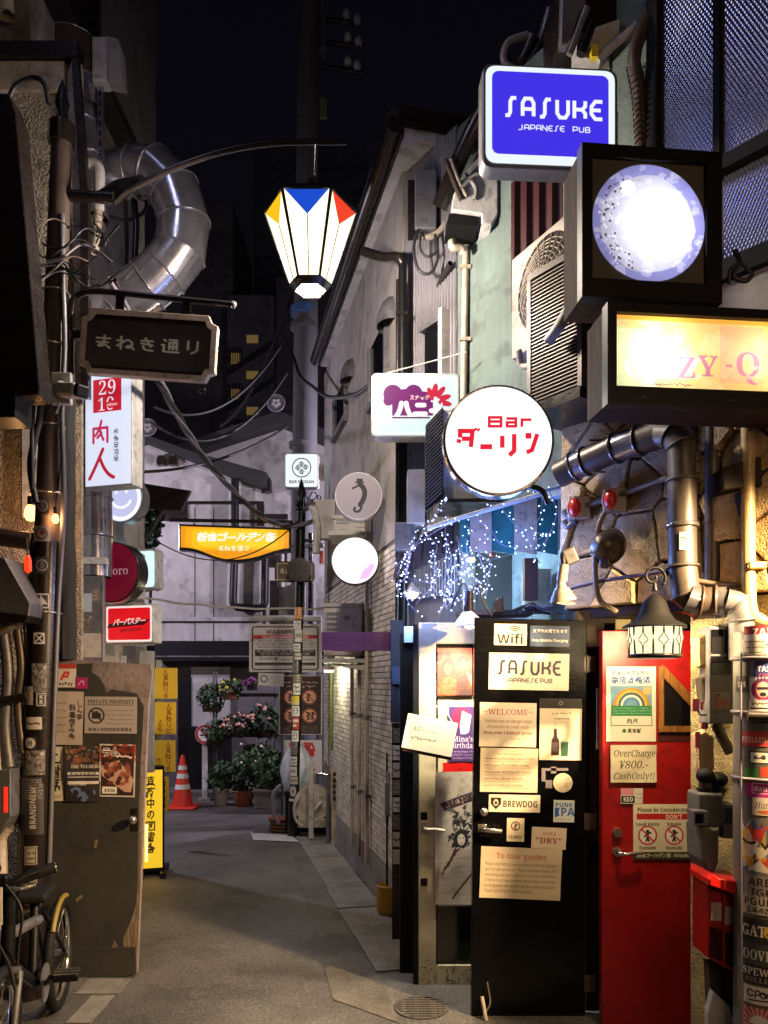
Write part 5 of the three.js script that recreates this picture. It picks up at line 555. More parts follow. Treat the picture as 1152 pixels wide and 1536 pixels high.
{ // yellow notes, lit standing sign
  for (const [a, x0, y0, x1, y1, w] of [[A.note1, 233, 1002, 267, 1048, 'topmost'], [A.note2, 231, 1053, 265, 1101, 'middle'], [A.note3, 230, 1110, 264, 1157, 'lowest']]) poster('yellow_note', `${w} of three yellow handwritten notes hung in a column`, 'notice', x0, y0, x1, y1, 6.3, 0.02, a, inked(a), { stiff: 0.006 });
  const c = new Thing('note_rail', 'thin pale upright carrying the yellow notes', 'post', 238, 1304, 6.32); c.box('rail', 234, 990, 242, 1303, 0, 0.02, M.whiteTrim); c.box('foot', 226, 1297, 250, 1305, 0.08, 0.16, M.darkMetal);
  const yn = new Thing('small_yellow_board', 'small yellow lettered board low behind the standing lightbox', 'sign', 246, 1215, 7.2); yn.box('board', 238, 1166, 252, 1216, 0, 0.03, mat('yellow_paint', 0xc49a22, 0.6)); scrib(yn);
  const Z = groundZ(1314), t = new Thing('standing_lightbox', 'upright yellow lightbox sign with brushed vertical lettering', 'sign', 227, 1314, Z, { ry: 0.32 }); const k = t.k;
  t.box('case', 208, 1150, 246, 1308, 0, 0.16, M.black, { r: 0.006 }); t.print('face', 211, 1155, 243, 1302, 0.003, A.stand, glowing(A.stand, 0.95)); t.area(227, 1228, 30 * k, 140 * k, 0.03, 0xffc640, 1.5); t.add('tube_lamp', moved(boxG(0.02, 0.3, 0.006), t.L(220, 1264).x, t.L(220, 1264).y, 0.005), M.bulbWarm); for (const x of [211, 243]) t.box('foot', x - 4, 1306, x + 4, 1314, 0.12, 0.3, M.darkMetal);
}
function scrib(t) { for (let i = 0; i < 4; i++) t.box('character', 242, 1172 + i * 11, 248, 1179 + i * 11, 0.002, 0.003, M.darkWood); }
{ // bicycle, seen from its front end
  const t = new Thing('bicycle', 'dark small-wheeled bicycle with black handlebar and pedal leaning by the lamp post', 'bicycle', 30, CY + F * EYE / 3.05, 3.05, { ry: 0.2 });
  const wheel = (z, x, name) => { const w = new THREE.Group(); w.name = name; w.position.set(x, 0.26, z); t.g.add(w); const turn = (g) => g.rotateY(Math.PI / 2); t.add('tyre', turn(new THREE.TorusGeometry(0.235, 0.024, 10, 40)), M.rubber, w); t.add('rim', turn(new THREE.TorusGeometry(0.208, 0.01, 8, 40)), M.chrome, w); t.add('hub', new THREE.CylinderGeometry(0.02, 0.02, 0.09, 12).rotateZ(Math.PI / 2), M.greyMetal, w); const sp = []; for (let i = 0; i < 18; i++) { const a = i / 18 * 6.283; sp.push(cyl(V(i % 2 ? 0.03 : -0.03, 0, 0), V(0, Math.sin(a) * 0.208, Math.cos(a) * 0.208), 0.0015, 0.0015, 4)); } t.add('spokes', mergeGeometries(sp), M.chrome, w); return w; };
  wheel(0.3, 0.0, 'front_wheel'); wheel(-0.62, 0.02, 'rear_wheel');
  const yg = new THREE.TorusGeometry(0.275, 0.012, 8, 30, 1.2).rotateZ(0.7).rotateY(-Math.PI / 2); t.add('yellow_mudguard', moved(yg, 0.05, 0.27, -0.55), mat('yellow_plastic', 0x6e5a1c, 0.5));
  const bar = [[V(-0.3, 0.80, 0.12), V(-0.15, 0.82, 0.15), V(0, 0.8, 0.18), V(0.06, 0.82, 0.16), V(0.1, 0.83, 0.14)]]; t.add('handlebar', tubeG(bar[0], 0.014, 24, 8), M.black); t.add('grip', cyl(V(0.02, 0.8, 0.15), V(0.15, 0.835, 0.1), 0.02, 0.022, 16), M.rubber); t.add('grip_cap', cyl(V(0.15, 0.835, 0.1), V(0.155, 0.836, 0.098), 0.02, 0.02, 16), M.chrome); t.add('brake_lever', tubeG([V(0.0, 0.79, 0.2), V(0.05, 0.785, 0.21), V(0.1, 0.79, 0.18)], 0.007, 12, 6), M.chrome); t.add('brake_clamp', moved(boxG(0.05, 0.045, 0.05, 0.012), -0.02, 0.81, 0.17), M.black); t.add('bell', moved(new THREE.SphereGeometry(0.022, 14, 10), -0.045, 0.855, 0.17), M.black);
  t.add('stem', cyl(V(0, 0.62, 0.16), V(0, 0.8, 0.17), 0.02, 0.018), M.black); t.add('head_tube', cyl(V(0, 0.47, 0.19), V(0, 0.64, 0.16), 0.025), M.black); t.add('fork_crown', cyl(V(-0.05, 0.475, 0.2), V(0.05, 0.475, 0.2), 0.018), M.greyMetal); for (const s of [-1, 1]) t.add('fork_blade', cyl(V(s * 0.048, 0.475, 0.2), V(s * 0.05, 0.26, 0.3), 0.014, 0.01), M.greyMetal);
  t.add('top_tube', cyl(V(0, 0.6, 0.16), V(0, 0.52, -0.3), 0.022), M.greyMetal); t.add('down_tube', cyl(V(0, 0.5, 0.18), V(0, 0.28, -0.2), 0.026), M.black); t.add('seat_tube', cyl(V(0, 0.28, -0.2), V(-0.02, 0.61, -0.33), 0.02), M.black); for (const s of [-1, 1]) { t.add('chain_stay', cyl(V(s * 0.03, 0.28, -0.2), V(s * 0.05, 0.26, -0.62), 0.011), M.black); t.add('seat_stay', cyl(V(s * 0.02, 0.56, -0.3), V(s * 0.05, 0.26, -0.62), 0.009), M.black); }
  t.add('chainring', new THREE.CylinderGeometry(0.08, 0.08, 0.006, 30).rotateZ(Math.PI / 2).translate(0.05, 0.28, -0.2), M.greyMetal); t.add('crank', cyl(V(0.06, 0.28, -0.2), V(0.1, 0.35, -0.06), 0.012, 0.011), M.black); const pd = moved(boxG(0.1, 0.03, 0.07, 0.008), 0.165, 0.355, -0.05); t.add('pedal', pd, M.black); for (const z of [-0.03, 0.0, 0.03]) t.add('pedal_rib', moved(boxG(0.09, 0.004, 0.006), 0.165, 0.373, -0.05 + z), M.chrome);
  t.add('saddle', moved(boxG(0.13, 0.045, 0.22, 0.02), -0.02, 0.62, -0.36), M.rubber); t.add('brake_cable', tubeG([V(0.0, 0.8, 0.2), V(0.07, 0.72, 0.26), V(0.05, 0.58, 0.22), V(0.03, 0.45, 0.15), V(0.02, 0.3, -0.1)], 0.005, 30, 6), M.cable); t.add('brake_cable', tubeG([V(-0.1, 0.8, 0.18), V(-0.03, 0.66, 0.27), V(0.02, 0.52, 0.24), V(0.045, 0.42, 0.24)], 0.005, 24, 6), M.cable); t.add('reflector', moved(boxG(0.05, 0.02, 0.012), 0.03, 0.45, 0.235), lit('faint_amber', 0x552208, 0.0));
}
// ---------- far end of the alley ----------
const farZ = 10.8;
{
  const t = new Thing('gabled_house', 'pale two-storey gabled house with dark roof edges closing the alley', 'house', 330, CY + F * EYE / farZ, farZ);
  t.poly('rear_gable_wall', [[236, 1000], [236, 672], [417, 618], [640, 700], [640, 1000]], -0.6, 0.4, M.mauve); t.poly('roof_edge', [[120, 700], [244, 656], [412, 600], [560, 660], [560, 684], [416, 622], [300, 660], [236, 682], [120, 720]], -0.4, 0.5, M.roof, { bevel: 0.01 });
  t.poly('front_gable_wall', [[100, 968], [100, 706], [222, 664], [392, 722], [392, 968]], 0, 0.4, M.mauve); t.poly('roof_edge', [[100, 700], [222, 655], [302, 684], [402, 712], [402, 734], [394, 736], [222, 667], [100, 712]], 0.12, 0.5, M.roof, { bevel: 0.01 }); t.poly('gable_return', [[392, 722], [430, 735], [430, 968], [392, 968]], -0.12, 0.3, M.mauve);
  for (const x of [244, 262]) { t.poly('vent_hood', [[x - 6, 700], [x - 6, 690], [x - 3, 686], [x + 3, 686], [x + 6, 690], [x + 6, 700]], 0.1, 0.1, M.darkMetal, { bevel: 0.006 }); } t.poly('vent_hood', [[398, 740], [398, 724], [407, 720], [408, 738]], 0.1, 0.16, M.darkMetal);
  t.box('beam', 280, 753, 396, 757, 0.05, 0.06, M.darkMetal); t.box('beam', 398, 772, 432, 780, 0.05, 0.06, M.darkMetal); t.box('post', 386, 757, 397, 790, 0.06, 0.06, M.darkMetal); t.box('window_frame', 236, 757, 282, 782, 0.03, 0.05, M.darkMetal);
  t.rod('drainpipe', [[355, 722, .12], [355, 820, .12], [352, 902, .12], [356, 912, .12], [392, 914, .12], [399, 906, .12], [400, 840, .12]], 0.055, M.black, { seg: 60, tension: 0.1 }); t.box('panel_joint', 292, 760, 293, 965, 0.004, 0.01, M.darkMetal); t.box('panel_joint', 320, 760, 321, 965, 0.004, 0.01, M.darkMetal); t.box('sill_ledge', 236, 926, 392, 932, 0.05, 0.06, M.mauve); t.box('window', 402, 800, 430, 850, 0, 0.06, M.darkMetal); t.box('side_window_frame', 398, 850, 432, 962, -0.05, 0.06, M.mauve); t.box('side_window', 404, 870, 426, 950, -0.045, 0.03, M.darkMetal);
  t.box('lintel', 236, 962, 490, 992, 0.12, 0.4, M.black); t.box('fascia_strip', 236, 984, 490, 986, 0.125, 0.01, M.greyMetal); t.box('dark_shopfront', 236, 992, 490, 1200, -0.2, 0.1, M.darkWall); t.box('shop_door', 283, 1000, 342, 1090, -0.12, 0.06, M.mauve); t.box('dark_bin', 282, 1090, 344, 1196, 0.0, 0.2, M.blackMatte, { r: 0.03 }); t.box('dark_door', 264, 1016, 284, 1190, -0.1, 0.08, M.black); t.box('threshold', 236, 1184, 490, 1191, 0.3, 0.7, M.concrete);
  for (const [cx, cy, w] of [[417, 612, 'crest'], [228, 648, 'crest']]) { t.disc('ridge_crest', cx, cy, 10, 0.2, 0.05, M.greyMetal); for (let i = 0; i < 5; i++) { const a = i / 5 * 6.283 + 0.3, g = new THREE.SphereGeometry(0.03, 8, 6); const c = t.L(cx + Math.cos(a) * 4, cy + Math.sin(a) * 4, 0.2); g.translate(c.x, c.y, c.z); t.add('crest_petal', g, M.mauve); } const tr = new THREE.TorusGeometry(0.115, 0.016, 6, 24); tr.translate(t.L(cx, cy).x, t.L(cx, cy).y, 0.2); t.add('crest_ring', tr, M.greyMetal); }
  const far = new Thing('apartment_block', 'dark distant apartment block with lit outside stairs', 'building', 330, 900, 26);
  far.box('tower', 212, 250, 332, 900, -2, 4, M.darkWall); far.box('stair_shaft', 332, 420, 405, 900, -1, 3, M.navyWall); far.box('side_wing', 405, 380, 520, 900, -1.5, 3, M.darkWall);
  for (let i = 0; i < 3; i++) { const y = 505 + i * 56; far.box('lit_landing', 337, y + 6, 352, y + 22, -0.97, 0.1, M.stairLight); far.box('lit_landing', 362, y - 22, 380, y - 10, -0.97, 0.1, M.stairLight); for (let j = 0; j < 7; j++) far.box('baluster', 334 + j * 3.4, y - 2, 335.2 + j * 3.4, y + 22, -0.9, 0.05, M.darkMetal); far.poly('stair_flight', [[333, y + 34], [404, y - 12], [404, y - 4], [333, y + 42]], -0.85, 0.1, M.roof); }
  const far2 = new Thing('dark_tower', 'unlit dark tower block beyond the roofs', 'building', 480, 900, 34); far2.box('tower', 380, 215, 548, 900, 0, 4, M.navyWall); for (const y of [130, 170, 260]) far2.box('ledge', 470, y + 120, 550, y + 123, 0.1, 0.3, M.navyWall);
}
// leaves: many small blades merged into one crown
function foliage(n, shape, size, s) { const gs = []; for (let i = 0; i < n; i++) { const [x, y, z] = shape(), g = new THREE.PlaneGeometry(size * rnd(0.5, 1), size * rnd(0.9, 1.9), 1, 2), p = g.attributes.position; for (let j = 0; j < p.count; j++) { const v = p.getY(j) / size; p.setX(j, p.getX(j) * (1 - Math.abs(v) * 0.8)); p.setZ(j, -v * v * size * 0.4); } g.rotateX(rnd(-1.2, 1.2)); g.rotateY(rnd(6.28)); g.rotateZ(rnd(-1, 1)); g.translate(x, y, z); gs.push(g); } const m = mergeGeometries(gs); m.computeVertexNormals(); return m; }
const ball = (rx, ry, rz, y0) => () => { for (;;) { const x = rnd(-1, 1), y = rnd(-1, 1), z = rnd(-1, 1), q = x * x + y * y + z * z; if (q < 1 && q > 0.12) return [x * rx, y0 + y * ry, z * rz]; } };
{
  const pot = (name, label, px, py, wTop, h, m, fo, square) => { const Z = groundZ(py), t = new Thing(name, label, 'potted plant', px, py, Z), k = t.k, R = wTop / 2 * k, Hh = h * k; if (square) { t.add('planter', moved(boxG(wTop * k, Hh, 0.3, 0.012), 0, Hh / 2, 0), m); t.add('planter_rim', moved(boxG(wTop * k + 0.03, 0.04, 0.33, 0.01), 0, Hh, 0), m); } else { t.add('pot', lathe([[0, 0], [R * 0.72, 0], [R * 0.98, Hh * 0.93], [R * 1.04, Hh * 0.93], [R * 1.04, Hh], [R * 0.9, Hh], [R * 0.88, Hh * 0.9], [0, Hh * 0.88]], 24), m); } for (const [n, rx, ry, rz, y0, sz, c] of fo) t.add('foliage', foliage(n, ball(rx, ry, rz, Hh + y0), sz), M.leaf[c]); for (let i = 0; i < 4; i++) t.add('stem', cyl(V(rnd(-.05, .05), Hh * 0.9, 0), V(rnd(-.15, .15), Hh + fo[0][4] + 0.05, rnd(-.1, .1)), 0.008, 0.005, 5), M.darkWood); return t; };
  pot('potted_plant', 'leafy plant in a plain off-white pot beside the no-smoking post', 332, 1208, 24, 26, M.offWhite, [[170, 0.16, 0.2, 0.16, 0.14, 0.06, 0]]);
  pot('potted_plant', 'bushy plant in a wide terracotta pot on the ground', 365, 1209, 34, 24, M.terracotta, [[220, 0.22, 0.22, 0.18, 0.16, 0.06, 2], [60, 0.2, 0.2, 0.16, 0.22, 0.05, 1]]);
  pot('potted_plant', 'broad grey trough planter with a flowering shrub', 408, 1211, 48, 26, M.concrete, [[300, 0.28, 0.3, 0.2, 0.24, 0.055, 1], [160, 0.24, 0.24, 0.2, 0.2, 0.05, 0]], true);
  const sh = new Thing('plant_stand', 'dark tiered metal plant stand crowded with greenery', 'plant stand', 375, 1196, 10.25);
  for (const y of [1040, 1100, 1150]) sh.box('shelf', 318, y, 418, y + 5, 0.1, 0.36, M.darkMetal); for (const x of [322, 326, 414]) sh.rod('upright', [[x, 1008, 0.05], [x, 1195, 0.05]], 0.014, M.greyMetal);
  const bush = (label, px, py, rx, ry, n, c, flowers, col) => { const t = new Thing('shelf_plant', label, 'plant', px, py, 10.1), k = t.k; t.add('foliage', foliage(n >> 1, ball(rx * k * 1.15, ry * k * 0.8, 0.2, ry * k * 0.6), 0.065), M.leaf[c]); t.add('foliage', foliage(n >> 1, ball(rx * k, ry * k, 0.2, ry * k * 0.5), 0.035), M.leaf[(c + 1) % 3]); t.add('trough', moved(boxG(rx * k * 1.2, 0.09, 0.2, 0.01), 0, -0.02, 0), rx === 17 ? M.terracotta : M.darkWood); for (let i = 0; i < flowers; i++) t.add('flower', moved(new THREE.IcosahedronGeometry(rnd(0.014, 0.026), 1), rnd(-.9, .9) * rx * k, rnd(.2, 1.5) * ry * k, 0.1 + rnd(.14)), mat('petals_' + col.toString(16) + i % 2, col, 0.7)); return t; };
  bush('yellow-green shrub in the hanging terracotta trough', 346, 1042, 17, 16, 120, 1, 7, 0xa89a2a); bush('trailing plant over the upper shelf of the plant stand', 318, 1060, 20, 26, 200, 0, 0, 0); bush('pale pink flowering plant on the middle shelf', 360, 1098, 28, 20, 240, 2, 26, 0xc08a78); bush('dense dark shrub at the end of the middle shelf', 398, 1098, 22, 30, 240, 0, 5, 0xb08478); bush('spreading shrub on the lowest shelf', 388, 1148, 34, 22, 300, 1, 6, 0xc4b0a8); bush('drooping spiky plant beside the no-smoking post', 322, 1110, 16, 22, 160, 1, 0, 0); bush('purple-leaved plant under the warning board', 378, 1028, 10, 7, 40, 2, 12, 0x7a2a6a);
  const iv = new Thing('wall_ivy', 'dark ivy trailing down the gabled house wall', 'ivy', 222, 900, 9.6), k = iv.k; iv.add('foliage', foliage(520, () => { const y = rnd(1); return [(rnd(-16, 14) - 6 * Math.sin(y * 5)) * k, (20 + y * 130) * k, rnd(-.12, .12)]; }, 0.085), M.leaf[2]); iv.add('stem', tubeG([iv.L(218, 960), iv.L(226, 880), iv.L(216, 800), iv.L(228, 745)], 0.02, 20, 6), M.darkWood);
  const ns = new Thing('no_smoking_sign', 'round red no-smoking sign on a white post', 'sign', 308, 1201, groundZ(1201)); ns.box('post', 303, 1110, 311, 1200, 0, 0.05, M.white); ns.disc('plate', 308, 1101, 15, 0.02, 0.02, M.white); const a = A.nosmoke; ns.add('face', fitUV(new THREE.CircleGeometry(14.2 * ns.k, 32), a).translate(ns.L(308, 1101).x, ns.L(308, 1101).y, 0.023), inked(a)); ns.box('foot', 298, 1197, 316, 1201, 0.08, 0.16, M.concrete);
  const Z = groundZ(1212), tc = new Thing('traffic_cone', 'red traffic cone with three white bands', 'traffic cone', 274, 1212, Z), ck = tc.k, R = (y) => (3 + (y - 1133) / 72 * 12) * ck, ry = (y) => (1212 - y) * ck; tc.add('base', moved(boxG(0.38, 0.03, 0.38, 0.012), 0, 0.016, 0), M.cone); tc.add('body', lathe([[R(1206), ry(1209)], [R(1206), ry(1206)], [R(1134), ry(1134)], [0, ry(1132)]], 26), M.cone); for (const [y0, y1] of [[1148, 1154], [1160, 1167], [1176, 1183]]) tc.add('reflective_band', lathe([[R(y1) + 0.003, ry(y1)], [R(y0) + 0.003, ry(y0)]], 26), M.reflect);
}
// ---------- utility pole and stickered post at the corner ----------
{
  const t = new Thing('utility_pole', 'tall round concrete utility pole with steel bands rising into the dark', 'utility pole', 452, CY + F * EYE / 9.2, 9.2), p = (x, y, z = 0) => t.L(x, y, z);
  t.add('shaft', cyl(V(0, 0, 0), p(466, -260), 0.165, 0.12, 24), M.navyWall); for (const y of [490, 668]) t.add('band', cyl(p(y < 500 ? 456 : 454, y + 4), p(y < 500 ? 456 : 454, y - 3), 0.165, 0.165, 24), M.greyMetal); t.add('blue_tape', cyl(p(456, 474), p(456, 462), 0.158, 0.158, 20), mat('blue_tape', 0x3a5c8c, 0.6));
  t.rod('riser', [[486, -60, .1], [487, 90, .1]], 0.03, M.navyWall); for (const [x, y] of [[520, 32], [536, 40], [522, 66], [538, 72], [522, 102], [536, 108]]) t.add('insulator', moved(lathe([[0, 0], [0.04, 0], [0.05, 0.05], [0.03, 0.09], [0, 0.1]], 10), p(x, y).x, p(x, y).y, 0.05), M.white); for (const y of [34, 68, 106]) t.add('cross_arm', cyl(p(470, y - 8), p(545, y + 4), 0.03), M.darkMetal); t.box('transformer_plate', 450, 176, 464, 190, 0.25, 0.04, M.greyMetal); t.box('sticker_plate', 482, 166, 492, 194, 0.2, 0.04, mat('dull_green', 0x5c6a3a, 0.7)); t.disc('lamp_bracket', 486, 94, 6, 0.2, 0.08, M.greyMetal);
}
const postZ = groundZ(1254);
{
  const t = new Thing('stickered_sign_post', 'slim dark spiked post plastered with stickers at the alley corner', 'post', 440, 1254, postZ), p = (x, y, z = 0) => t.L(x, y, z), X = (y) => (452 - 440) * t.k * y / p(0, 760).y;
  t.add('shaft', cyl(V(0, 0, 0), V(X(3.33), 3.33, 0), 0.05, 0.045, 18), M.black); t.add('sleeve', cyl(V(0, 0, 0), V(X(0.36), 0.36, 0), 0.062, 0.058, 18), M.darkMetal); t.add('finial', moved(lathe([[0, 0], [0.06, 0], [0.07, 0.03], [0.045, 0.08], [0.026, 0.11], [0.05, 0.17], [0.02, 0.28], [0, 0.34]], 8), X(3.33), 3.3, 0), M.black); t.add('lamp_disc', moved(new THREE.CylinderGeometry(0.12, 0.12, 0.05, 24).rotateX(Math.PI / 2), p(450, 857).x, p(450, 857).y, 0.1), M.darkMetal);
  t.rod('arm', [[254, 780], [440, 783]], 0.018, M.darkMetal); t.rod('side_arm', [[452, 810], [475, 812]], 0.016, M.darkMetal);
  const ids = [21, 16, 19, 20, 5, 7, 9, 20, 17, 16, 18, 16, 7, 20, 19, 5, 6, 20, 16], L = []; let y = 2.32; for (const i of ids) { const h = rnd(0.07, 0.13); L.push([A.bits[i], y - h / 2, rnd(-0.4, 0.3), rnd(0.07, 0.12), h]); y -= h + rnd(0.004, 0.02); } stickersOn(t, 0.0515, L.map((q) => [...q.slice(0, 5)]), X(1) / 1);
  // sign board hanging from its arm
  const g = new Thing('alley_name_lightbox', 'amber lit hanging sign with wavy lower edge naming the alley', 'sign', 353, 840, postZ), sh = (e) => { const s = new THREE.Shape(), q = (x, y) => { const l = g.L(x, y); return [l.x, l.y]; }; s.moveTo(...q(268 + e, 786 + e)); s.lineTo(...q(437 - e, 792 + e)); s.lineTo(...q(437 - e, 826 - e)); s.bezierCurveTo(...q(405, 828 - e), ...q(390, 843 - e), ...q(352, 843 - e)); s.bezierCurveTo(...q(315, 843 - e), ...q(305, 824 - e), ...q(268 + e, 825 - e)); s.closePath(); return s; };
  g.add('case', moved(extr(sh(0), 0.12, 0.006), 0, 0, -0.12), M.darkMetal); g.add('face', fitUV(new THREE.ShapeGeometry(sh(3.5), 16), A.golden).translate(0, 0, 0.012), glowing(A.golden, 0.95)); g.area(353, 812, 1.0, 0.26, 0.03, 0xffb020, 0.9); for (const x of [290, 410]) g.rod('hanger', [[x, 781, -.04], [x, 790, -.04]], 0.008, M.darkMetal);
  const s = new Thing('small_street_sign', 'small brown street-name plate with pale rim behind the stickered post', 'sign', 442, 873, postZ + 0.1); s.poly('plate', [[416, 842], [468, 842], [472, 846], [472, 869], [468, 873], [416, 873], [412, 869], [412, 846]], 0, 0.02, M.darkMetal); s.print('face', 414, 843, 470, 872, 0.002, A.smallManeki, inked(A.smallManeki));
  litBox('fujisan_sign', 'small square white lightbox with round geometric emblem reading BAR FUJISAN', 427, 680, 478, 732, postZ + 0.35, A.fujisan, { light: 1.6, color: 0xe4f4ff, glow: 0.95, r: 0.03, edge: 1.5 }).box('bracket', 478, 696, 492, 718, -0.04, 0.06, M.mauve);
}
// ---------- the brick-faced house ----------
function splitUnit(name, label, x0, y0, x1, y1, Z, o = {}) {      // air-conditioner outdoor unit whose service side faces the alley mouth
  const t = new Thing(name, label, 'air conditioner', (x0 + x1) / 2, y1, Z, { ry: o.ry ?? 0 }), d = o.depth ?? 0.3; t.box('case', x0, y0, x1, y1, 0, d, M.acWhite, { r: 0.012 });
  const w = x1 - x0, h = y1 - y0; t.box('service_panel', x0 + w * 0.45, y0 + h * 0.16, x0 + w * 0.72, y0 + h * 0.62, 0.006, 0.012, M.acWhite, { r: 0.003 }); t.box('handle_recess', x0 + w * 0.5, y0 + h * 0.2, x0 + w * 0.67, y0 + h * 0.3, 0.008, 0.004, M.greyMetal); t.box('top_lid', x0 - 1, y0 - 3, x1 + 1, y0 + 3, 0.012, d + 0.024, M.acWhite, { r: 0.006 });
  for (let i = 0; i < (o.slats ?? 8); i++) t.box('louvre', x0 + w * 0.06, y0 + h * (0.14 + i * 0.1), x0 + w * 0.34, y0 + h * (0.19 + i * 0.1), 0.007, 0.008, M.greyMetal); for (const s of [0.15, 0.85]) t.box('foot', x0 + w * s - 4, y1, x0 + w * s + 4, y1 + 4, 0, d, M.greyMetal); return t;
}
{
  const t = wallR.thing('brick_house', 'tall narrow house with small pale bricks below and stained beige plaster above', 'building', 0, 0), L = wallR.len;
  B(t, 'plinth', 0, 0, L, 0.3, 0.012, 0.3, M.concrete); B(t, 'brick_backing', 0, 0.302, L, 2.5, 0, 0.3, M.grout); B(t, 'plaster_wall', 0, 2.502, L, 4.788, 0.006, 0.3, M.beige); B(t, 'core', 0.002, 0, L - 0.002, 4.78, -0.302, 1.2, M.beige); B(t, 'near_return', L + 0.001, 0, L + 0.012, 4.78, 0.0, 1.5, M.beige);
  const bw = 0.094, bh = 0.034, all = []; let row = 0; for (let y = 0.31; y < 2.47; y += bh + 0.006, row++) for (let u = (row % 2) * -0.05; u < L; u += bw + 0.006) { const a = Math.max(0.002, u), b = Math.min(L - 0.002, u + bw); if (b - a > 0.02) all.push([a, b, y]); }
  const variants = []; const gOf = (w) => { const k = Math.round(w * 200); return variants[k] ??= boxG(w, bh, 0.012); };
  all.sort((p, q) => Math.hypot(L - p[0], (p[2] - 1.35) * 0.6) - Math.hypot(L - q[0], (q[2] - 1.35) * 0.6)); const rest = [[], [], [], []];
  all.forEach(([a, b, y], i) => { const z = 0.004 + rnd(0.004), j = Math.floor(rnd(4)); if (i < 300) { const o = t.add('brick', gOf(b - a), M.brick[j]); o.position.set((a + b) / 2, y + bh / 2, z); } else rest[j].push(moved(boxG(b - a, bh, 0.012), (a + b) / 2, y + bh / 2, z)); }); rest.forEach((g, j) => { const o = t.add('distant_bricks', mergeGeometries(g), M.brick[j]); o.userData.kind = 'stuff'; });
  const win = (px0, py0, px1, py1, hood) => { const a = wallR.hit(px0, (py0 + py1) / 2), b = wallR.hit(px1, (py0 + py1) / 2), c = wallR.hit((px0 + px1) / 2, py0), d = wallR.hit((px0 + px1) / 2, py1); const f = B(t, 'window', a.u, d.y, b.u, c.y, 0.02, 0.03, M.glassDark); B(t, 'frame', a.u - 0.03, d.y - 0.05, b.u + 0.03, d.y, 0.05, 0.05, M.greyMetal, { parent: f }); B(t, 'frame', a.u - 0.03, d.y, a.u, c.y, 0.04, 0.04, M.greyMetal, { parent: f }); B(t, 'frame', b.u, d.y, b.u + 0.03, c.y, 0.04, 0.04, M.greyMetal, { parent: f }); if (hood) { const h = wallR.hit(hood[0], hood[1]); const g = new THREE.SphereGeometry(0.13, 14, 8, 0, Math.PI * 2, 0, Math.PI / 2); g.scale(1, 1.5, 0.8); t.add('vent_hood', g.translate(h.u, h.y, 0), M.greyMetal); } };
  win(505, 582, 522, 640, [528, 573]); win(560, 500, 583, 590, [588, 490]);
  for (const px of [528, 538.5, 550]) { const h = wallR.hit(px, 1150, 0.04); t.add('pipe', cyl(V(h.u, 0.2, 0.04), V(h.u, px > 545 ? 2.5 : 1.75, 0.04), 0.016, 0.016, 10), M.offWhite); for (const y of [0.7, 1.3]) t.add('pipe_clip', moved(boxG(0.05, 0.02, 0.05), h.u, y, 0.03), M.greyMetal); }
  const hc = wallR.hit(497, 1080, 0.03); t.add('green_cable', cyl(V(hc.u, 0.9, 0.03), V(hc.u, 1.75, 0.03), 0.014), mat('olive_cable', 0x4a5a18, 0.5));
  // eave with gutter and white soffit
  B(t, 'soffit', 0.2, 4.79, L + 0.28, 4.83, 0.07, 0.95, M.soffit); B(t, 'fascia', 0.2, 4.8, L + 0.3, 4.9, 0.09, 0.02, M.darkMetal); B(t, 'gable_board', L + 0.281, 4.78, L + 0.3, 4.92, 0.07, 1.05, M.soffit); t.add('gutter', cyl(V(0.2, 4.84, 0.13), V(L + 0.32, 4.84, 0.13), 0.05, 0.05, 14), M.darkMetal); t.add('roof', moved(boxG(L + 0.3, 0.05, 1.15), (L + 0.3) / 2, 4.98, -0.42, 0, 0.1), M.roof); B(t, 'barge_edge', L + 0.302, 4.84, L + 0.32, 4.96, 0.1, 1.1, M.darkMetal);
  const dp = new Thing('black_downpipe', 'long black rainwater downpipe between the brick house and the grey cladding', 'pipe', 606, CY + F * EYE / 4.7, 4.7); dp.rod('pipe', [[604, 382], [605, 1300]], 0.026, M.black); dp.rod('pipe', [[597, 420], [596, 950]], 0.014, M.darkMetal); dp.rod('offset', [[545, 350, -.2], [575, 372, -.1], [597, 386, 0], [604, 396, 0]], 0.03, M.darkMetal); for (const y of [470, 640, 820]) dp.box('clip', 594, y, 612, y + 5, 0.03, 0.03, M.darkMetal);
  // units, brackets and signs on its front
  splitUnit('air_conditioner', 'white outdoor air conditioner mounted above the purple board on the brick wall', 486, 908, 545, 984, 5.9); const hp = new Thing('wall_bracket', 'steel brackets under the air conditioner on the brick wall', 'bracket', 515, 1002, 5.9); hp.box('arm', 484, 988, 550, 994, 0.02, 0.3, M.whiteTrim); hp.poly('brace', [[486, 994], [550, 998], [548, 1006], [520, 1002]], 0.0, 0.03, M.whiteTrim);
  const ul = new Thing('under_unit_lamp', 'small lamp under the air conditioner washing light down the brick corner', 'lamp', 492, 1006, 6.9); ul.box('housing', 484, 1000, 502, 1005, 0.0, 0.08, M.whiteTrim); ul.box('lit_tube', 486, 1005.5, 500, 1008, -0.01, 0.05, M.bulbWhite); ul.point(493, 1011, -0.03, 0xfff4d0, 1.0, 1.5);
  const cb = new Thing('purple_board', 'long purple board with faint dark serif lettering crossing the air conditioner', 'sign', 534, 976, 4.98); cb.box('board', 482, 948, 585, 976, 0, 0.05, M.purple); cb.print('face', 482, 948, 585, 976, 0.002, A.cremaster, inked(A.cremaster, 0.6)); cb.box('dark_end', 585, 946, 622, 977, -0.01, 0.05, mat('dark_navy_board', 0x11142a, 0.6));
  litDisc('moon_sign', 'round white glowing sign with pale violet patch', 532.5, 841, 36, 5.35, A.moonface, { light: 4.2, color: 0xfbeaff, glow: 1.5, depth: 0.08 });
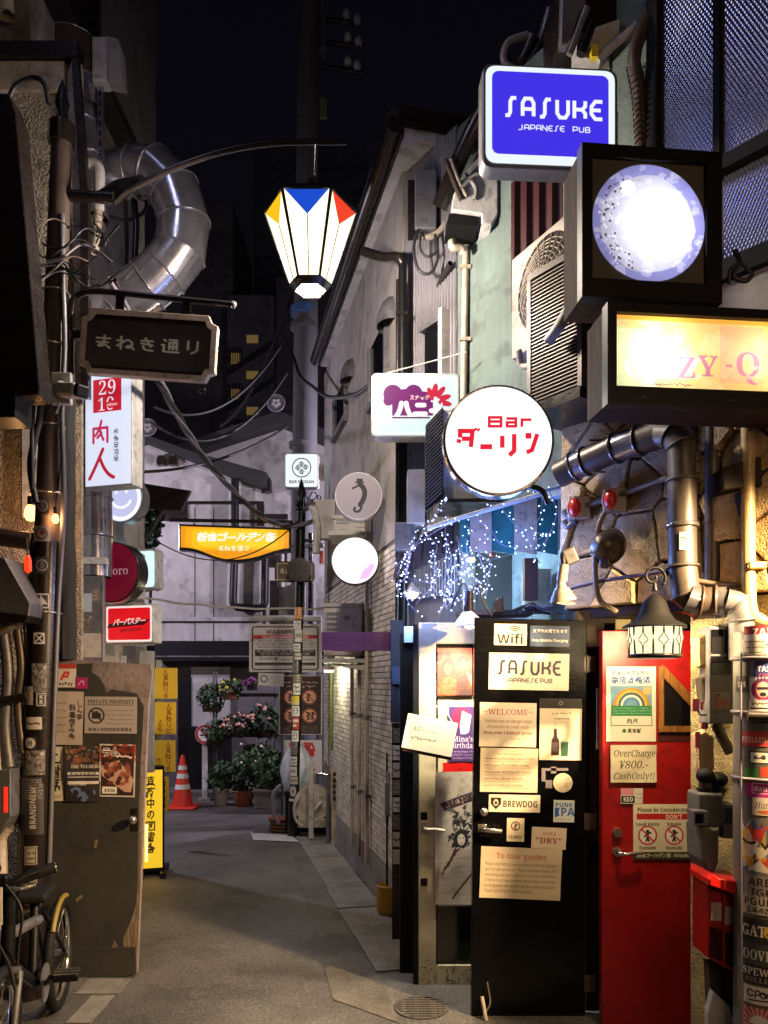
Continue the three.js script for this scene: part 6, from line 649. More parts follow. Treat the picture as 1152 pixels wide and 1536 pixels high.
  litDisc('seahorse_sign', 'round unlit grey sign with a seahorse silhouette in a hat', 538, 744, 36, 5.25, A.seahorse, { glow: 0, depth: 0.1, body: M.white });
  const bk = splitUnit('air_conditioner', 'weathered outdoor unit and trays under the seahorse sign', 500, 776, 572, 800, 6.0, { slats: 3 }); bk.box('tray', 494, 800, 592, 806, 0.1, 0.4, M.whiteTrim); bk.rod('pipe', [[470, 760], [476, 790], [474, 830]], 0.03, M.mauve); bk.box('duct_cover', 470, 740, 500, 800, -0.2, 0.1, M.mauve); bk.box('duct_cover', 575, 770, 592, 900, -0.2, 0.1, M.mauve);
}
{ // notices, bag, hose reel and posts at the corner
  const Zc = 8.35; poster('warning_board', 'large white WARNING notice with red band about cameras', 'notice', 374, 936, 482, 1008, Zc, 0, A.warning, inked(A.warning), { stiff: 0.03 }); poster('small_notice', 'small white card with crossed camera under the warning board', 'notice', 388, 1010, 426, 1029, Zc, 0.02, A.smallNotice, inked(A.smallNotice), { stiff: 0.01, rz: -0.04 }); poster('rules_poster', 'framed dark brown poster with four round prohibition pictures', 'poster', 419, 1013, 483, 1102, Zc, 0.01, A.rules, inked(A.rules), { stiff: 0.025 }); poster('bicycle_ban_sign', 'white sign with bold red characters behind the rubbish bag', 'notice', 426, 1110, 483, 1160, Zc, 0.02, A.parking, inked(A.parking), { stiff: 0.01 });
  const fr = new Thing('notice_frame', 'steel frame of posts holding the warning notices', 'frame', 430, CY + F * EYE / (Zc + 0.05), Zc + 0.05); for (const x of [424, 478]) fr.rod('post', [[x, 930], [x, CY + F * EYE / (Zc + 0.05)]], 0.02, M.greyMetal); fr.rod('top_rail', [[374, 928], [482, 928]], 0.035, M.whiteTrim);
  const Zb = 7.95, bag = new Thing('rubbish_bag', 'tied translucent plastic rubbish bag behind the stickered post', 'bag', 444, 1250, Zb); const g = new THREE.SphereGeometry(1, 32, 24), p = g.attributes.position; for (let i = 0; i < p.count; i++) { const x = p.getX(i), y = p.getY(i), z = p.getZ(i), a = Math.atan2(z, x), s = 1 + 0.1 * Math.sin(a * 7 + y * 3) * (1 - y * y) + 0.16 * (fbm(a / 6.28 + 1, y * 0.5 + 0.5, 6, 3, 55) - 0.5); p.setXYZ(i, x * 0.165 * s * (1 - 0.35 * Math.max(0, y)), y * 0.28 * s, z * 0.15 * s); } g.computeVertexNormals(); g.translate(bag.L(446, 1152).x, bag.L(446, 1152).y, 0.02); bag.add('bag', metricUV(g), M.bag); 
  const ct = new Thing('storage_crate', 'dark low crate carrying the rubbish bag and hose reel', 'crate', 460, CY + F * EYE / 7.9, 7.9); ct.box('crate', 428, 1192, 486, 1250, 0, 0.3, M.blackMatte, { r: 0.01 }); ct.box('lid', 426, 1188, 488, 1194, 0.01, 0.32, M.darkMetal);
  const hr = new Thing('hose_reel', 'round cream garden hose reel with side handle', 'hose reel', 466, 1238, 7.7); const c = hr.L(468, 1205); hr.add('side_disc', new THREE.CylinderGeometry(0.18, 0.18, 0.03, 36).rotateX(Math.PI / 2).translate(c.x, c.y, 0.06), M.offWhite); hr.add('side_disc', new THREE.CylinderGeometry(0.18, 0.18, 0.03, 36).rotateX(Math.PI / 2).translate(c.x, c.y, -0.12), M.offWhite); hr.add('drum', new THREE.CylinderGeometry(0.1, 0.1, 0.16, 24).rotateX(Math.PI / 2).translate(c.x, c.y, -0.03), M.cableGrey); hr.add('hub', new THREE.CylinderGeometry(0.03, 0.03, 0.06, 16).rotateX(Math.PI / 2).translate(c.x, c.y, 0.09), M.greyMetal); hr.rod('handle', [[474, 1212, .11], [484, 1200, .12]], 0.014, M.white); hr.box('stand', 448, 1226, 490, 1240, 0.08, 0.22, M.offWhite, { r: 0.01 }); hr.rod('hose', [[424, 1175, .1], [412, 1190, .1], [412, 1215, .1], [420, 1232, .1]], 0.018, M.cableGrey); hr.rod('hose', [[452, 1190, .12], [444, 1206, .14], [446, 1226, .14], [456, 1236, .14]], 0.014, M.cableWhite);
  const st = new Thing('plant_saucers', 'stack of worn terracotta saucers at the foot of the stickered post', 'pots', 422, 1247, groundZ(1247)); for (let i = 0; i < 4; i++) st.add('saucer', moved(lathe([[0, 0], [0.11, 0], [0.13, 0.035], [0.12, 0.035], [0.1, 0.012], [0, 0.012]], 20), rnd(-.015, .015), i * 0.036, 0), i % 2 ? M.terracotta : M.bareLight);
  const wp = new Thing('white_post', 'square white post in front of the hose reel', 'post', 467, 1258, groundZ(1262)); wp.box('post', 463, 1146, 470, 1258, 0, 0.05, M.whiteTrim); const gp = new Thing('board_post', 'grey pipe and lettered white board leaning on the brick corner', 'post', 497, 1268, groundZ(1268)); gp.rod('pipe', [[493, 1160], [492, 1267]], 0.02, M.greyMetal); gp.box('board', 497, 1152, 507, 1267, 0.02, 0.02, M.offWhite); for (let i = 0; i < 5; i++) gp.box('character', 500, 1158 + i * 9, 504, 1164 + i * 9, 0.0235, 0.003, M.darkWood); gp.rod('tap', [[478, 1160, .03], [492, 1162, .03]], 0.012, M.chrome);
  const yp = new Thing('mustard_pot', 'mustard-yellow pot at the foot of the dark post', 'pot', 584, 1372, groundZ(1372)); const k = yp.k; yp.add('pot', lathe([[0, 0], [17 * k, 0], [19 * k, 0.03], [20 * k, 44 * k], [18 * k, 46 * k], [17 * k, 40 * k], [0, 38 * k]], 26), mat('mustard_glaze', 0x8a6212, 0.5, { map: 'spot', size: 0.2 }));
  const dpo = new Thing('dark_post', 'dark post with boxes and stickers standing in the mustard pot', 'post', 584, 1330, 5.2); dpo.box('post', 579, 1130, 590, 1330, 0, 0.05, M.blackMatte); dpo.box('junction_box', 577, 1172, 589, 1222, 0.05, 0.06, M.cableGrey, { r: 0.01 }); dpo.box('upper_box', 580, 1156, 592, 1174, 0.05, 0.05, M.mauve, { r: 0.008 });
  const sc = new Thing('scribbled_panel', 'narrow dark panel covered with scrawled papers beside the pale door', 'panel', 600, 1420, 4.6); sc.box('panel', 588, 1085, 606, 1420, 0, 0.04, M.darkMetal); for (let i = 0; i < 8; i++) sc.print('sticker', 589, 1092 + i * 26, 604, 1114 + i * 26, 0.002 + 0.0005 * (i % 2), A.bits[[7, 20, 5, 9, 20, 7, 5, 14][i]], inked(A.bits[[7, 20, 5, 9, 20, 7, 5, 14][i]])); sc.box('blue_sign', 588, 1000, 608, 1026, 0.01, 0.02, mat('dull_blue_plate', 0x27385a, 0.5)); sc.box('upper_panel', 586, 930, 606, 1084, -0.01, 0.03, mat('navy_panel', 0x131a2e, 0.7));
}
// ---------- grey cladding and green plaster ----------
{
  const t = wallG.thing('grey_green_house', 'house with grey ribbed cladding and stained green-grey plaster', 'building', 0, 0), L = wallG.len, uS = wallG.hit(688, 500).u;
  const rib = new THREE.PlaneGeometry(uS, 2.7, 160, 1), p = rib.attributes.position; for (let i = 0; i < p.count; i++) p.setZ(i, 0.006 * Math.sign(Math.sin(p.getX(i) / 0.028 * 6.283))); rib.computeVertexNormals(); rib.translate(uS / 2, 3.42, 0.01); t.add('ribbed_cladding', metricUV(rib), M.corr); B(t, 'cladding_backing', 0, 0, uS, 4.77, -0.01, 0.1, M.corr);
  B(t, 'plaster_wall', uS + 0.002, 2.52, L, 4.75, 0.01, 0.12, M.green); B(t, 'side_wall', uS + 0.002, 0, uS + 0.03, 2.518, 0.0, 0.1, M.darkWall); B(t, 'room_back_wall', uS, 0, L, 2.519, -0.42, 0.05, M.cyanWall); B(t, 'room_ceiling', uS, 2.48, L, 2.518, -0.0, 0.42, M.cyanWall); B(t, 'core', uS + 0.01, 0, L, 4.7, -0.48, 0.8, M.darkWall);
  const a = wallG.hit(776, 350), b = wallG.hit(846, 350), rd = new THREE.PlaneGeometry(b.u - a.u, 0.68, 48, 1), q = rd.attributes.position; for (let i = 0; i < q.count; i++) q.setZ(i, 0.015 * Math.sign(Math.sin(q.getX(i) / 0.09 * 6.283))); rd.computeVertexNormals(); rd.translate((a.u + b.u) / 2, 3.82, 0.03); t.add('red_ribbed_panel', metricUV(rd), M.maroon);
  const w0 = wallG.hit(643, 520), w1 = wallG.hit(671, 520), wy0 = wallG.hit(657, 492).y, wy1 = wallG.hit(657, 590).y; const wn = B(t, 'window', w0.u, wy1, w1.u, wy0, 0.03, 0.04, M.glassDark); B(t, 'frame', w1.u, wy1 - 0.05, w1.u + 0.035, wy0 + 0.06, 0.07, 0.07, M.whiteTrim, { parent: wn }); B(t, 'frame', w0.u - 0.02, wy1 - 0.04, w1.u, wy1, 0.06, 0.06, M.greyMetal, { parent: wn }); B(t, 'frame', w0.u - 0.02, wy0, w1.u, wy0 + 0.03, 0.06, 0.06, M.greyMetal, { parent: wn });
  const hz = (px, py, off = 0.05) => wallG.hit(px, py, off).Z;
  const mb = new Thing('meter_box', 'upright grey meter box high on the ribbed cladding', 'meter box', 638, 345, hz(638, 300, 0.1)); mb.box('box', 622, 256, 655, 346, 0.02, 0.12, M.greyMetal, { r: 0.01 }); mb.box('side_channel', 612, 270, 622, 352, 0.0, 0.06, M.darkMetal); mb.rod('conduit', [[628, 346], [640, 356], [660, 346], [678, 318], [684, 302]], 0.018, M.offWhite); mb.rod('cable_loop', [[626, 350, .03], [620, 380, .04], [628, 412, .05], [645, 416, .05], [656, 392, .05], [652, 358, .04]], 0.009, M.cable); mb.rod('cable_loop', [[632, 352, .03], [630, 378, .04], [640, 392, .05], [654, 384, .05], [656, 362, .04]], 0.007, M.cable);
  const hd = new Thing('vent_cowl', 'white curved vent cowl on the green plaster', 'vent', 708, 372, hz(708, 330, 0.02)); const k = hd.k; hd.poly('shell', [[672, 346], [676, 322], [686, 304], [702, 292], [722, 287], [740, 288], [740, 352], [730, 368], [716, 366], [716, 352]], 0.18, 0.2, M.white, { bevel: 0.008 }); hd.poly('dark_opening', [[670, 348], [714, 354], [712, 366], [666, 364]], 0.17, 0.18, M.blackMatte); hd.rod('pipe_elbow', [[676, 370, .05], [678, 380, .06], [690, 380, .05], [694, 384, .04]], 0.022, M.offWhite);
  const dp = new Thing('pale_drainpipes', 'pair of pale vertical drainpipes on the green plaster', 'pipe', 698, 590, hz(698, 480, 0.03)); dp.rod('pipe', [[699, 370], [695, 600]], 0.019, M.offWhite); dp.rod('pipe', [[711, 370], [708, 620]], 0.012, M.mauve); for (const y of [400, 508]) dp.box('clip', 690, y, 706, y + 5, 0.025, 0.03, M.offWhite);
  const rp = new Thing('roof_pipes', 'dark pipes and tangled conduit under the green house eave', 'pipes', 700, 280, 4.1); rp.rod('gutter', [[740, 150, .1], [700, 215, 0], [662, 285, -.15]], 0.045, M.darkMetal); rp.rod('pipe', [[668, 240], [680, 270], [692, 300]], 0.014, M.bronze); rp.rod('pipe', [[676, 240], [688, 272], [700, 296]], 0.012, M.offWhite); rp.rod('pipe', [[700, 262], [730, 230], [760, 200]], 0.016, M.mauve); rp.rod('loop', [[690, 285], [705, 272], [714, 284], [712, 300]], 0.012, M.mauve); rp.poly('eave_board', [[705, 195], [745, 130], [900, 130], [900, 180], [740, 190]], -0.1, 0.1, M.roof);
  for (const [x0, y0, x1, y1, r] of [[772, 52, 800, 90, 0.03], [800, 20, 830, 90, 0.07], [820, 40, 852, 100, 0.02], [842, 30, 860, 90, 0.025]]) rp.rod('roof_pipe', [[x0, y1, -.1], [(x0 + x1) / 2 + 4, (y0 + y1) / 2, -.05], [x1, y0, 0]], r, r > 0.05 ? mat('glossy_black_pipe', 0x17161a, 0.25) : M.bronze);
  rp.rod('loop', [[776, 108], [756, 92], [762, 64], [792, 52]], 0.018, M.offWhite);
  // fan unit seen from its edge, with a round wire guard
  const fu = new Thing('fan_unit', 'beige outdoor air conditioner with round wire fan guard beside the red panel', 'air conditioner', 822, 500, 3.6, { ry: -1.12 }); B(fu, 'case', -0.36, -0.02, 0.36, 0.6, 0, 0.28, M.acWhite, { r: 0.014 }); const rings = []; for (let i = 1; i < 11; i++) rings.push(new THREE.TorusGeometry(0.026 * i, 0.0035, 5, 36).translate(0, 0, 0.05 - 0.0006 * i * i)); for (let i = 0; i < 24; i++) { const q0 = i / 24 * 6.283; rings.push(tubeG([V(0, 0, 0.053), V(Math.cos(q0) * 0.13, Math.sin(q0) * 0.13, 0.042), V(Math.cos(q0 + .3) * 0.26, Math.sin(q0 + .3) * 0.26, 0.0)], 0.003, 8, 5)); } fu.add('fan_guard', mergeGeometries(rings).translate(-0.02, 0.3, 0.005), M.offWhite); fu.g.scale.setScalar(0.82); fu.add('fan_hub', new THREE.CylinderGeometry(0.05, 0.05, 0.02, 24).rotateX(Math.PI / 2).translate(-0.02, 0.3, 0.055), M.offWhite); fu.add('fan_well', new THREE.CylinderGeometry(0.265, 0.265, 0.004, 36).rotateX(Math.PI / 2).translate(-0.02, 0.3, 0.002), M.darkMetal); for (const y of [0.44, 0.47, 0.52]) { const g = boxG(0.002, 0.012, 0.1); fu.add('label_line', g.translate(0.361, y, -0.14), M.greyMetal); } fu.add('bracket', tubeG([V(-0.2, -0.03, 0.06), V(-0.2, -0.12, 0.02), V(0.1, -0.16, 0.02)], 0.02, 12, 8), M.offWhite); fu.add('drain_elbow', tubeG([V(0.3, -0.02, 0.1), V(0.28, -0.1, 0.14), V(0.2, -0.16, 0.16)], 0.03, 14, 10), M.white);
  const cg = new Thing('louvre_cage', 'brown slatted guard cage around an outdoor unit beside the amber lightbox', 'cage', 842, 604, 3.42, { ry: -0.95 }); B(cg, 'backing', -0.2, 0.02, 0.12, 0.62, -0.06, 0.2, M.darkMetal); for (const x of [-0.2, 0.1]) B(cg, 'upright', x, 0, x + 0.022, 0.64, 0.01, 0.03, M.bronze); for (let i = 0; i < 34; i++) B(cg, 'slat', -0.19, 0.05 + i * 0.0168, 0.1, 0.0555 + i * 0.0168, 0.006, 0.02, M.bronze); B(cg, 'top_rail', -0.2, 0.62, 0.122, 0.65, 0.012, 0.03, M.bronze); B(cg, 'bottom_tray', -0.22, -0.02, 0.13, 0.03, 0.03, 0.3, M.darkMetal); 
  litBox('snack_bar_sign', 'pale cyan lightbox with violet silhouettes and snack-bar lettering', 557, 560, 690, 657, 4.35, A.honey, { light: 1.1, color: 0xbff0f0, glow: 0.55, r: 0.035, body: M.white, depth: 0.08 });
  const lou = new Thing('louvred_unit', 'boxed outdoor unit with black louvred side behind the round white sign', 'air conditioner', 672, 770, 4.05); lou.poly('louvre_side', [[638, 640], [664, 612], [664, 748], [638, 768]], 0.02, 0.05, M.darkMetal); for (let i = 0; i < 22; i++) lou.poly('slat', [[639, 642 + i * 5.6], [663, 616 + i * 5.8], [663, 618.5 + i * 5.8], [639, 644.5 + i * 5.6]], 0.026, 0.008, M.greyMetal); lou.box('case', 664, 612, 742, 752, 0.0, 0.3, M.white, { r: 0.01 }); lou.box('panel', 684, 716, 736, 748, 0.006, 0.01, M.mauve); lou.box('shelf', 660, 752, 758, 757, 0.06, 0.36, M.darkMetal); lou.box('trunking', 612, 700, 638, 780, -0.05, 0.2, M.mauve);
  const dl = litDisc('round_white_bar_sign', 'large round white glowing sign with red angular katakana and Bar', 748, 660, 84, 3.3, A.darling, { light: 3.4, color: 0xfff6f2, glow: 1.25, depth: 0.08, body: M.chrome }); dl.rod('bracket', [[800, 720, -.1], [822, 724, -.14], [834, 742, -.16]], 0.014, M.darkMetal);
  const ss = litBox('pub_sign', 'blue lightbox with white rim reading SASUKE JAPANESE PUB', 722, 100, 928, 255, 3.28, A.sasuke, { light: 1.6, color: 0x8088ff, glow: 1.0, r: 0.05, edge: 5, depth: 0.08, ry: 0.06, body: M.greyMetal });
}
{ // awning, fairy lights and the little lit room
  const t = new Thing('striped_awning', 'green and beige striped cloth awning edge behind fairy lights', 'awning', 765, 830, 3.88), top = (x) => 778 - (x - 690) * 0.29; let i = 0; for (const [x0, x1] of [[690, 705], [705, 737], [737, 771], [771, 805], [805, 837], [837, 849]]) { t.poly('stripe', [[x0, top(x0)], [x1, top(x1)], [x1, 832], [x0, 826]], 0.012 * (i % 2), 0.012, i++ % 2 ? M.canvasBeige : M.canvasGreen); } t.rod('rail', [[640, 794, .02], [690, 778, .02], [849, 731, .02]], 0.012, M.white, { tension: 0.05 });
  const d = new Thing('dark_awning_flap', 'dark brown awning flap receding under the fairy lights', 'awning', 640, 860, 4.2); d.poly('flap', [[590, 868], [596, 826], [692, 770], [692, 826]], 0, 0.03, mat('brown_awning_cloth', 0x33262a, 0.9, { map: 'grime', size: 0.5 })); for (let j = 0; j < 6; j++) d.rod('seam', [[604 + j * 15, 862 - j * 8, .004], [604 + j * 15, 826 - j * 8.6, .004]], 0.004, M.darkMetal);
  d.box('notice_box', 592, 786, 622, 828, 0.05, 0.05, M.greyMetal, { r: 0.006 });
  const f = new Thing('fairy_lights', 'tangled string of tiny white fairy lights draped over the awning', 'string lights', 720, 830, 3.8), wires = [], leds = []; const strand = (pts, n, jx = 5) => { const c = new THREE.CatmullRomCurve3(pts.map(([x, y, z]) => f.L(x, y, z ?? rnd(-.03, .06)))); wires.push(new THREE.TubeGeometry(c, pts.length * 8, 0.0018, 4)); for (let q = 0; q < n; q++) { const p0 = c.getPoint((q + rnd(1)) / n); p0.add(V(rnd(-jx, jx) * f.k, rnd(-jx, jx) * f.k, rnd(-.01, .03))); leds.push(new THREE.OctahedronGeometry(rnd(0.0024, 0.004), 1).translate(p0.x, p0.y, p0.z)); } };
  strand([[594, 850], [622, 818], [640, 790], [662, 762], [672, 745]], 26); strand([[596, 862], [612, 830], [650, 800], [700, 776], [760, 752], [820, 734]], 24, 6); strand([[710, 776], [735, 796], [748, 818], [770, 822], [800, 812], [830, 796]], 14); strand([[815, 735], [812, 770], [802, 795], [818, 808], [804, 826]], 14); strand([[822, 740], [832, 770], [826, 800], [810, 830]], 10); strand([[672, 770], [668, 800], [676, 840], [664, 880], [670, 915]], 26, 8); strand([[700, 790], [722, 812], [716, 830], [735, 848], [726, 870]], 18, 9); strand([[750, 765], [772, 790], [790, 800], [795, 826], [812, 845]], 16, 9); strand([[640, 800], [655, 822], [645, 846], [662, 866]], 18, 9); strand([[770, 830], [730, 842], [706, 856], [720, 880], [712, 900]], 18, 7);
  for (let q = 0; q < 11; q++) { const x = rnd(600, 720); strand([[x, rnd(800, 850)], [x + rnd(-16, 16), rnd(850, 870)], [x + rnd(-24, 24), rnd(870, 895)], [x + rnd(-20, 20), rnd(895, 925)]], 16, 8); } f.add('wire', mergeGeometries(wires), M.cableGrey); const lo = f.add('lit_bulbs', mergeGeometries(leds), M.led); lo.userData.kind = 'stuff'; f.point(640, 880, 0.12, 0x6f90ff, 0.6, 6); f.point(780, 815, 0.1, 0x6090ff, 0.25, 5); f.point(700, 850, 0.1, 0x6f90ff, 0.4, 5);
  const fl = new Thing('flood_lamp', 'small cold white flood lamp glowing among the fairy lights', 'lamp', 618, 890, 4.05); fl.add('housing', moved(new THREE.ConeGeometry(0.05, 0.06, 16, 1, true), 0.0, 0.03, 0), M.greyMetal); fl.add('lit_glass', moved(new THREE.SphereGeometry(0.035, 14, 10), 0, 0.005, 0), M.bulbWhite); fl.point(618, 898, 0.06, 0xdfe9ff, 0.5, 2);
  const r = new Thing('room_lamp', 'cold room lamp and shelf clutter inside the small lit opening', 'lamp', 740, 925, 4.15); r.box('lit_tube', 700, 836, 712, 842, 0, 0.03, lit('lit_cold_tube', 0xbfeaff, 3)); r.point(720, 850, -0.02, 0xb4e2ff, 0.7, 2); r.box('shelf_board', 690, 915, 800, 922, 0, 0.2, M.wood); r.box('bracket', 786, 838, 806, 900, 0.02, 0.06, mat('brown_box', 0x4a2c20, 0.7)); r.box('white_unit', 790, 850, 830, 918, -0.06, 0.1, M.offWhite, { r: 0.006 }); r.box('red_tag', 733, 826, 738, 836, 0.05, 0.01, M.redGloss); r.poly('speaker', [[738, 920], [742, 900], [752, 896], [754, 920]], 0.05, 0.08, M.darkMetal, { bevel: 0.004 }); for (let q = 0; q < 6; q++) r.rod('cable', [[rnd(760, 830), 918, .06], [rnd(770, 830), rnd(905, 915), .08], [rnd(770, 840), 922, .06]], 0.006, q % 2 ? M.cableGrey : M.cable);
}
// ---------- pale glass door ----------
{
  const Z = 3.94, t = new Thing('pale_glass_door', 'cream aluminium glass door covered with posters, standing open', 'door', 680, CY + F * EYE / Z, Z), D = 0.04;
  t.box('stile', 628, 934, 654, 1480, 0, D, M.creamDoor, { r: 0.004 }); t.box('edge_strip', 620, 936, 627, 1484, -0.006, D, M.blackMatte); t.box('top_rail', 654, 934, 745, 966, -0.001, D, M.creamDoor, { r: 0.004 }); t.box('bottom_rail', 654, 1448, 745, 1480, -0.001, D, M.creamDoor, { r: 0.004 }); t.box('far_stile', 745, 934, 765, 1480, 0, D, M.creamDoor, { r: 0.004 }); t.box('glass', 653, 965, 746, 1449, -0.014, 0.008, mat('wired_glass', 0x1b1f17, 0.12)); t.box('glazing_bead', 654, 966, 657, 1448, -0.004, 0.01, M.darkMetal); t.box('mid_panel', 657, 1044, 745, 1160, -0.009, 0.006, M.creamDoor);
  t.box('bumper_edge', 658, 1356, 745, 1360, -0.004, 0.008, M.white); t.box('name_plate', 661, 939, 676, 943, 0.002, 0.004, M.white);
  t.rod('handle', [[636, 1241, 0.02], [640, 1241, 0.055], [652, 1241, 0.06], [666, 1243, 0.06]], 0.0085, M.offWhite); t.box('handle_plate', 632, 1232, 642, 1250, 0.006, 0.008, M.offWhite, { r: 0.003 }); for (const y of [1224, 1323]) t.box('lock_plate', 631, y - 6, 641, y + 6, 0.005, 0.008, M.black, { r: 0.004 }); t.box('floor_edge', 618, 1482, 765, 1488, 0.01, 0.06, M.darkMetal);
  const bl = [...Array(120)].map(() => { const x = rnd(632, 720), y = rnd(1440, 1478); const p = t.L(x, y); return moved(new THREE.CircleGeometry(rnd(0.001, 0.005), 6), p.x, p.y, 0.0006 + rnd(0.001)); }); const st = t.add('dirt_spots', mergeGeometries(bl), mat('dark_dirt', 0x2f2a1d, 0.9)); st.userData.kind = 'stuff';
  const Q = (n, l, c, x0, y0, x1, y1, a, o = {}) => poster(n, l, c, x0, y0, x1, y1, Z, 0.004 + (o.f ?? 0), a, inked(a, 0.6), o);
  Q('portrait_photo', 'orange-toned photograph of two people taped to the glass', 'photograph', 656, 972, 708, 1043, A.photo, { wave: 0.003 }); Q('birthday_poster', 'purple birthday poster with a pale profile face', 'poster', 673, 1060, 714, 1142, A.birthday, { f: 0.004 }); const rs = poster('red_strip', 'plain red strip of card across the glass door', 'strip', 664, 1144, 714, 1159, Z, 0.006, A.st.zai, M.redGloss, { stiff: 0.003 }); Q('torn_concert_poster', 'large crumpled black and white poster torn along one side', 'poster', 652, 1157, 716, 1356, A.torn, { wave: 0.02, f: 0.002 });
  // torn flap along the poster's edge
  const hg = new Thing('hanging_card', 'tilted cream card hung on strings from the pale door handle stile', 'notice', 638, 1135, 3.84, { rz: -0.2 }); hg.print('card_front', 600, 1076, 676, 1128, 0.004, A.hung, inked(A.hung)); hg.box('card', 600, 1076, 676, 1128, 0.002, 0.012, M.creamDoor); hg.box('dark_rim', 602, 1128, 678, 1133, 0.002, 0.014, M.darkWood); hg.rod('string', [[618, 1077, .003], [648, 1052, -.06]], 0.0018, M.cableWhite); hg.rod('string', [[668, 1077, .003], [648, 1052, -.06]], 0.0018, M.cableWhite);
  const jb = new Thing('black_jamb', 'black side jamb behind the pale glass door', 'door frame', 610, CY + F * EYE / 4.1, 4.1); jb.box('jamb', 600, 950, 622, CY + F * EYE / 4.1, 0, 0.1, M.blackMatte); jb.box('blue_strip', 606, 940, 624, 964, 0.02, 0.02, mat('pale_blue_card', 0x7f9cc8, 0.6));
  // clamp lamp over it
  const l = new Thing('clamp_lamp', 'white-shaded clamp lamp above the pale door', 'lamp', 703, 935, 3.74); l.add('shade', moved(lathe([[0.02, 0.06], [0.03, 0.05], [0.075, 0.0], [0.072, -0.002], [0.028, 0.046]], 26), 0, 0, 0, 0, 0.2, 0.15), M.white); l.add('socket', moved(new THREE.CylinderGeometry(0.024, 0.026, 0.1, 16), -0.0, 0.11, -0.01, 0, 0.15, 0), M.darkMetal); l.add('lit_bulb', moved(new THREE.SphereGeometry(0.034, 16, 12), 0.004, 0.006, 0), M.bulbWhite); l.add('cable', tubeG([V(0, 0.15, -0.02), V(-0.02, 0.2, -0.02), V(-0.05, 0.16, -0.05), V(-0.08, 0.08, -0.08)], 0.006, 16, 6), M.cable); l.add('cable', tubeG([V(0.01, 0.15, -0.02), V(0.05, 0.2, -0.02), V(0.07, 0.12, -0.04), V(0.12, 0.04, -0.06)], 0.006, 16, 6), M.cable);
  const s = new THREE.SpotLight(0xffeccc, 6, undefined, 1.15, 0.5); s.name = 'bulb_light'; s.position.set(0.0, -0.03, 0.0); s.target.position.set(-0.22, -1.2, -0.14); s.castShadow = true; s.shadow.radius = 1.6; l.g.add(s, s.target);
}
// ---------- black door ----------
{
  const Z = 3.57, t = new Thing('black_door', 'open black door plastered with bar notices and beer stickers', 'door', 795, CY + F * EYE / Z, Z); t.poly('leaf', [[712, 926], [880, 931], [878, 1520], [707, 1522]], 0, 0.045, M.blackDoor, { bevel: 0.003 });
  for (const y of [996, 1232, 1475]) { const h = t.box('hinge', 876, y - 12, 894, y + 12, 0.006, 0.006, M.bronze, { r: 0.001 }); t.rod('hinge_pin', [[880, y - 13, .008], [880, y + 13, .008]], 0.005, M.bronze, { parent: h }); }
  t.add('lock_knob', moved(new THREE.SphereGeometry(0.02, 16, 12), t.L(725, 1217).x, t.L(725, 1217).y, 0.02), M.chrome); t.rod('handle', [[724, 1242, .02], [726, 1242, .045], [740, 1243, .05], [750, 1244, .048]], 0.011, M.chrome); t.box('handle_rose', 716, 1236, 730, 1248, 0.008, 0.01, M.chrome, { r: 0.004 }); t.rod('chain', [[730, 1470, .02], [734, 1500, .03], [726, 1516, .03]], 0.004, M.chrome); t.rod('door_stop', [[722, 1492, .02], [727, 1524, .05]], 0.009, M.offWhite);
  t.box('bottom_strip', 709, 1518, 878, 1530, -0.004, 0.04, M.darkMetal);
  const Q = (n, l, c, x0, y0, x1, y1, a, o = {}) => poster(n, l, c, x0, y0, x1, y1, Z, 0.0045 + (o.f ?? 0), a, inked(a, o.rough ?? 0.45), { ...o, rz: o.rz ?? -0.02 });
  Q('wifi_sticker', 'cream Wifi sticker with radio waves on the black door', 'sticker', 741, 936, 790, 968, A.wifi, { stiff: 0.001 }); Q('charging_sticker', 'slate blue sticker about free mobile charging', 'sticker', 795, 939, 854, 970, A.charging, { stiff: 0.001 }); Q('pub_name_sheet', 'cream sheet with the pub name SASUKE in dark letters', 'notice', 733, 980, 853, 1035, A.sasukePaper, { wave: 0.003 }); Q('welcome_sheet', 'wrinkled WELCOME sheet in red lettering', 'notice', 719, 1054, 804, 1120, A.welcome, { wave: 0.007 }); Q('bottle_leaflet', 'leaflet showing a dark bottle beside a green drink', 'poster', 809, 1048, 872, 1140, A.bottle, { wave: 0.003, rz: -0.01 }); Q('drinks_list', 'wrinkled drinks list in five underlined rows', 'notice', 720, 1122, 806, 1188, A.menu, { wave: 0.008 });
  Q('brewery_sticker', 'oblong sticker reading BREWDOG with a shield', 'sticker', 733, 1192, 810, 1218, A.brewdog, { stiff: 0.001 }); Q('blue_ale_sticker', 'square blue and white PUNK IPA sticker', 'sticker', 830, 1200, 861, 1233, A.ipa, { stiff: 0.001 }); Q('beer_figure_sticker', 'small upright YEBISU sticker with a seated figure', 'sticker', 760, 1227, 786, 1262, A.yebisu, { stiff: 0.001 }); Q('dry_sticker', 'cream sticker with red quoted DRY lettering', 'sticker', 797, 1241, 849, 1273, A.dry, { stiff: 0.001, rz: -0.05 }); Q('tour_guide_notice', 'long notice headed To tour guides in red', 'notice', 720, 1271, 841, 1348, A.guides, { wave: 0.008, rz: -0.04 });
  const rd = new Thing('round_worn_sticker', 'round worn cream sticker with peeled tape beside it', 'sticker', 844, 1188, Z); rd.add('disc', fitUV(new THREE.CircleGeometry(14.5 * rd.k, 30), A.disc).translate(0, rd.L(0, 1174).y, 0.006), inked(A.disc)); for (const [x0, y0, x1, y1] of [[812, 1152, 852, 1156], [812, 1156, 818, 1172], [826, 1150, 834, 1160], [818, 1170, 828, 1182]]) rd.box('peeled_tape', x0, y0, x1, y1, 0.0055, 0.001, M.cableGrey);
}
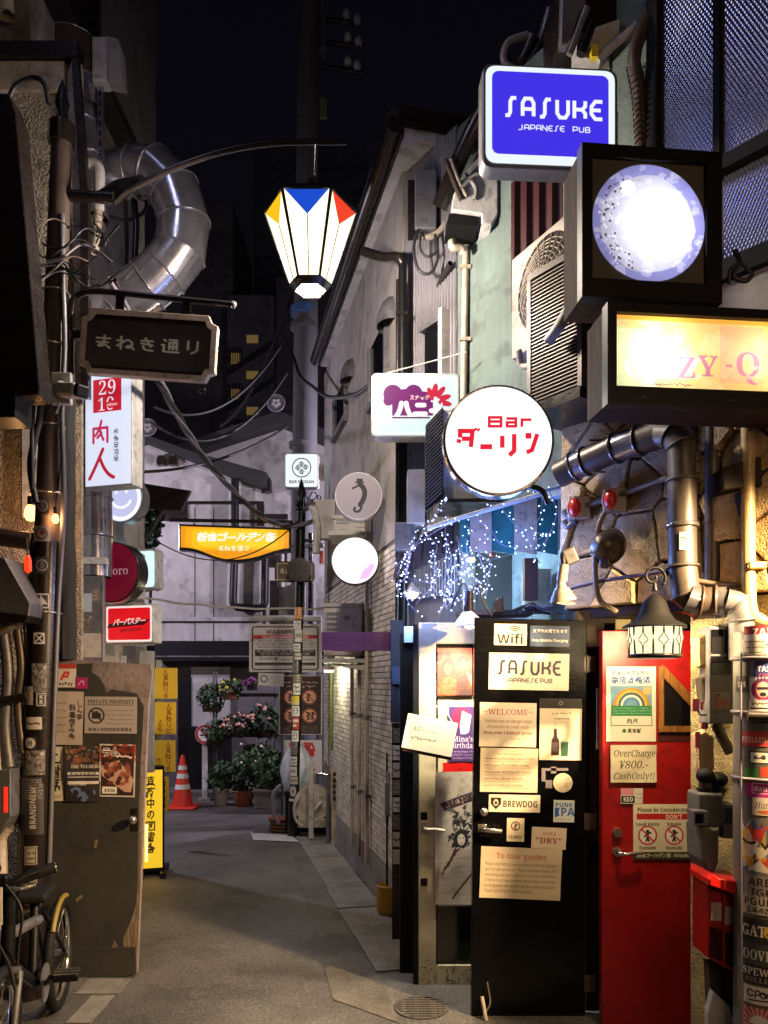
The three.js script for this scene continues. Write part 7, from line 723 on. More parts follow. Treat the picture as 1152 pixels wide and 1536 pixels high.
// ---------- red door in its frame ----------
{
  const Zf = 3.62, fr = new Thing('brown_door_frame', 'dark brown wooden frame between the black and red doors', 'door frame', 892, CY + F * EYE / Zf, Zf); fr.box('post', 880, 934, 907, CY + F * EYE / Zf, -0.012, 0.1, M.darkWood); fr.box('lintel', 866, 916, 1050, 934, -0.02, 0.1, M.darkWood); fr.box('paper_strip', 895, 1032, 901, 1124, 0.002, 0.01, M.offWhite); fr.box('lit_slot', 925, 929, 946, 944, 0.0, 0.02, lit('lit_lobby_slot', 0xf0c060, 0.6)); fr.box('back_wall', 880, 900, 1200, 1530, -0.25, 0.04, M.blackMatte);
  const Z = 3.46, t = new Thing('red_door', 'bright red door with triangular wooden window and lever handle', 'door', 980, CY + F * EYE / Z, Z);
  t.poly('leaf', [[903, 946], [1075, 946], [1075, 1540], [903, 1540]], 0, 0.045, M.redDoor, { bevel: 0.003, holes: [] }); const tri = [[986, 1000], [994, 998], [1062, 1072], [1062, 1098], [986, 1098]], inn = [[993, 1016], [1040, 1066], [1050, 1078], [1050, 1089], [993, 1089]]; const f = t.poly('window_frame', tri, 0.02, 0.03, M.paleWood, { holes: [inn], bevel: 0.002 }); t.poly('window_pane', inn, 0.006, 0.006, M.glassDark, { parent: f }); t.box('dark_gap', 986, 1099, 1075, 1112, 0.006, 0.008, mat('dark_red_strip', 0x3a0a0a, 0.5));
  t.add('lock', moved(new THREE.CylinderGeometry(0.02, 0.022, 0.018, 20).rotateX(Math.PI / 2), t.L(925, 1248).x, t.L(925, 1248).y, 0.012), M.chrome); t.add('handle_rose', moved(new THREE.CylinderGeometry(0.02, 0.022, 0.014, 20).rotateX(Math.PI / 2), t.L(925, 1278).x, t.L(925, 1278).y, 0.01), M.chrome); t.rod('lever', [[925, 1278, .03], [932, 1278, .045], [946, 1277, .045], [960, 1276, .04]], 0.009, M.chrome);
  const Q = (n, l, c, x0, y0, x1, y1, a, o = {}) => poster(n, l, c, x0, y0, x1, y1, Z, 0.006 + (o.f ?? 0), a, inked(a, 0.5), o);
  Q('rainbow_certificate', 'white certificate with a rainbow and green band on the red door', 'poster', 909, 1000, 983, 1112, A.rainbow, { wave: 0.002 }); Q('cover_charge_note', 'handwritten OverCharge 800 yen cash only paper', 'notice', 914, 1117, 983, 1173, A.overcharge, { wave: 0.012, f: 0.004 }); Q('tiny_label', 'tiny pink black and white label on the red door', 'sticker', 930, 1182, 963, 1205, A.tinySticker, { stiff: 0.001, f: 0.004 }); Q('considerate_sign', 'Please be Considerate sign with three red prohibition circles', 'sign', 949, 1206, 1070, 1288, A.please, { stiff: 0.004, f: 0.002 });
}
// ---------- stone-faced house: each stone its own piece ----------
const uAt = (px, off = 0) => wallS.hit(px, 1000, off).u, sZ = (px, py, off = 0) => wallS.hit(px, py, off).Z, ZN = (px, Z) => Z + sZ(px, 1000) - 2.863 / ((px - 576) / 1150 + 0.527);
{
  const t = wallS.thing('stone_house', 'house faced with large irregular tan stones, doorway below and windows above', 'building', 0, 0), L = wallS.len, uD = uAt(1036);
  B(t, 'stone_backing', 0, 1.9, L, 2.95, -0.015, 0.1, M.mortar); B(t, 'upper_wall', 0, 2.952, L, 5.8, -0.01, 0.12, M.darkWall); B(t, 'rough_cream_pier', uD, 0, L, 1.898, 0, 0.12, M.cream); B(t, 'lintel_board', 0, 1.86, uD, 1.9, 0.0, 0.08, M.darkWood);
  // irregular stones: a jittered cell diagram clipped to the wall, each cell shrunk and given depth
  const sites = [], x0 = 0.0, x1 = L, y0 = 1.905, y1 = 2.94; for (let r = 0; r < 5; r++) for (let c = 0; c < 7; c++) sites.push([x0 + (c + 0.5 + rnd(-.45, .45) + (r % 2) * 0.4) / 7 * (x1 - x0), y0 + (r + 0.5 + rnd(-.45, .45)) / 5 * (y1 - y0)]);
  for (const s of sites) {
    let poly = [[x0, y0], [x1, y0], [x1, y1], [x0, y1]];
    for (const q of sites) { if (q === s) continue; const mx = (s[0] + q[0]) / 2, my = (s[1] + q[1]) / 2, nx = q[0] - s[0], ny = q[1] - s[1], side = (p) => (p[0] - mx) * nx + (p[1] - my) * ny, out = []; for (let i = 0; i < poly.length; i++) { const a = poly[i], b = poly[(i + 1) % poly.length], da = side(a), db = side(b); if (da <= 0) out.push(a); if (da * db < 0) { const k = da / (da - db); out.push([a[0] + (b[0] - a[0]) * k, a[1] + (b[1] - a[1]) * k]); } } poly = out; if (poly.length < 3) break; }
    if (poly.length < 3) continue; const cx = poly.reduce((a, p) => a + p[0], 0) / poly.length, cy = poly.reduce((a, p) => a + p[1], 0) / poly.length; if (Math.min(...poly.map((p) => Math.hypot(p[0] - cx, p[1] - cy))) < 0.02) continue;
    const j = []; for (let i = 0; i < poly.length; i++) { const a = poly[i], b = poly[(i + 1) % poly.length], sh = (p, e) => { const d = Math.hypot(p[0] - cx, p[1] - cy), k = Math.max(0.4, 1 - (0.0035 + e) / d); return [cx + (p[0] - cx) * k, cy + (p[1] - cy) * k]; }; j.push(sh(a, 0.002), sh([(a[0] * 2 + b[0]) / 3, (a[1] * 2 + b[1]) / 3], rnd(0.008)), sh([(a[0] + b[0] * 2) / 3, (a[1] + b[1] * 2) / 3], rnd(0.005))); }
    const d = rnd(0.03, 0.06), o = t.add('stone', moved(extr(shapeOf(j.map(([x, y]) => [x - cx, y - cy])), d, 0.006), 0, 0, -0.015), M.stone[Math.floor(rnd(5))]); o.position.set(cx, cy, 0); o.rotation.set(rnd(-.03, .03), rnd(-.03, .03), 0);
  }
  // upper windows of patterned glass in black frames
  const pg = mat('patterned_glass', 0x777786, 0.14, {}); pg.bumpMap = at(TX.ribbed, 0.5); pg.bumpScale = 0.002; pg.metalness = 0.75;
  const py = (px, y) => wallS.hit(px, y).y, ub = uAt(988), u2 = uAt(1080), yb = py(1080, 248); const pane = (a, b, c, d) => B(t, 'window_pane', a, c, b, d, 0.01, 0.01, pg); pane(ub + 0.02, u2 - 0.012, yb, 5.2); pane(u2 + 0.012, L, yb, 5.2); B(t, 'window_frame', ub - 0.03, yb - 0.05, ub + 0.02, 5.3, 0.05, 0.05, M.blackMatte); B(t, 'window_frame', u2 - 0.014, yb, u2 + 0.014, 5.3, 0.035, 0.03, M.blackMatte); B(t, 'window_frame', ub - 0.03, yb - 0.06, L, yb - 0.001, 0.06, 0.06, M.blackMatte); pane(u2 + 0.02, L, yb - 0.42, yb - 0.062); B(t, 'transom', u2 - 0.02, yb - 0.5, L, yb - 0.421, 0.05, 0.05, M.blackMatte); B(t, 'lower_window_wall', u2, 2.96, L, yb - 0.501, 0.012, 0.02, M.mauve); B(t, 'pale_corner', ub - 0.22, 3.0, ub - 0.031, 5.4, 0.02, 0.03, M.green);
}
const sheetOf = (a, glow) => { const m = new THREE.MeshPhysicalMaterial({ map: a.sheet.t, roughness: 1, transmission: 0.6, thickness: 0, emissive: 0xffffff, emissiveMap: a.sheet.t, emissiveIntensity: glow / EXPO, side: THREE.DoubleSide }); m.name = 'translucent_sign_sheet'; return m; };
{ // signs that jut out of the stone house
  const box = (name, label, x0, y0, x1, y1, Z, d) => { const t = new Thing(name, label, 'sign', (x0 + x1) / 2, y1, Z, { ry: 0.1 }); t.box('case', x0, y0, x1, y1, -0.15, d - 0.15, M.wood, { r: 0.004 }); for (const q of [[x0, y0, x0 + 5, y1], [x1 - 5, y0, x1, y1], [x0 + 5, y0, x1 - 5, y0 + 5], [x0 + 5, y1 - 5, x1 - 5, y1]]) t.box('case_side', ...q, -0.02, 0.13, mats.dark_box_wood ?? mat('dark_box_wood', 0x3a291f, 0.8, { map: 'wood', size: 0.5, more: { specularIntensity: 0.2 } })); t.g.children[0].material = mats.dark_box_wood; return t; };
  const q = box('amber_lightbox', 'long dark-cased lightbox with stained amber face and worn CRAZY-Q lettering', 905, 468, 1300, 612, 2.72, 0.2); q.box('frame_top', 903, 464, 1302, 478, 0.01, 0.05, M.black); q.box('frame_bottom', 903, 587, 1302, 614, 0.01, 0.05, M.black); q.box('frame_side', 903, 478, 917, 587, 0.01, 0.05, M.black); q.print('face', 917, 478, 1196, 587, -0.012, A.crazyq, sheetOf(A.crazyq, 0.3)); q.point(990, 535, -0.11, 0xfff0d0, 0.2, 1.5); q.point(1150, 530, -0.12, 0xffe2b0, 0.1, 1.5); q.box('face_end', 1196, 478, 1288, 587, -0.012, 0.006, lit('lit_amber_panel', 0xffd590, 0.9)); q.area(1050, 532, 0.66, 0.26, 0.03, 0xffd9a0, 3.6); q.box('frame_side', 1288, 478, 1302, 587, 0.01, 0.05, M.black); for (const x of [958, 1095]) q.box('screw_slot', x - 4, 602, x + 4, 604, 0.013, 0.004, M.chrome);
  const b = box('bubble_lightbox', 'square dark-cased sign with a round blistered glowing disc', 870, 228, 1084, 450, 2.78, 0.2); b.box('frame_top', 868, 224, 1086, 242, 0.012, 0.05, M.black); b.box('frame_bottom', 868, 424, 1086, 452, 0.012, 0.05, M.black); b.box('frame_side', 868, 242, 884, 424, 0.012, 0.05, M.black); b.box('frame_side', 1062, 242, 1086, 424, 0.012, 0.05, M.black); b.poly('backing', [[884, 242], [1062, 242], [1062, 424], [884, 424]], -0.008, 0.006, mat('smoky_panel', 0x4a463e, 0.4, { map: 'spot', size: 0.4 }), { holes: [Array.from({ length: 48 }, (_, i) => [974 + 86 * Math.cos(i / 48 * 6.2832), 334 + 86 * Math.sin(i / 48 * 6.2832)])] }); b.add('face', fitUV(new THREE.CircleGeometry(88 * b.k, 56), A.bubble).translate(b.L(974, 334).x, b.L(974, 334).y, -0.004), sheetOf(A.bubble, 0.35)); b.point(990, 335, -0.11, 0xf6f6ff, 0.22, 1.5); b.area(985, 335, 0.3, 0.3, 0.03, 0xeef0ff, 4.0);
  const gs = new Thing('blue_rimmed_sign', 'blue lightbox with white rim mounted high on the opposite building', 'sign', 0, 0, F, { pos: V(-1.7, 5.9, -2.5), ry: 1.77 }); gs.add('case', moved(boxG(1.0, 0.66, 0.16, 0.03), 0, 0, -0.09), M.greyMetal); gs.add('face', fitUV(new THREE.PlaneGeometry(0.94, 0.6), A.hidden), glowing(A.hidden, 14)).position.z = 0.004;
}
{ // ducts and pipes on the stones
  const t = new Thing('bronze_duct', 'dark sheet-metal exhaust duct running along and down the stone wall', 'duct', 1020, 900, ZN(1020, 3.0)), L = (x, y, Z) => P(x, y, ZN(x, Z)).sub(t.g.position); const k = 20 / F;
  duct(t, [L(838, 712, 3.6), L(862, 700, 3.52), L(880, 692, 3.45), L(925, 672, 3.28), L(960, 660, 3.16), L(992, 650, 3.06)], 0.062, M.galv, { mats: [M.bronze, M.galv], name: 'duct_section' }); duct(t, [L(990, 650, 3.06), L(1010, 652, 2.99), L(1022, 668, 2.96), L(1023, 720, 2.96), L(1023, 790, 2.96), L(1024, 850, 2.96), L(1028, 890, 2.95), L(1050, 908, 2.93), L(1092, 905, 2.86)], 0.056, M.brownPipe, { mats: [M.brownPipe] }); duct(t, [L(1030, 897, 2.93), L(1050, 904, 2.91), L(1074, 903, 2.88), L(1090, 903, 2.85)], 0.06, M.bronze, { mats: [M.galv, M.bronze, M.galv] }); duct(t, [L(1088, 902, 2.85), L(1106, 906, 2.83), L(1112, 930, 2.83), L(1112, 990, 2.83)], 0.05, M.greyMetal); t.add('clamp', moved(new THREE.TorusGeometry(0.059, 0.008, 6, 26).rotateX(Math.PI / 2), L(1023, 788, 2.96).x, L(1023, 788, 2.96).y, L(1023, 788, 2.96).z), M.chrome); for (const [x, y, Z] of [[892, 660, 3.4], [896, 708, 3.38], [960, 640, 3.14]]) t.add('strap_bolt', cyl(L(x - 8, y, Z), L(x + 12, y, Z), 0.005), M.chrome);
  const tag = new THREE.CylinderGeometry(0.0575, 0.0575, 0.07, 10, 1, true, -0.5, 0.8); fitUV(tag, A.bits[20]); const tp = L(1022, 815, 2.96); t.add('sticker', tag.translate(tp.x, tp.y, tp.z), inked(A.bits[20]));
  const w = (name, label, pts, r, m, Z) => { const q = new Thing(name, label, 'pipe', pts[0][0], pts[0][1], ZN(pts[0][0], Z ?? 3)); const G = (p) => P(p[0], p[1], ZN(p[0], p[2])).sub(q.g.position); q.add('pipe', pts.length > 2 ? tubeG(pts.map(G), r, pts.length * 8, 12, 0.25) : cyl(G(pts[0]), G(pts[1]), r), m); return [q, G]; };
  let [a, G] = w('wrapped_hose', 'tan tape-wrapped hose climbing beside the exhaust duct', [[1038, 600, 3.03], [1042, 680, 3.03], [1043, 780, 3.03], [1050, 860, 3.02]], 0.024, M.cableBrown, 3.03); for (let i = 0; i < 13; i++) a.add('wrap_band', moved(new THREE.TorusGeometry(0.025, 0.003, 5, 16).rotateX(Math.PI / 2 + 0.2), ...G([1039 + i * 0.6, 625 + i * 17, 3.03]).toArray()), M.darkMetal);
  [a, G] = w('dark_straight_pipe', 'straight dark taupe pipe with collars on the stone wall', [[1068, 590, 2.97], [1068, 878, 2.97]], 0.03, M.brownPipe, 2.97); for (const y of [626, 784]) a.add('collar', moved(new THREE.CylinderGeometry(0.033, 0.033, 0.014, 18), G([1068, y, 2.97]).x, G([1068, y, 2.97]).y, 0), M.bronze);
  [a, G] = w('cream_pipe', 'cream plastic pipe with a brass clamp bending out beside the sticker post', [[1122, 600, 2.8], [1122, 760, 2.8], [1124, 900, 2.8], [1130, 925, 2.8], [1150, 932, 2.8], [1190, 932, 2.76]], 0.026, mat('cream_plastic', 0xa88e62, 0.45, { map: 'grime', size: 0.3 }), 2.8); a.add('brass_clamp', moved(boxG(0.07, 0.03, 0.06, 0.006), G([1130, 850, 2.8]).x, G([1130, 850, 2.8]).y, 0.01), mat('brass', 0xb08a3a, 0.35, { metal: 0.8 }));
  const bm = new Thing('wood_beam', 'charred wooden beam end jutting over the sticker post', 'beam', 1110, 740, 3.02); bm.poly('beam', [[1080, 704], [1130, 688], [1230, 680], [1230, 742], [1130, 732], [1080, 738]], 0.02, 0.12, M.darkWood, { bevel: 0.006 }); bm.poly('corbel', [[1108, 738], [1132, 734], [1126, 770], [1112, 772]], 0.01, 0.08, M.darkWood, { bevel: 0.004 });
  [a, G] = w('stone_conduits', 'brown conduits crossing the stone wall between the alarm domes', [[880, 758, 3.55], [930, 742, 3.36], [1002, 716, 3.08]], 0.013, M.cableBrown, 3.5); a.add('conduit', tubeG([[906, 770, 3.42], [898, 790, 3.42], [894, 820, 3.42], [893, 860, 3.42], [900, 900, 3.42], [925, 918, 3.4]].map(G), 0.013, 40, 8), M.cableBrown); a.add('conduit', tubeG([[850, 884, 3.6], [900, 872, 3.42], [950, 864, 3.25], [1000, 856, 3.1]].map(G), 0.009, 24, 8), M.cableGrey); a.add('conduit', tubeG([[846, 766, 3.66], [852, 776, 3.64], [862, 770, 3.6]].map(G), 0.016, 14, 8), M.greyMetal); a.add('conduit', tubeG([[846, 782, 3.66], [852, 790, 3.64], [864, 782, 3.6]].map(G), 0.016, 14, 8), M.greyMetal); a.add('conduit', tubeG([[1000, 860, 3.06], [1060, 874, 2.95], [1140, 880, 2.8]].map(G), 0.011, 20, 8), M.cableBrown);
  for (const [x, y, w2] of [[865, 761, 'red alarm dome on a cream plate nearer the striped awning'], [918, 749, 'red alarm dome on a cream plate nearer the exhaust duct']]) { const h = wallS.hit(x, y, 0.09), b = new Thing('alarm_dome', w2, 'alarm', x, y, h.Z, { ry: -0.25 }); b.add('plate', boxG(0.1, 0.105, 0.06, 0.006).translate(0.012, 0, -0.03), M.offWhite); b.add('dome', new THREE.SphereGeometry(0.04, 20, 14, 0, Math.PI * 2, 0, Math.PI / 2).rotateX(Math.PI / 2).scale(0.75, 1.15, 0.9).translate(-0.008, 0, 0), M.redGloss); b.add('collar', new THREE.TorusGeometry(0.032, 0.006, 8, 24).scale(1, 1.4, 1).translate(-0.008, 0, 0.001), M.offWhite); }
  const h = wallS.hit(910, 820, 0.1), vc = new Thing('wall_vent', 'domed bronze vent cap on the stone wall', 'vent', 912, 820, h.Z, { ry: -0.7 }); vc.add('dome', lathe([[0.075, 0], [0.07, 0.02], [0.055, 0.06], [0.035, 0.085], [0, 0.095]], 24).rotateX(Math.PI / 2), M.bronze); vc.add('flange', new THREE.TorusGeometry(0.075, 0.011, 8, 28), M.bronze); vc.add('lower_spout', boxG(0.05, 0.05, 0.05, 0.012).translate(0, -0.075, 0.02), M.bronze);
  const pl = new Thing('reflector_lamp', 'tilted reflector floodlight bulb lit above the black door corner', 'lamp', 845, 902, 3.2); pl.add('reflector', moved(lathe([[0.018, 0.085], [0.02, 0.06], [0.032, 0.05], [0.055, 0.004], [0.052, 0.0], [0.03, 0.044]], 24), 0, 0, 0, 0, 0.12, 0.16), M.offWhite); pl.add('socket', moved(new THREE.CylinderGeometry(0.02, 0.022, 0.07, 14), -0.002, 0.12, 0, 0, 0.12, -0.1), M.offWhite); pl.add('lit_lens', moved(new THREE.SphereGeometry(0.05, 20, 8, 0, Math.PI * 2, 0, Math.PI / 2).scale(1, 0.25, 1), 0.0, 0.0, 0, 0, Math.PI + 0.12, 0.16), M.bulbWarm); pl.add('hinge_block', moved(boxG(0.06, 0.07, 0.05, 0.01), 0.03, 0.19, -0.02, 0, 0, 0.4), M.greyMetal); pl.add('stalk', tubeG([V(0.0, 0.15, 0), V(0.0, 0.2, -0.01), V(0.03, 0.22, -0.04)], 0.012, 12, 8), M.darkMetal); const s = new THREE.SpotLight(0xffdcae, 1.0, undefined, 1.0, 0.7); s.name = 'bulb_light'; s.position.set(0, -0.04, 0.02); s.target.position.set(-0.75, -1.7, -0.35); s.castShadow = true; s.shadow.radius = 2; pl.g.add(s, s.target);
}
{ // wrought lantern
  const Z = 3.05, t = new Thing('wrought_lantern', 'black wrought lantern with leaded cream glass over the red door', 'lamp', 990, 985, Z), k = t.k, c = t.L(990, 955);
  const body = (sc) => { const s = new THREE.Shape(); return lathe([[0.098 * sc, -0.07], [0.108 * sc, 0.0], [0.104 * sc, 0.045]], 8); }; const g = body(1).rotateY(Math.PI / 8).translate(c.x, c.y, -0.06); t.add('lit_glass', g, M.paneCream); t.add('hood', lathe([[0.0, 0.18], [0.02, 0.17], [0.045, 0.145], [0.06, 0.1], [0.08, 0.07], [0.124, 0.047], [0.127, 0.038], [0.1, 0.04]], 24).translate(c.x, c.y, -0.06), M.blackMatte); t.add('base_ring', lathe([[0.09, -0.085], [0.106, -0.08], [0.104, -0.068], [0.096, -0.066]], 8).rotateY(Math.PI / 8).translate(c.x, c.y, -0.06), M.black);
  for (let i = 0; i < 8; i++) { const q = (i + 0.5) / 8 * 6.283 + Math.PI / 8 - 0.39, s = Math.sin(q), co = Math.cos(q); t.add('glazing_bar', cyl(V(c.x + s * 0.099, c.y - 0.07, -0.06 + co * 0.099), V(c.x + s * 0.106, c.y + 0.045, -0.06 + co * 0.106), 0.0042, 0.0042, 6), M.black); const q2 = q + Math.PI / 8, r = 0.1015, cv = (du, y) => V(c.x + Math.sin(q2 + du) * r, c.y + y, -0.06 + Math.cos(q2 + du) * r); t.add('lead_curve', tubeG([cv(0, -0.07), cv(0.04, -0.03), cv(0.2, -0.012), cv(0.04, 0.01), cv(0, 0.045)], 0.002, 14, 5), M.black); t.add('lead_curve', tubeG([cv(0, -0.07), cv(-0.04, -0.03), cv(-0.2, -0.012), cv(-0.04, 0.01), cv(0, 0.045)], 0.002, 14, 5), M.black); }
  t.add('scroll', tubeG(Array.from({ length: 22 }, (_, i) => { const a = i / 21 * 7.4 - 0.6, r = 0.052 - 0.0021 * i; return V(c.x - 0.005 + Math.cos(a) * r, c.y + 0.245 + Math.sin(a) * r, -0.06); }), 0.006, 60, 7), M.black); t.add('hanger', tubeG([V(c.x + 0.035, c.y + 0.215, -0.06), V(c.x + 0.06, c.y + 0.27, -0.08), V(c.x + 0.11, c.y + 0.29, -0.12)], 0.007, 14, 7), M.black); t.add('neck', cyl(V(c.x, c.y + 0.19, -0.06), V(c.x, c.y + 0.22, -0.06), 0.014, 0.008), M.black); t.point(990, 957, -0.06, 0xffe0a8, 1.5, 2);
}
{ // meters, post box, sticker post
  const mt = new Thing('electric_meter_cabinet', 'tall grey electric meter cabinet with dark windows and a JDM sticker', 'meter box', 1085, 1085, 3.05); mt.box('cabinet', 1064, 940, 1102, 1086, 0, 0.1, M.greyMetal, { r: 0.006 }); mt.box('dark_window', 1067, 944, 1096, 980, 0.004, 0.01, M.glassDark); mt.box('dark_window', 1067, 984, 1096, 1012, 0.004, 0.01, M.glassDark); mt.print('sticker', 1068, 1038, 1094, 1064, 0.002, A.st.jdm, inked(A.st.jdm)); mt.rod('conduit', [[1078, 1086, -.03], [1088, 1112, -.01], [1096, 1130, 0]], 0.022, M.bronze);
  const gm = new Thing('gas_meter', 'grey-green gas meter with rubber-capped pipes above the red post box', 'gas meter', 1068, 1310, 3.02); gm.box('head', 1049, 1190, 1086, 1242, 0, 0.13, mat('meter_grey', 0x565a54, 0.55, { map: 'grime', size: 0.3 }), { r: 0.012 }); gm.poly('body', [[1047, 1240], [1075, 1240], [1074, 1290], [1068, 1306], [1056, 1306], [1049, 1288]], 0.02, 0.14, mats.meter_grey, { bevel: 0.01 }); gm.box('display', 1035, 1214, 1056, 1236, 0.04, 0.06, M.greyMetal, { r: 0.004 }); gm.box('display_glass', 1037, 1218, 1049, 1232, 0.042, 0.004, M.glassDark); gm.box('face_plate', 1053, 1250, 1066, 1284, 0.024, 0.006, M.offWhite); for (const [x, y] of [[1066, 1178], [1086, 1184]]) { gm.rod('pipe_neck', [[x, 1196, -.05], [x, 1176, -.05]], 0.026, M.bronze); gm.add('rubber_cap', moved(new THREE.SphereGeometry(0.036, 16, 12).scale(1, 0.9, 1), gm.L(x, y - 12).x, gm.L(x, y - 12).y, -0.05), M.rubber); gm.rod('collar', [[x, 1190, -.05], [x, 1184, -.05]], 0.033, M.darkMetal); } gm.box('side_box', 1084, 1206, 1104, 1258, 0.0, 0.08, M.greyMetal, { r: 0.005 }); gm.box('side_window', 1088, 1212, 1098, 1234, 0.003, 0.005, M.glassDark);
  const pb = new Thing('red_post_box', 'red metal post box with sloped lid and two paper labels', 'post box', 1072, 1440, 3.02); pb.poly('lid', [[1038, 1304], [1043, 1296], [1052, 1302], [1080, 1306], [1093, 1308], [1084, 1328], [1038, 1312]], 0.16, 0.18, M.redGloss, { bevel: 0.004 }); pb.poly('cabinet', [[1042, 1312], [1086, 1326], [1110, 1322], [1110, 1440], [1086, 1444], [1042, 1420]], 0.12, 0.14, M.redDoor, { bevel: 0.004 }); pb.poly('window', [[1044, 1374], [1084, 1388], [1084, 1438], [1044, 1416]], 0.127, 0.006, mat('dark_red_window', 0x2a0606, 0.2)); pb.box('mullion', 1062, 1322, 1065, 1432, 0.131, 0.01, M.redDoor); for (const [x0, y0] of [[1046, 1340], [1066, 1346]]) { pb.box('paper_label', x0, y0, x0 + 15, y0 + 26, 0.1275, 0.002, M.offWhite); }
  const cp = new Thing('rough_rock_trim', 'lumpy dark and pale rock trim with pink scraps beside the red door', 'rock trim', 1048, 1160, 3.14); const slab = (pts, m, z) => cp.poly('rock', pts, z, 0.05, m, { bevel: 0.008 }); slab([[1036, 1100], [1050, 1094], [1062, 1104], [1064, 1150], [1054, 1166], [1038, 1160]], M.stone[4], 0.05); slab([[1044, 1018], [1060, 1010], [1068, 1030], [1062, 1060], [1048, 1054]], M.mortar, 0.04); slab([[1036, 958], [1052, 950], [1062, 968], [1056, 1004], [1040, 1000]], M.stone[1], 0.045); for (const [x0, y0, x1, y1] of [[1030, 1048, 1040, 1066], [1034, 1096, 1041, 1120], [1042, 1052, 1046, 1064], [1043, 1082, 1052, 1092]]) cp.box('pink_scrap', x0, y0, x1, y1, 0.06, 0.004, mat('pink_paper', 0xb04a68, 0.7)); cp.rod('metal_arm', [[1036, 1050, .05], [1040, 1070, .06], [1052, 1072, .06], [1052, 1090, .06]], 0.004, M.greyMetal);
  const sp = new Thing('sticker_post', 'thick grey round casing plastered with colourful stickers', 'post', 1146, CY + F * EYE / 2.86, 2.86), r = 0.106; sp.add('casing', cyl(V(0, 0, 0), V(0, 1.74, 0), r, r, 36), mat('grey_casing', 0x6a675f, 0.5, { map: 'grime', size: 0.4 })); for (const [y, m] of [[1068, 'a'], [1166, 'b'], [988, 'c']]) sp.add('band', moved(new THREE.TorusGeometry(r + 0.002, 0.008, 8, 40).rotateX(Math.PI / 2), 0, sp.L(0, y).y, 0), M.greyMetal); sp.rod('edge_pipe', [[1104, 980, .04], [1102, 1140, .05], [1103, 1536, .05]], 0.004, M.cableGrey); sp.rod('coupling', [[1102, 1072, .1], [1180, 1074, .14]], 0.018, M.darkMetal);
  const S = A.st, put = (a, y, x, w, h) => [a, sp.L(0, y).y, Math.asin(Math.max(-0.95, Math.min(0.95, (x - 1156) * sp.k / r))), w * sp.k, h * sp.k]; stickersOn(sp, r + 0.0012, [put(S.zai, 952, 1134, 50, 22), put(S.nv, 972, 1132, 52, 22), put(S.taste, 1008, 1142, 36, 30), put(S.head, 1034, 1136, 36, 36), put(S.dots, 1026, 1108, 24, 24), put(S.stripes, 1064, 1134, 34, 30), put(S.pril, 1106, 1128, 50, 22), put(S.face, 1142, 1132, 44, 44), put(S.dam, 1178, 1134, 44, 26), put(S.hun, 1204, 1140, 38, 26), put(S.collage, 1264, 1132, 58, 86), put(S.arb, 1322, 1132, 44, 34), put(S.gun, 1348, 1130, 44, 28), put(S.gat, 1386, 1132, 54, 36), put(S.ooves, 1420, 1132, 54, 30), put(S.spew, 1450, 1132, 54, 28), put(S.crow, 1480, 1134, 50, 26), put(S.helmet, 1518, 1132, 48, 40)]);
  const cr = new Thing('white_trim_scrap', 'broken white and olive boards at the foot of the rough pier', 'boards', 1075, 1536, 3.0); cr.poly('olive_board', [[1058, 1440], [1100, 1446], [1106, 1560], [1064, 1560]], 0.03, 0.05, mat('olive_board', 0x4a4222, 0.8, { map: 'wood', size: 0.3 })); cr.poly('white_board', [[1050, 1506], [1058, 1476], [1082, 1498], [1098, 1560], [1050, 1560]], 0.07, 0.03, M.whiteTrim, { bevel: 0.003 });
}
// ---------- upper clutter over the blue sign, wires, lamps round the corner ----------
{
  const u = new Thing('high_outdoor_unit', 'underside of an outdoor unit on brackets above the blue sign', 'air conditioner', 890, 95, 3.5); u.box('case', 838, -40, 926, 60, 0.0, 0.35, M.darkMetal, { r: 0.01 }); u.poly('base_tray', [[862, 62], [925, 40], [925, 64], [898, 100], [862, 96]], 0.04, 0.1, M.whiteTrim); u.rod('bracket', [[850, 96, .05], [872, 40, .1]], 0.016, M.greyMetal); u.rod('bracket', [[892, 102, .05], [944, 66, .1]], 0.018, M.whiteTrim); u.box('cable_box', 880, 88, 890, 106, 0.08, 0.03, mat('yellow_tag', 0xb8a020, 0.6)); u.rod('dark_foot', [[866, 98, .06], [884, 50, .08]], 0.022, M.black); u.poly('shroud', [[838, 0], [870, -30], [874, 20], [846, 84], [836, 84]], 0.06, 0.04, M.greyMetal, { bevel: 0.005 });
  const w = new Thing('wrapped_riser', 'taped ribbed riser pipe bending down beside the patterned window', 'pipe', 958, 230, 3.42); w.rod('pipe', [[966, 40, .05], [950, 80, .05], [946, 110, .05], [954, 150, .04], [960, 230, .03]], 0.03, M.bronze); for (let i = 0; i < 14; i++) { const y = 112 + i * 8.5, x = y < 150 ? 946 + (y - 110) * 0.2 : 954 + (y - 150) * 0.075; w.add('wrap_band', moved(new THREE.TorusGeometry(0.031, 0.004, 5, 16).rotateX(Math.PI / 2), w.L(x, y).x, w.L(x, y).y, 0.04), M.darkMetal); } w.box('pale_fin_panel', 930, 150, 950, 216, -0.08, 0.02, M.corr); w.box('corner_trim', 926, 40, 985, 232, -0.12, 0.02, M.green);
  const e = new Thing('cable_loop', 'black cable coil hanging at the lower patterned window', 'cable', 1100, 420, 2.85); e.rod('cable', [[1098, 380, .02], [1104, 400, .03], [1094, 420, .03], [1112, 428, .03], [1124, 418, .03]], 0.009, M.cable); e.rod('cable', [[1090, 430, .02], [1090, 412, .03], [1106, 402, .03], [1120, 416, .03]], 0.007, M.cable);
}
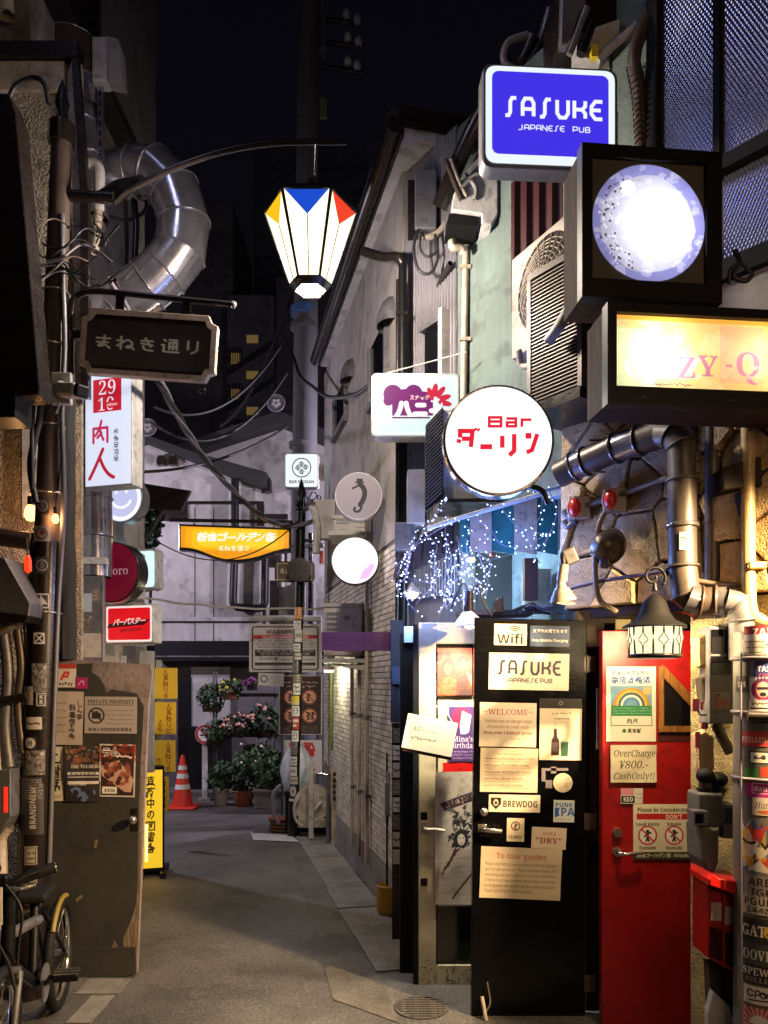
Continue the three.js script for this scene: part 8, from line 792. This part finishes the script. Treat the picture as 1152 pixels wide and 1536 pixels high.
{
  const wire = (label, pts, r, m, drop = 0.1, wob = 0) => { const t = new Thing('overhead_cable', label, 'cable', 0, 0, 1, { pos: pts[0] }); t.add('cable', sag(V(0, 0, 0), pts[1].clone().sub(pts[0]), drop, r, 30, wob), m); return t; };
  const tw = new Thing('twisted_cable', 'thick twisted grey service cable swooping from the lamp post to the corner post', 'cable', 236, 566, 4.2); const A0 = P(168, 420, 3.95), B0 = P(236, 566, 4.6), C0 = P(330, 715, 6.2), D0 = P(425, 788, 7.6), c = new THREE.CatmullRomCurve3([A0, B0, C0, D0, P(470, 780, 7.7), P(478, 760, 7.7)].map((p) => p.sub(tw.g.position))); for (let s = 0; s < 3; s++) { const pts = []; for (let i = 0; i <= 90; i++) { const q = c.getPoint(i / 90), a = i * 0.55 + s * 2.09; pts.push(q.add(V(Math.cos(a) * 0.014, Math.sin(a) * 0.014, 0))); } tw.add('strand', tubeG(pts, 0.013, 180, 6), s ? M.cableGrey : M.cable); }
  wire('thin dark wire from the brick house to the utility pole', [P(676, 395, 4.4), P(425, 505, 9)], 0.018, M.cable, 0.75, 0.02); wire('thin wire crossing below the twisted cable', [P(212, 708, 7), P(430, 640, 9)], 0.014, M.cable, 0.12); wire('low pale wire along the gabled house', [P(205, 896, 7), P(486, 912, 8)], 0.011, M.cableWhite, 0.05, 0.01); wire('slack wire looping across the amber alley sign', [P(205, 790, 6.6), P(437, 792, 7.4)], 0.006, M.cable, 0.3); wire('fine stay wire to the snack-bar sign', [P(580, 560, 4.4), P(700, 528, 4.2)], 0.004, M.cableWhite, 0.0);
  wire('long sagging cable from the dark apartment block', [P(330, 640, 9.5), P(440, 430, 9.3)], 0.02, M.cable, 0.3); wire('low sagging cable before the apartment block', [P(230, 610, 8), P(420, 520, 9)], 0.018, M.cable, 0.35); wire('second low cable before the apartment block', [P(225, 632, 8), P(430, 560, 9)], 0.016, M.cable, 0.45);
  const kn = new Thing('corner_cables', 'looped wires knotted at the corner post top', 'cables', 470, 780, 7.6); for (let i = 0; i < 7; i++) kn.rod('cable', [[456, 770, rnd(.1)], [rnd(460, 482), rnd(738, 760), rnd(.1)], [rnd(468, 488), rnd(760, 790), rnd(.1)], [rnd(470, 486), rnd(790, 812), rnd(.1)]], 0.007, i % 2 ? M.cable : M.cableBrown, { seg: 18, rad: 5 });
  const cl = new Thing('corner_clutter', 'pale pipes and boxes on the wall behind the corner post', 'pipes', 470, 900, 8.5); cl.rod('pipe', [[466, 800], [466, 960]], 0.03, M.darkMetal); cl.box('tube_lamp', 452, 816, 486, 822, 0.05, 0.06, M.white); cl.box('red_lamp', 480, 828, 486, 846, 0.08, 0.05, M.redGloss); cl.box('panel', 416, 876, 456, 935, -0.1, 0.06, M.mauve); cl.rod('pipe', [[420, 800, -.05], [420, 880, -.05]], 0.04, M.mauve);
}
{ // street lamp standing round the corner of the brick house, and a bar front behind the viewer: their light shows on the gabled house and on the near asphalt
  const lantern = (label, x, y, z, I, col, r) => { const t = new Thing('corner_lantern', label, 'street lamp', 0, 0, F, { pos: V(x, 0, z) }); t.add('post', cyl(V(0, 0, 0), V(0, y + 0.3, 0), 0.06, 0.045, 16), M.darkMetal); t.add('arm', cyl(V(0, y + 0.3, 0), V(-0.45, y + 0.3, 0), 0.02), M.darkMetal); t.add('hook', cyl(V(-0.45, y + 0.3, 0), V(-0.45, y + 0.16, 0), 0.008), M.darkMetal); t.add('roof', new THREE.CylinderGeometry(0.04, 0.24, 0.14, 6).translate(-0.45, y + 0.15, 0), M.blackMatte); t.add('lit_glass', new THREE.CylinderGeometry(0.2, 0.09, 0.34, 6).translate(-0.45, y - 0.1, 0), M.lampGlass); const l = new THREE.PointLight(col, I); l.name = 'bulb_light'; l.position.set(-0.45, y - 0.1, 0); l.castShadow = true; l.shadow.radius = r; t.g.add(l); return t; };
  lantern('street lantern round the corner of the brick house', 1.9, 3.7, -8.9, 36, 0xeae0fa, 4);
  lantern('street lantern along the cross alley beyond the standing lightbox', -4.4, 3.6, -8.6, 22, 0xeae0fa, 4);
  const wl = new Thing('bar_front_lamp', 'large warm lit window panel of a bar front facing the stone house', 'lamp', 0, 0, F, { pos: V(1.9, 2.7, 0.7), ry: 0.45 }); wl.add('housing', boxG(1.66, 1.06, 0.1, 0.02).translate(0, 0, 0.06), M.greyMetal); wl.add('lit_tube', boxG(1.6, 1.0, 0.02, 0.008), lit('lit_bar_window', 0xffcc9a, 2)); const l = new THREE.RectAreaLight(0xffd2a4, 2.6, 1.6, 1.0); l.name = 'glow'; l.position.set(0, 0, -0.03); wl.g.add(l);
}
const GROUPS = { yellow_note: 'yellow handwritten notes in a column', potted_plant: 'potted plants on the ground at the alley end', shelf_plant: 'plants crowding the plant stand', air_conditioner: 'outdoor air conditioners', overhead_cable: 'overhead cables', hanging_bulb: 'bare warm bulbs', alarm_dome: 'red alarm domes', corner_lantern: 'street lanterns of the cross alley' };
for (const o of scene.children) { const g = GROUPS[o.name.replace(/_\d{3}$/, '')]; if (g) o.userData.group ??= g; }
{ // floodlight of the stone house, just past the picture's edge: it throws the doors' shadows over the alley floor
  const t = new Thing('wall_floodlight', 'warm floodlight bracketed on the stone house below the amber lightbox', 'lamp', 0, 0, F, { pos: V(1.95, 2.5, -2.25) }); t.add('bracket', cyl(V(0.1, 0.1, -0.2), V(0, 0.06, 0), 0.015), M.darkMetal); t.add('housing', moved(new THREE.CylinderGeometry(0.05, 0.09, 0.14, 20), 0, 0.03, 0, 0, 0, -0.6), M.darkMetal); t.add('lit_lens', moved(new THREE.SphereGeometry(0.05, 16, 12), -0.03, -0.03, -0.01), M.bulbWarm); const l = new THREE.SpotLight(0xffd79c, 46, undefined, 0.66, 0.6); l.name = 'bulb_light'; l.position.set(-0.08, -0.1, -0.02); l.target.position.set(-2.75, -2.5, -1.9); l.castShadow = true; l.shadow.radius = 2; t.g.add(l, l.target);
}
renderer.render(scene, camera);
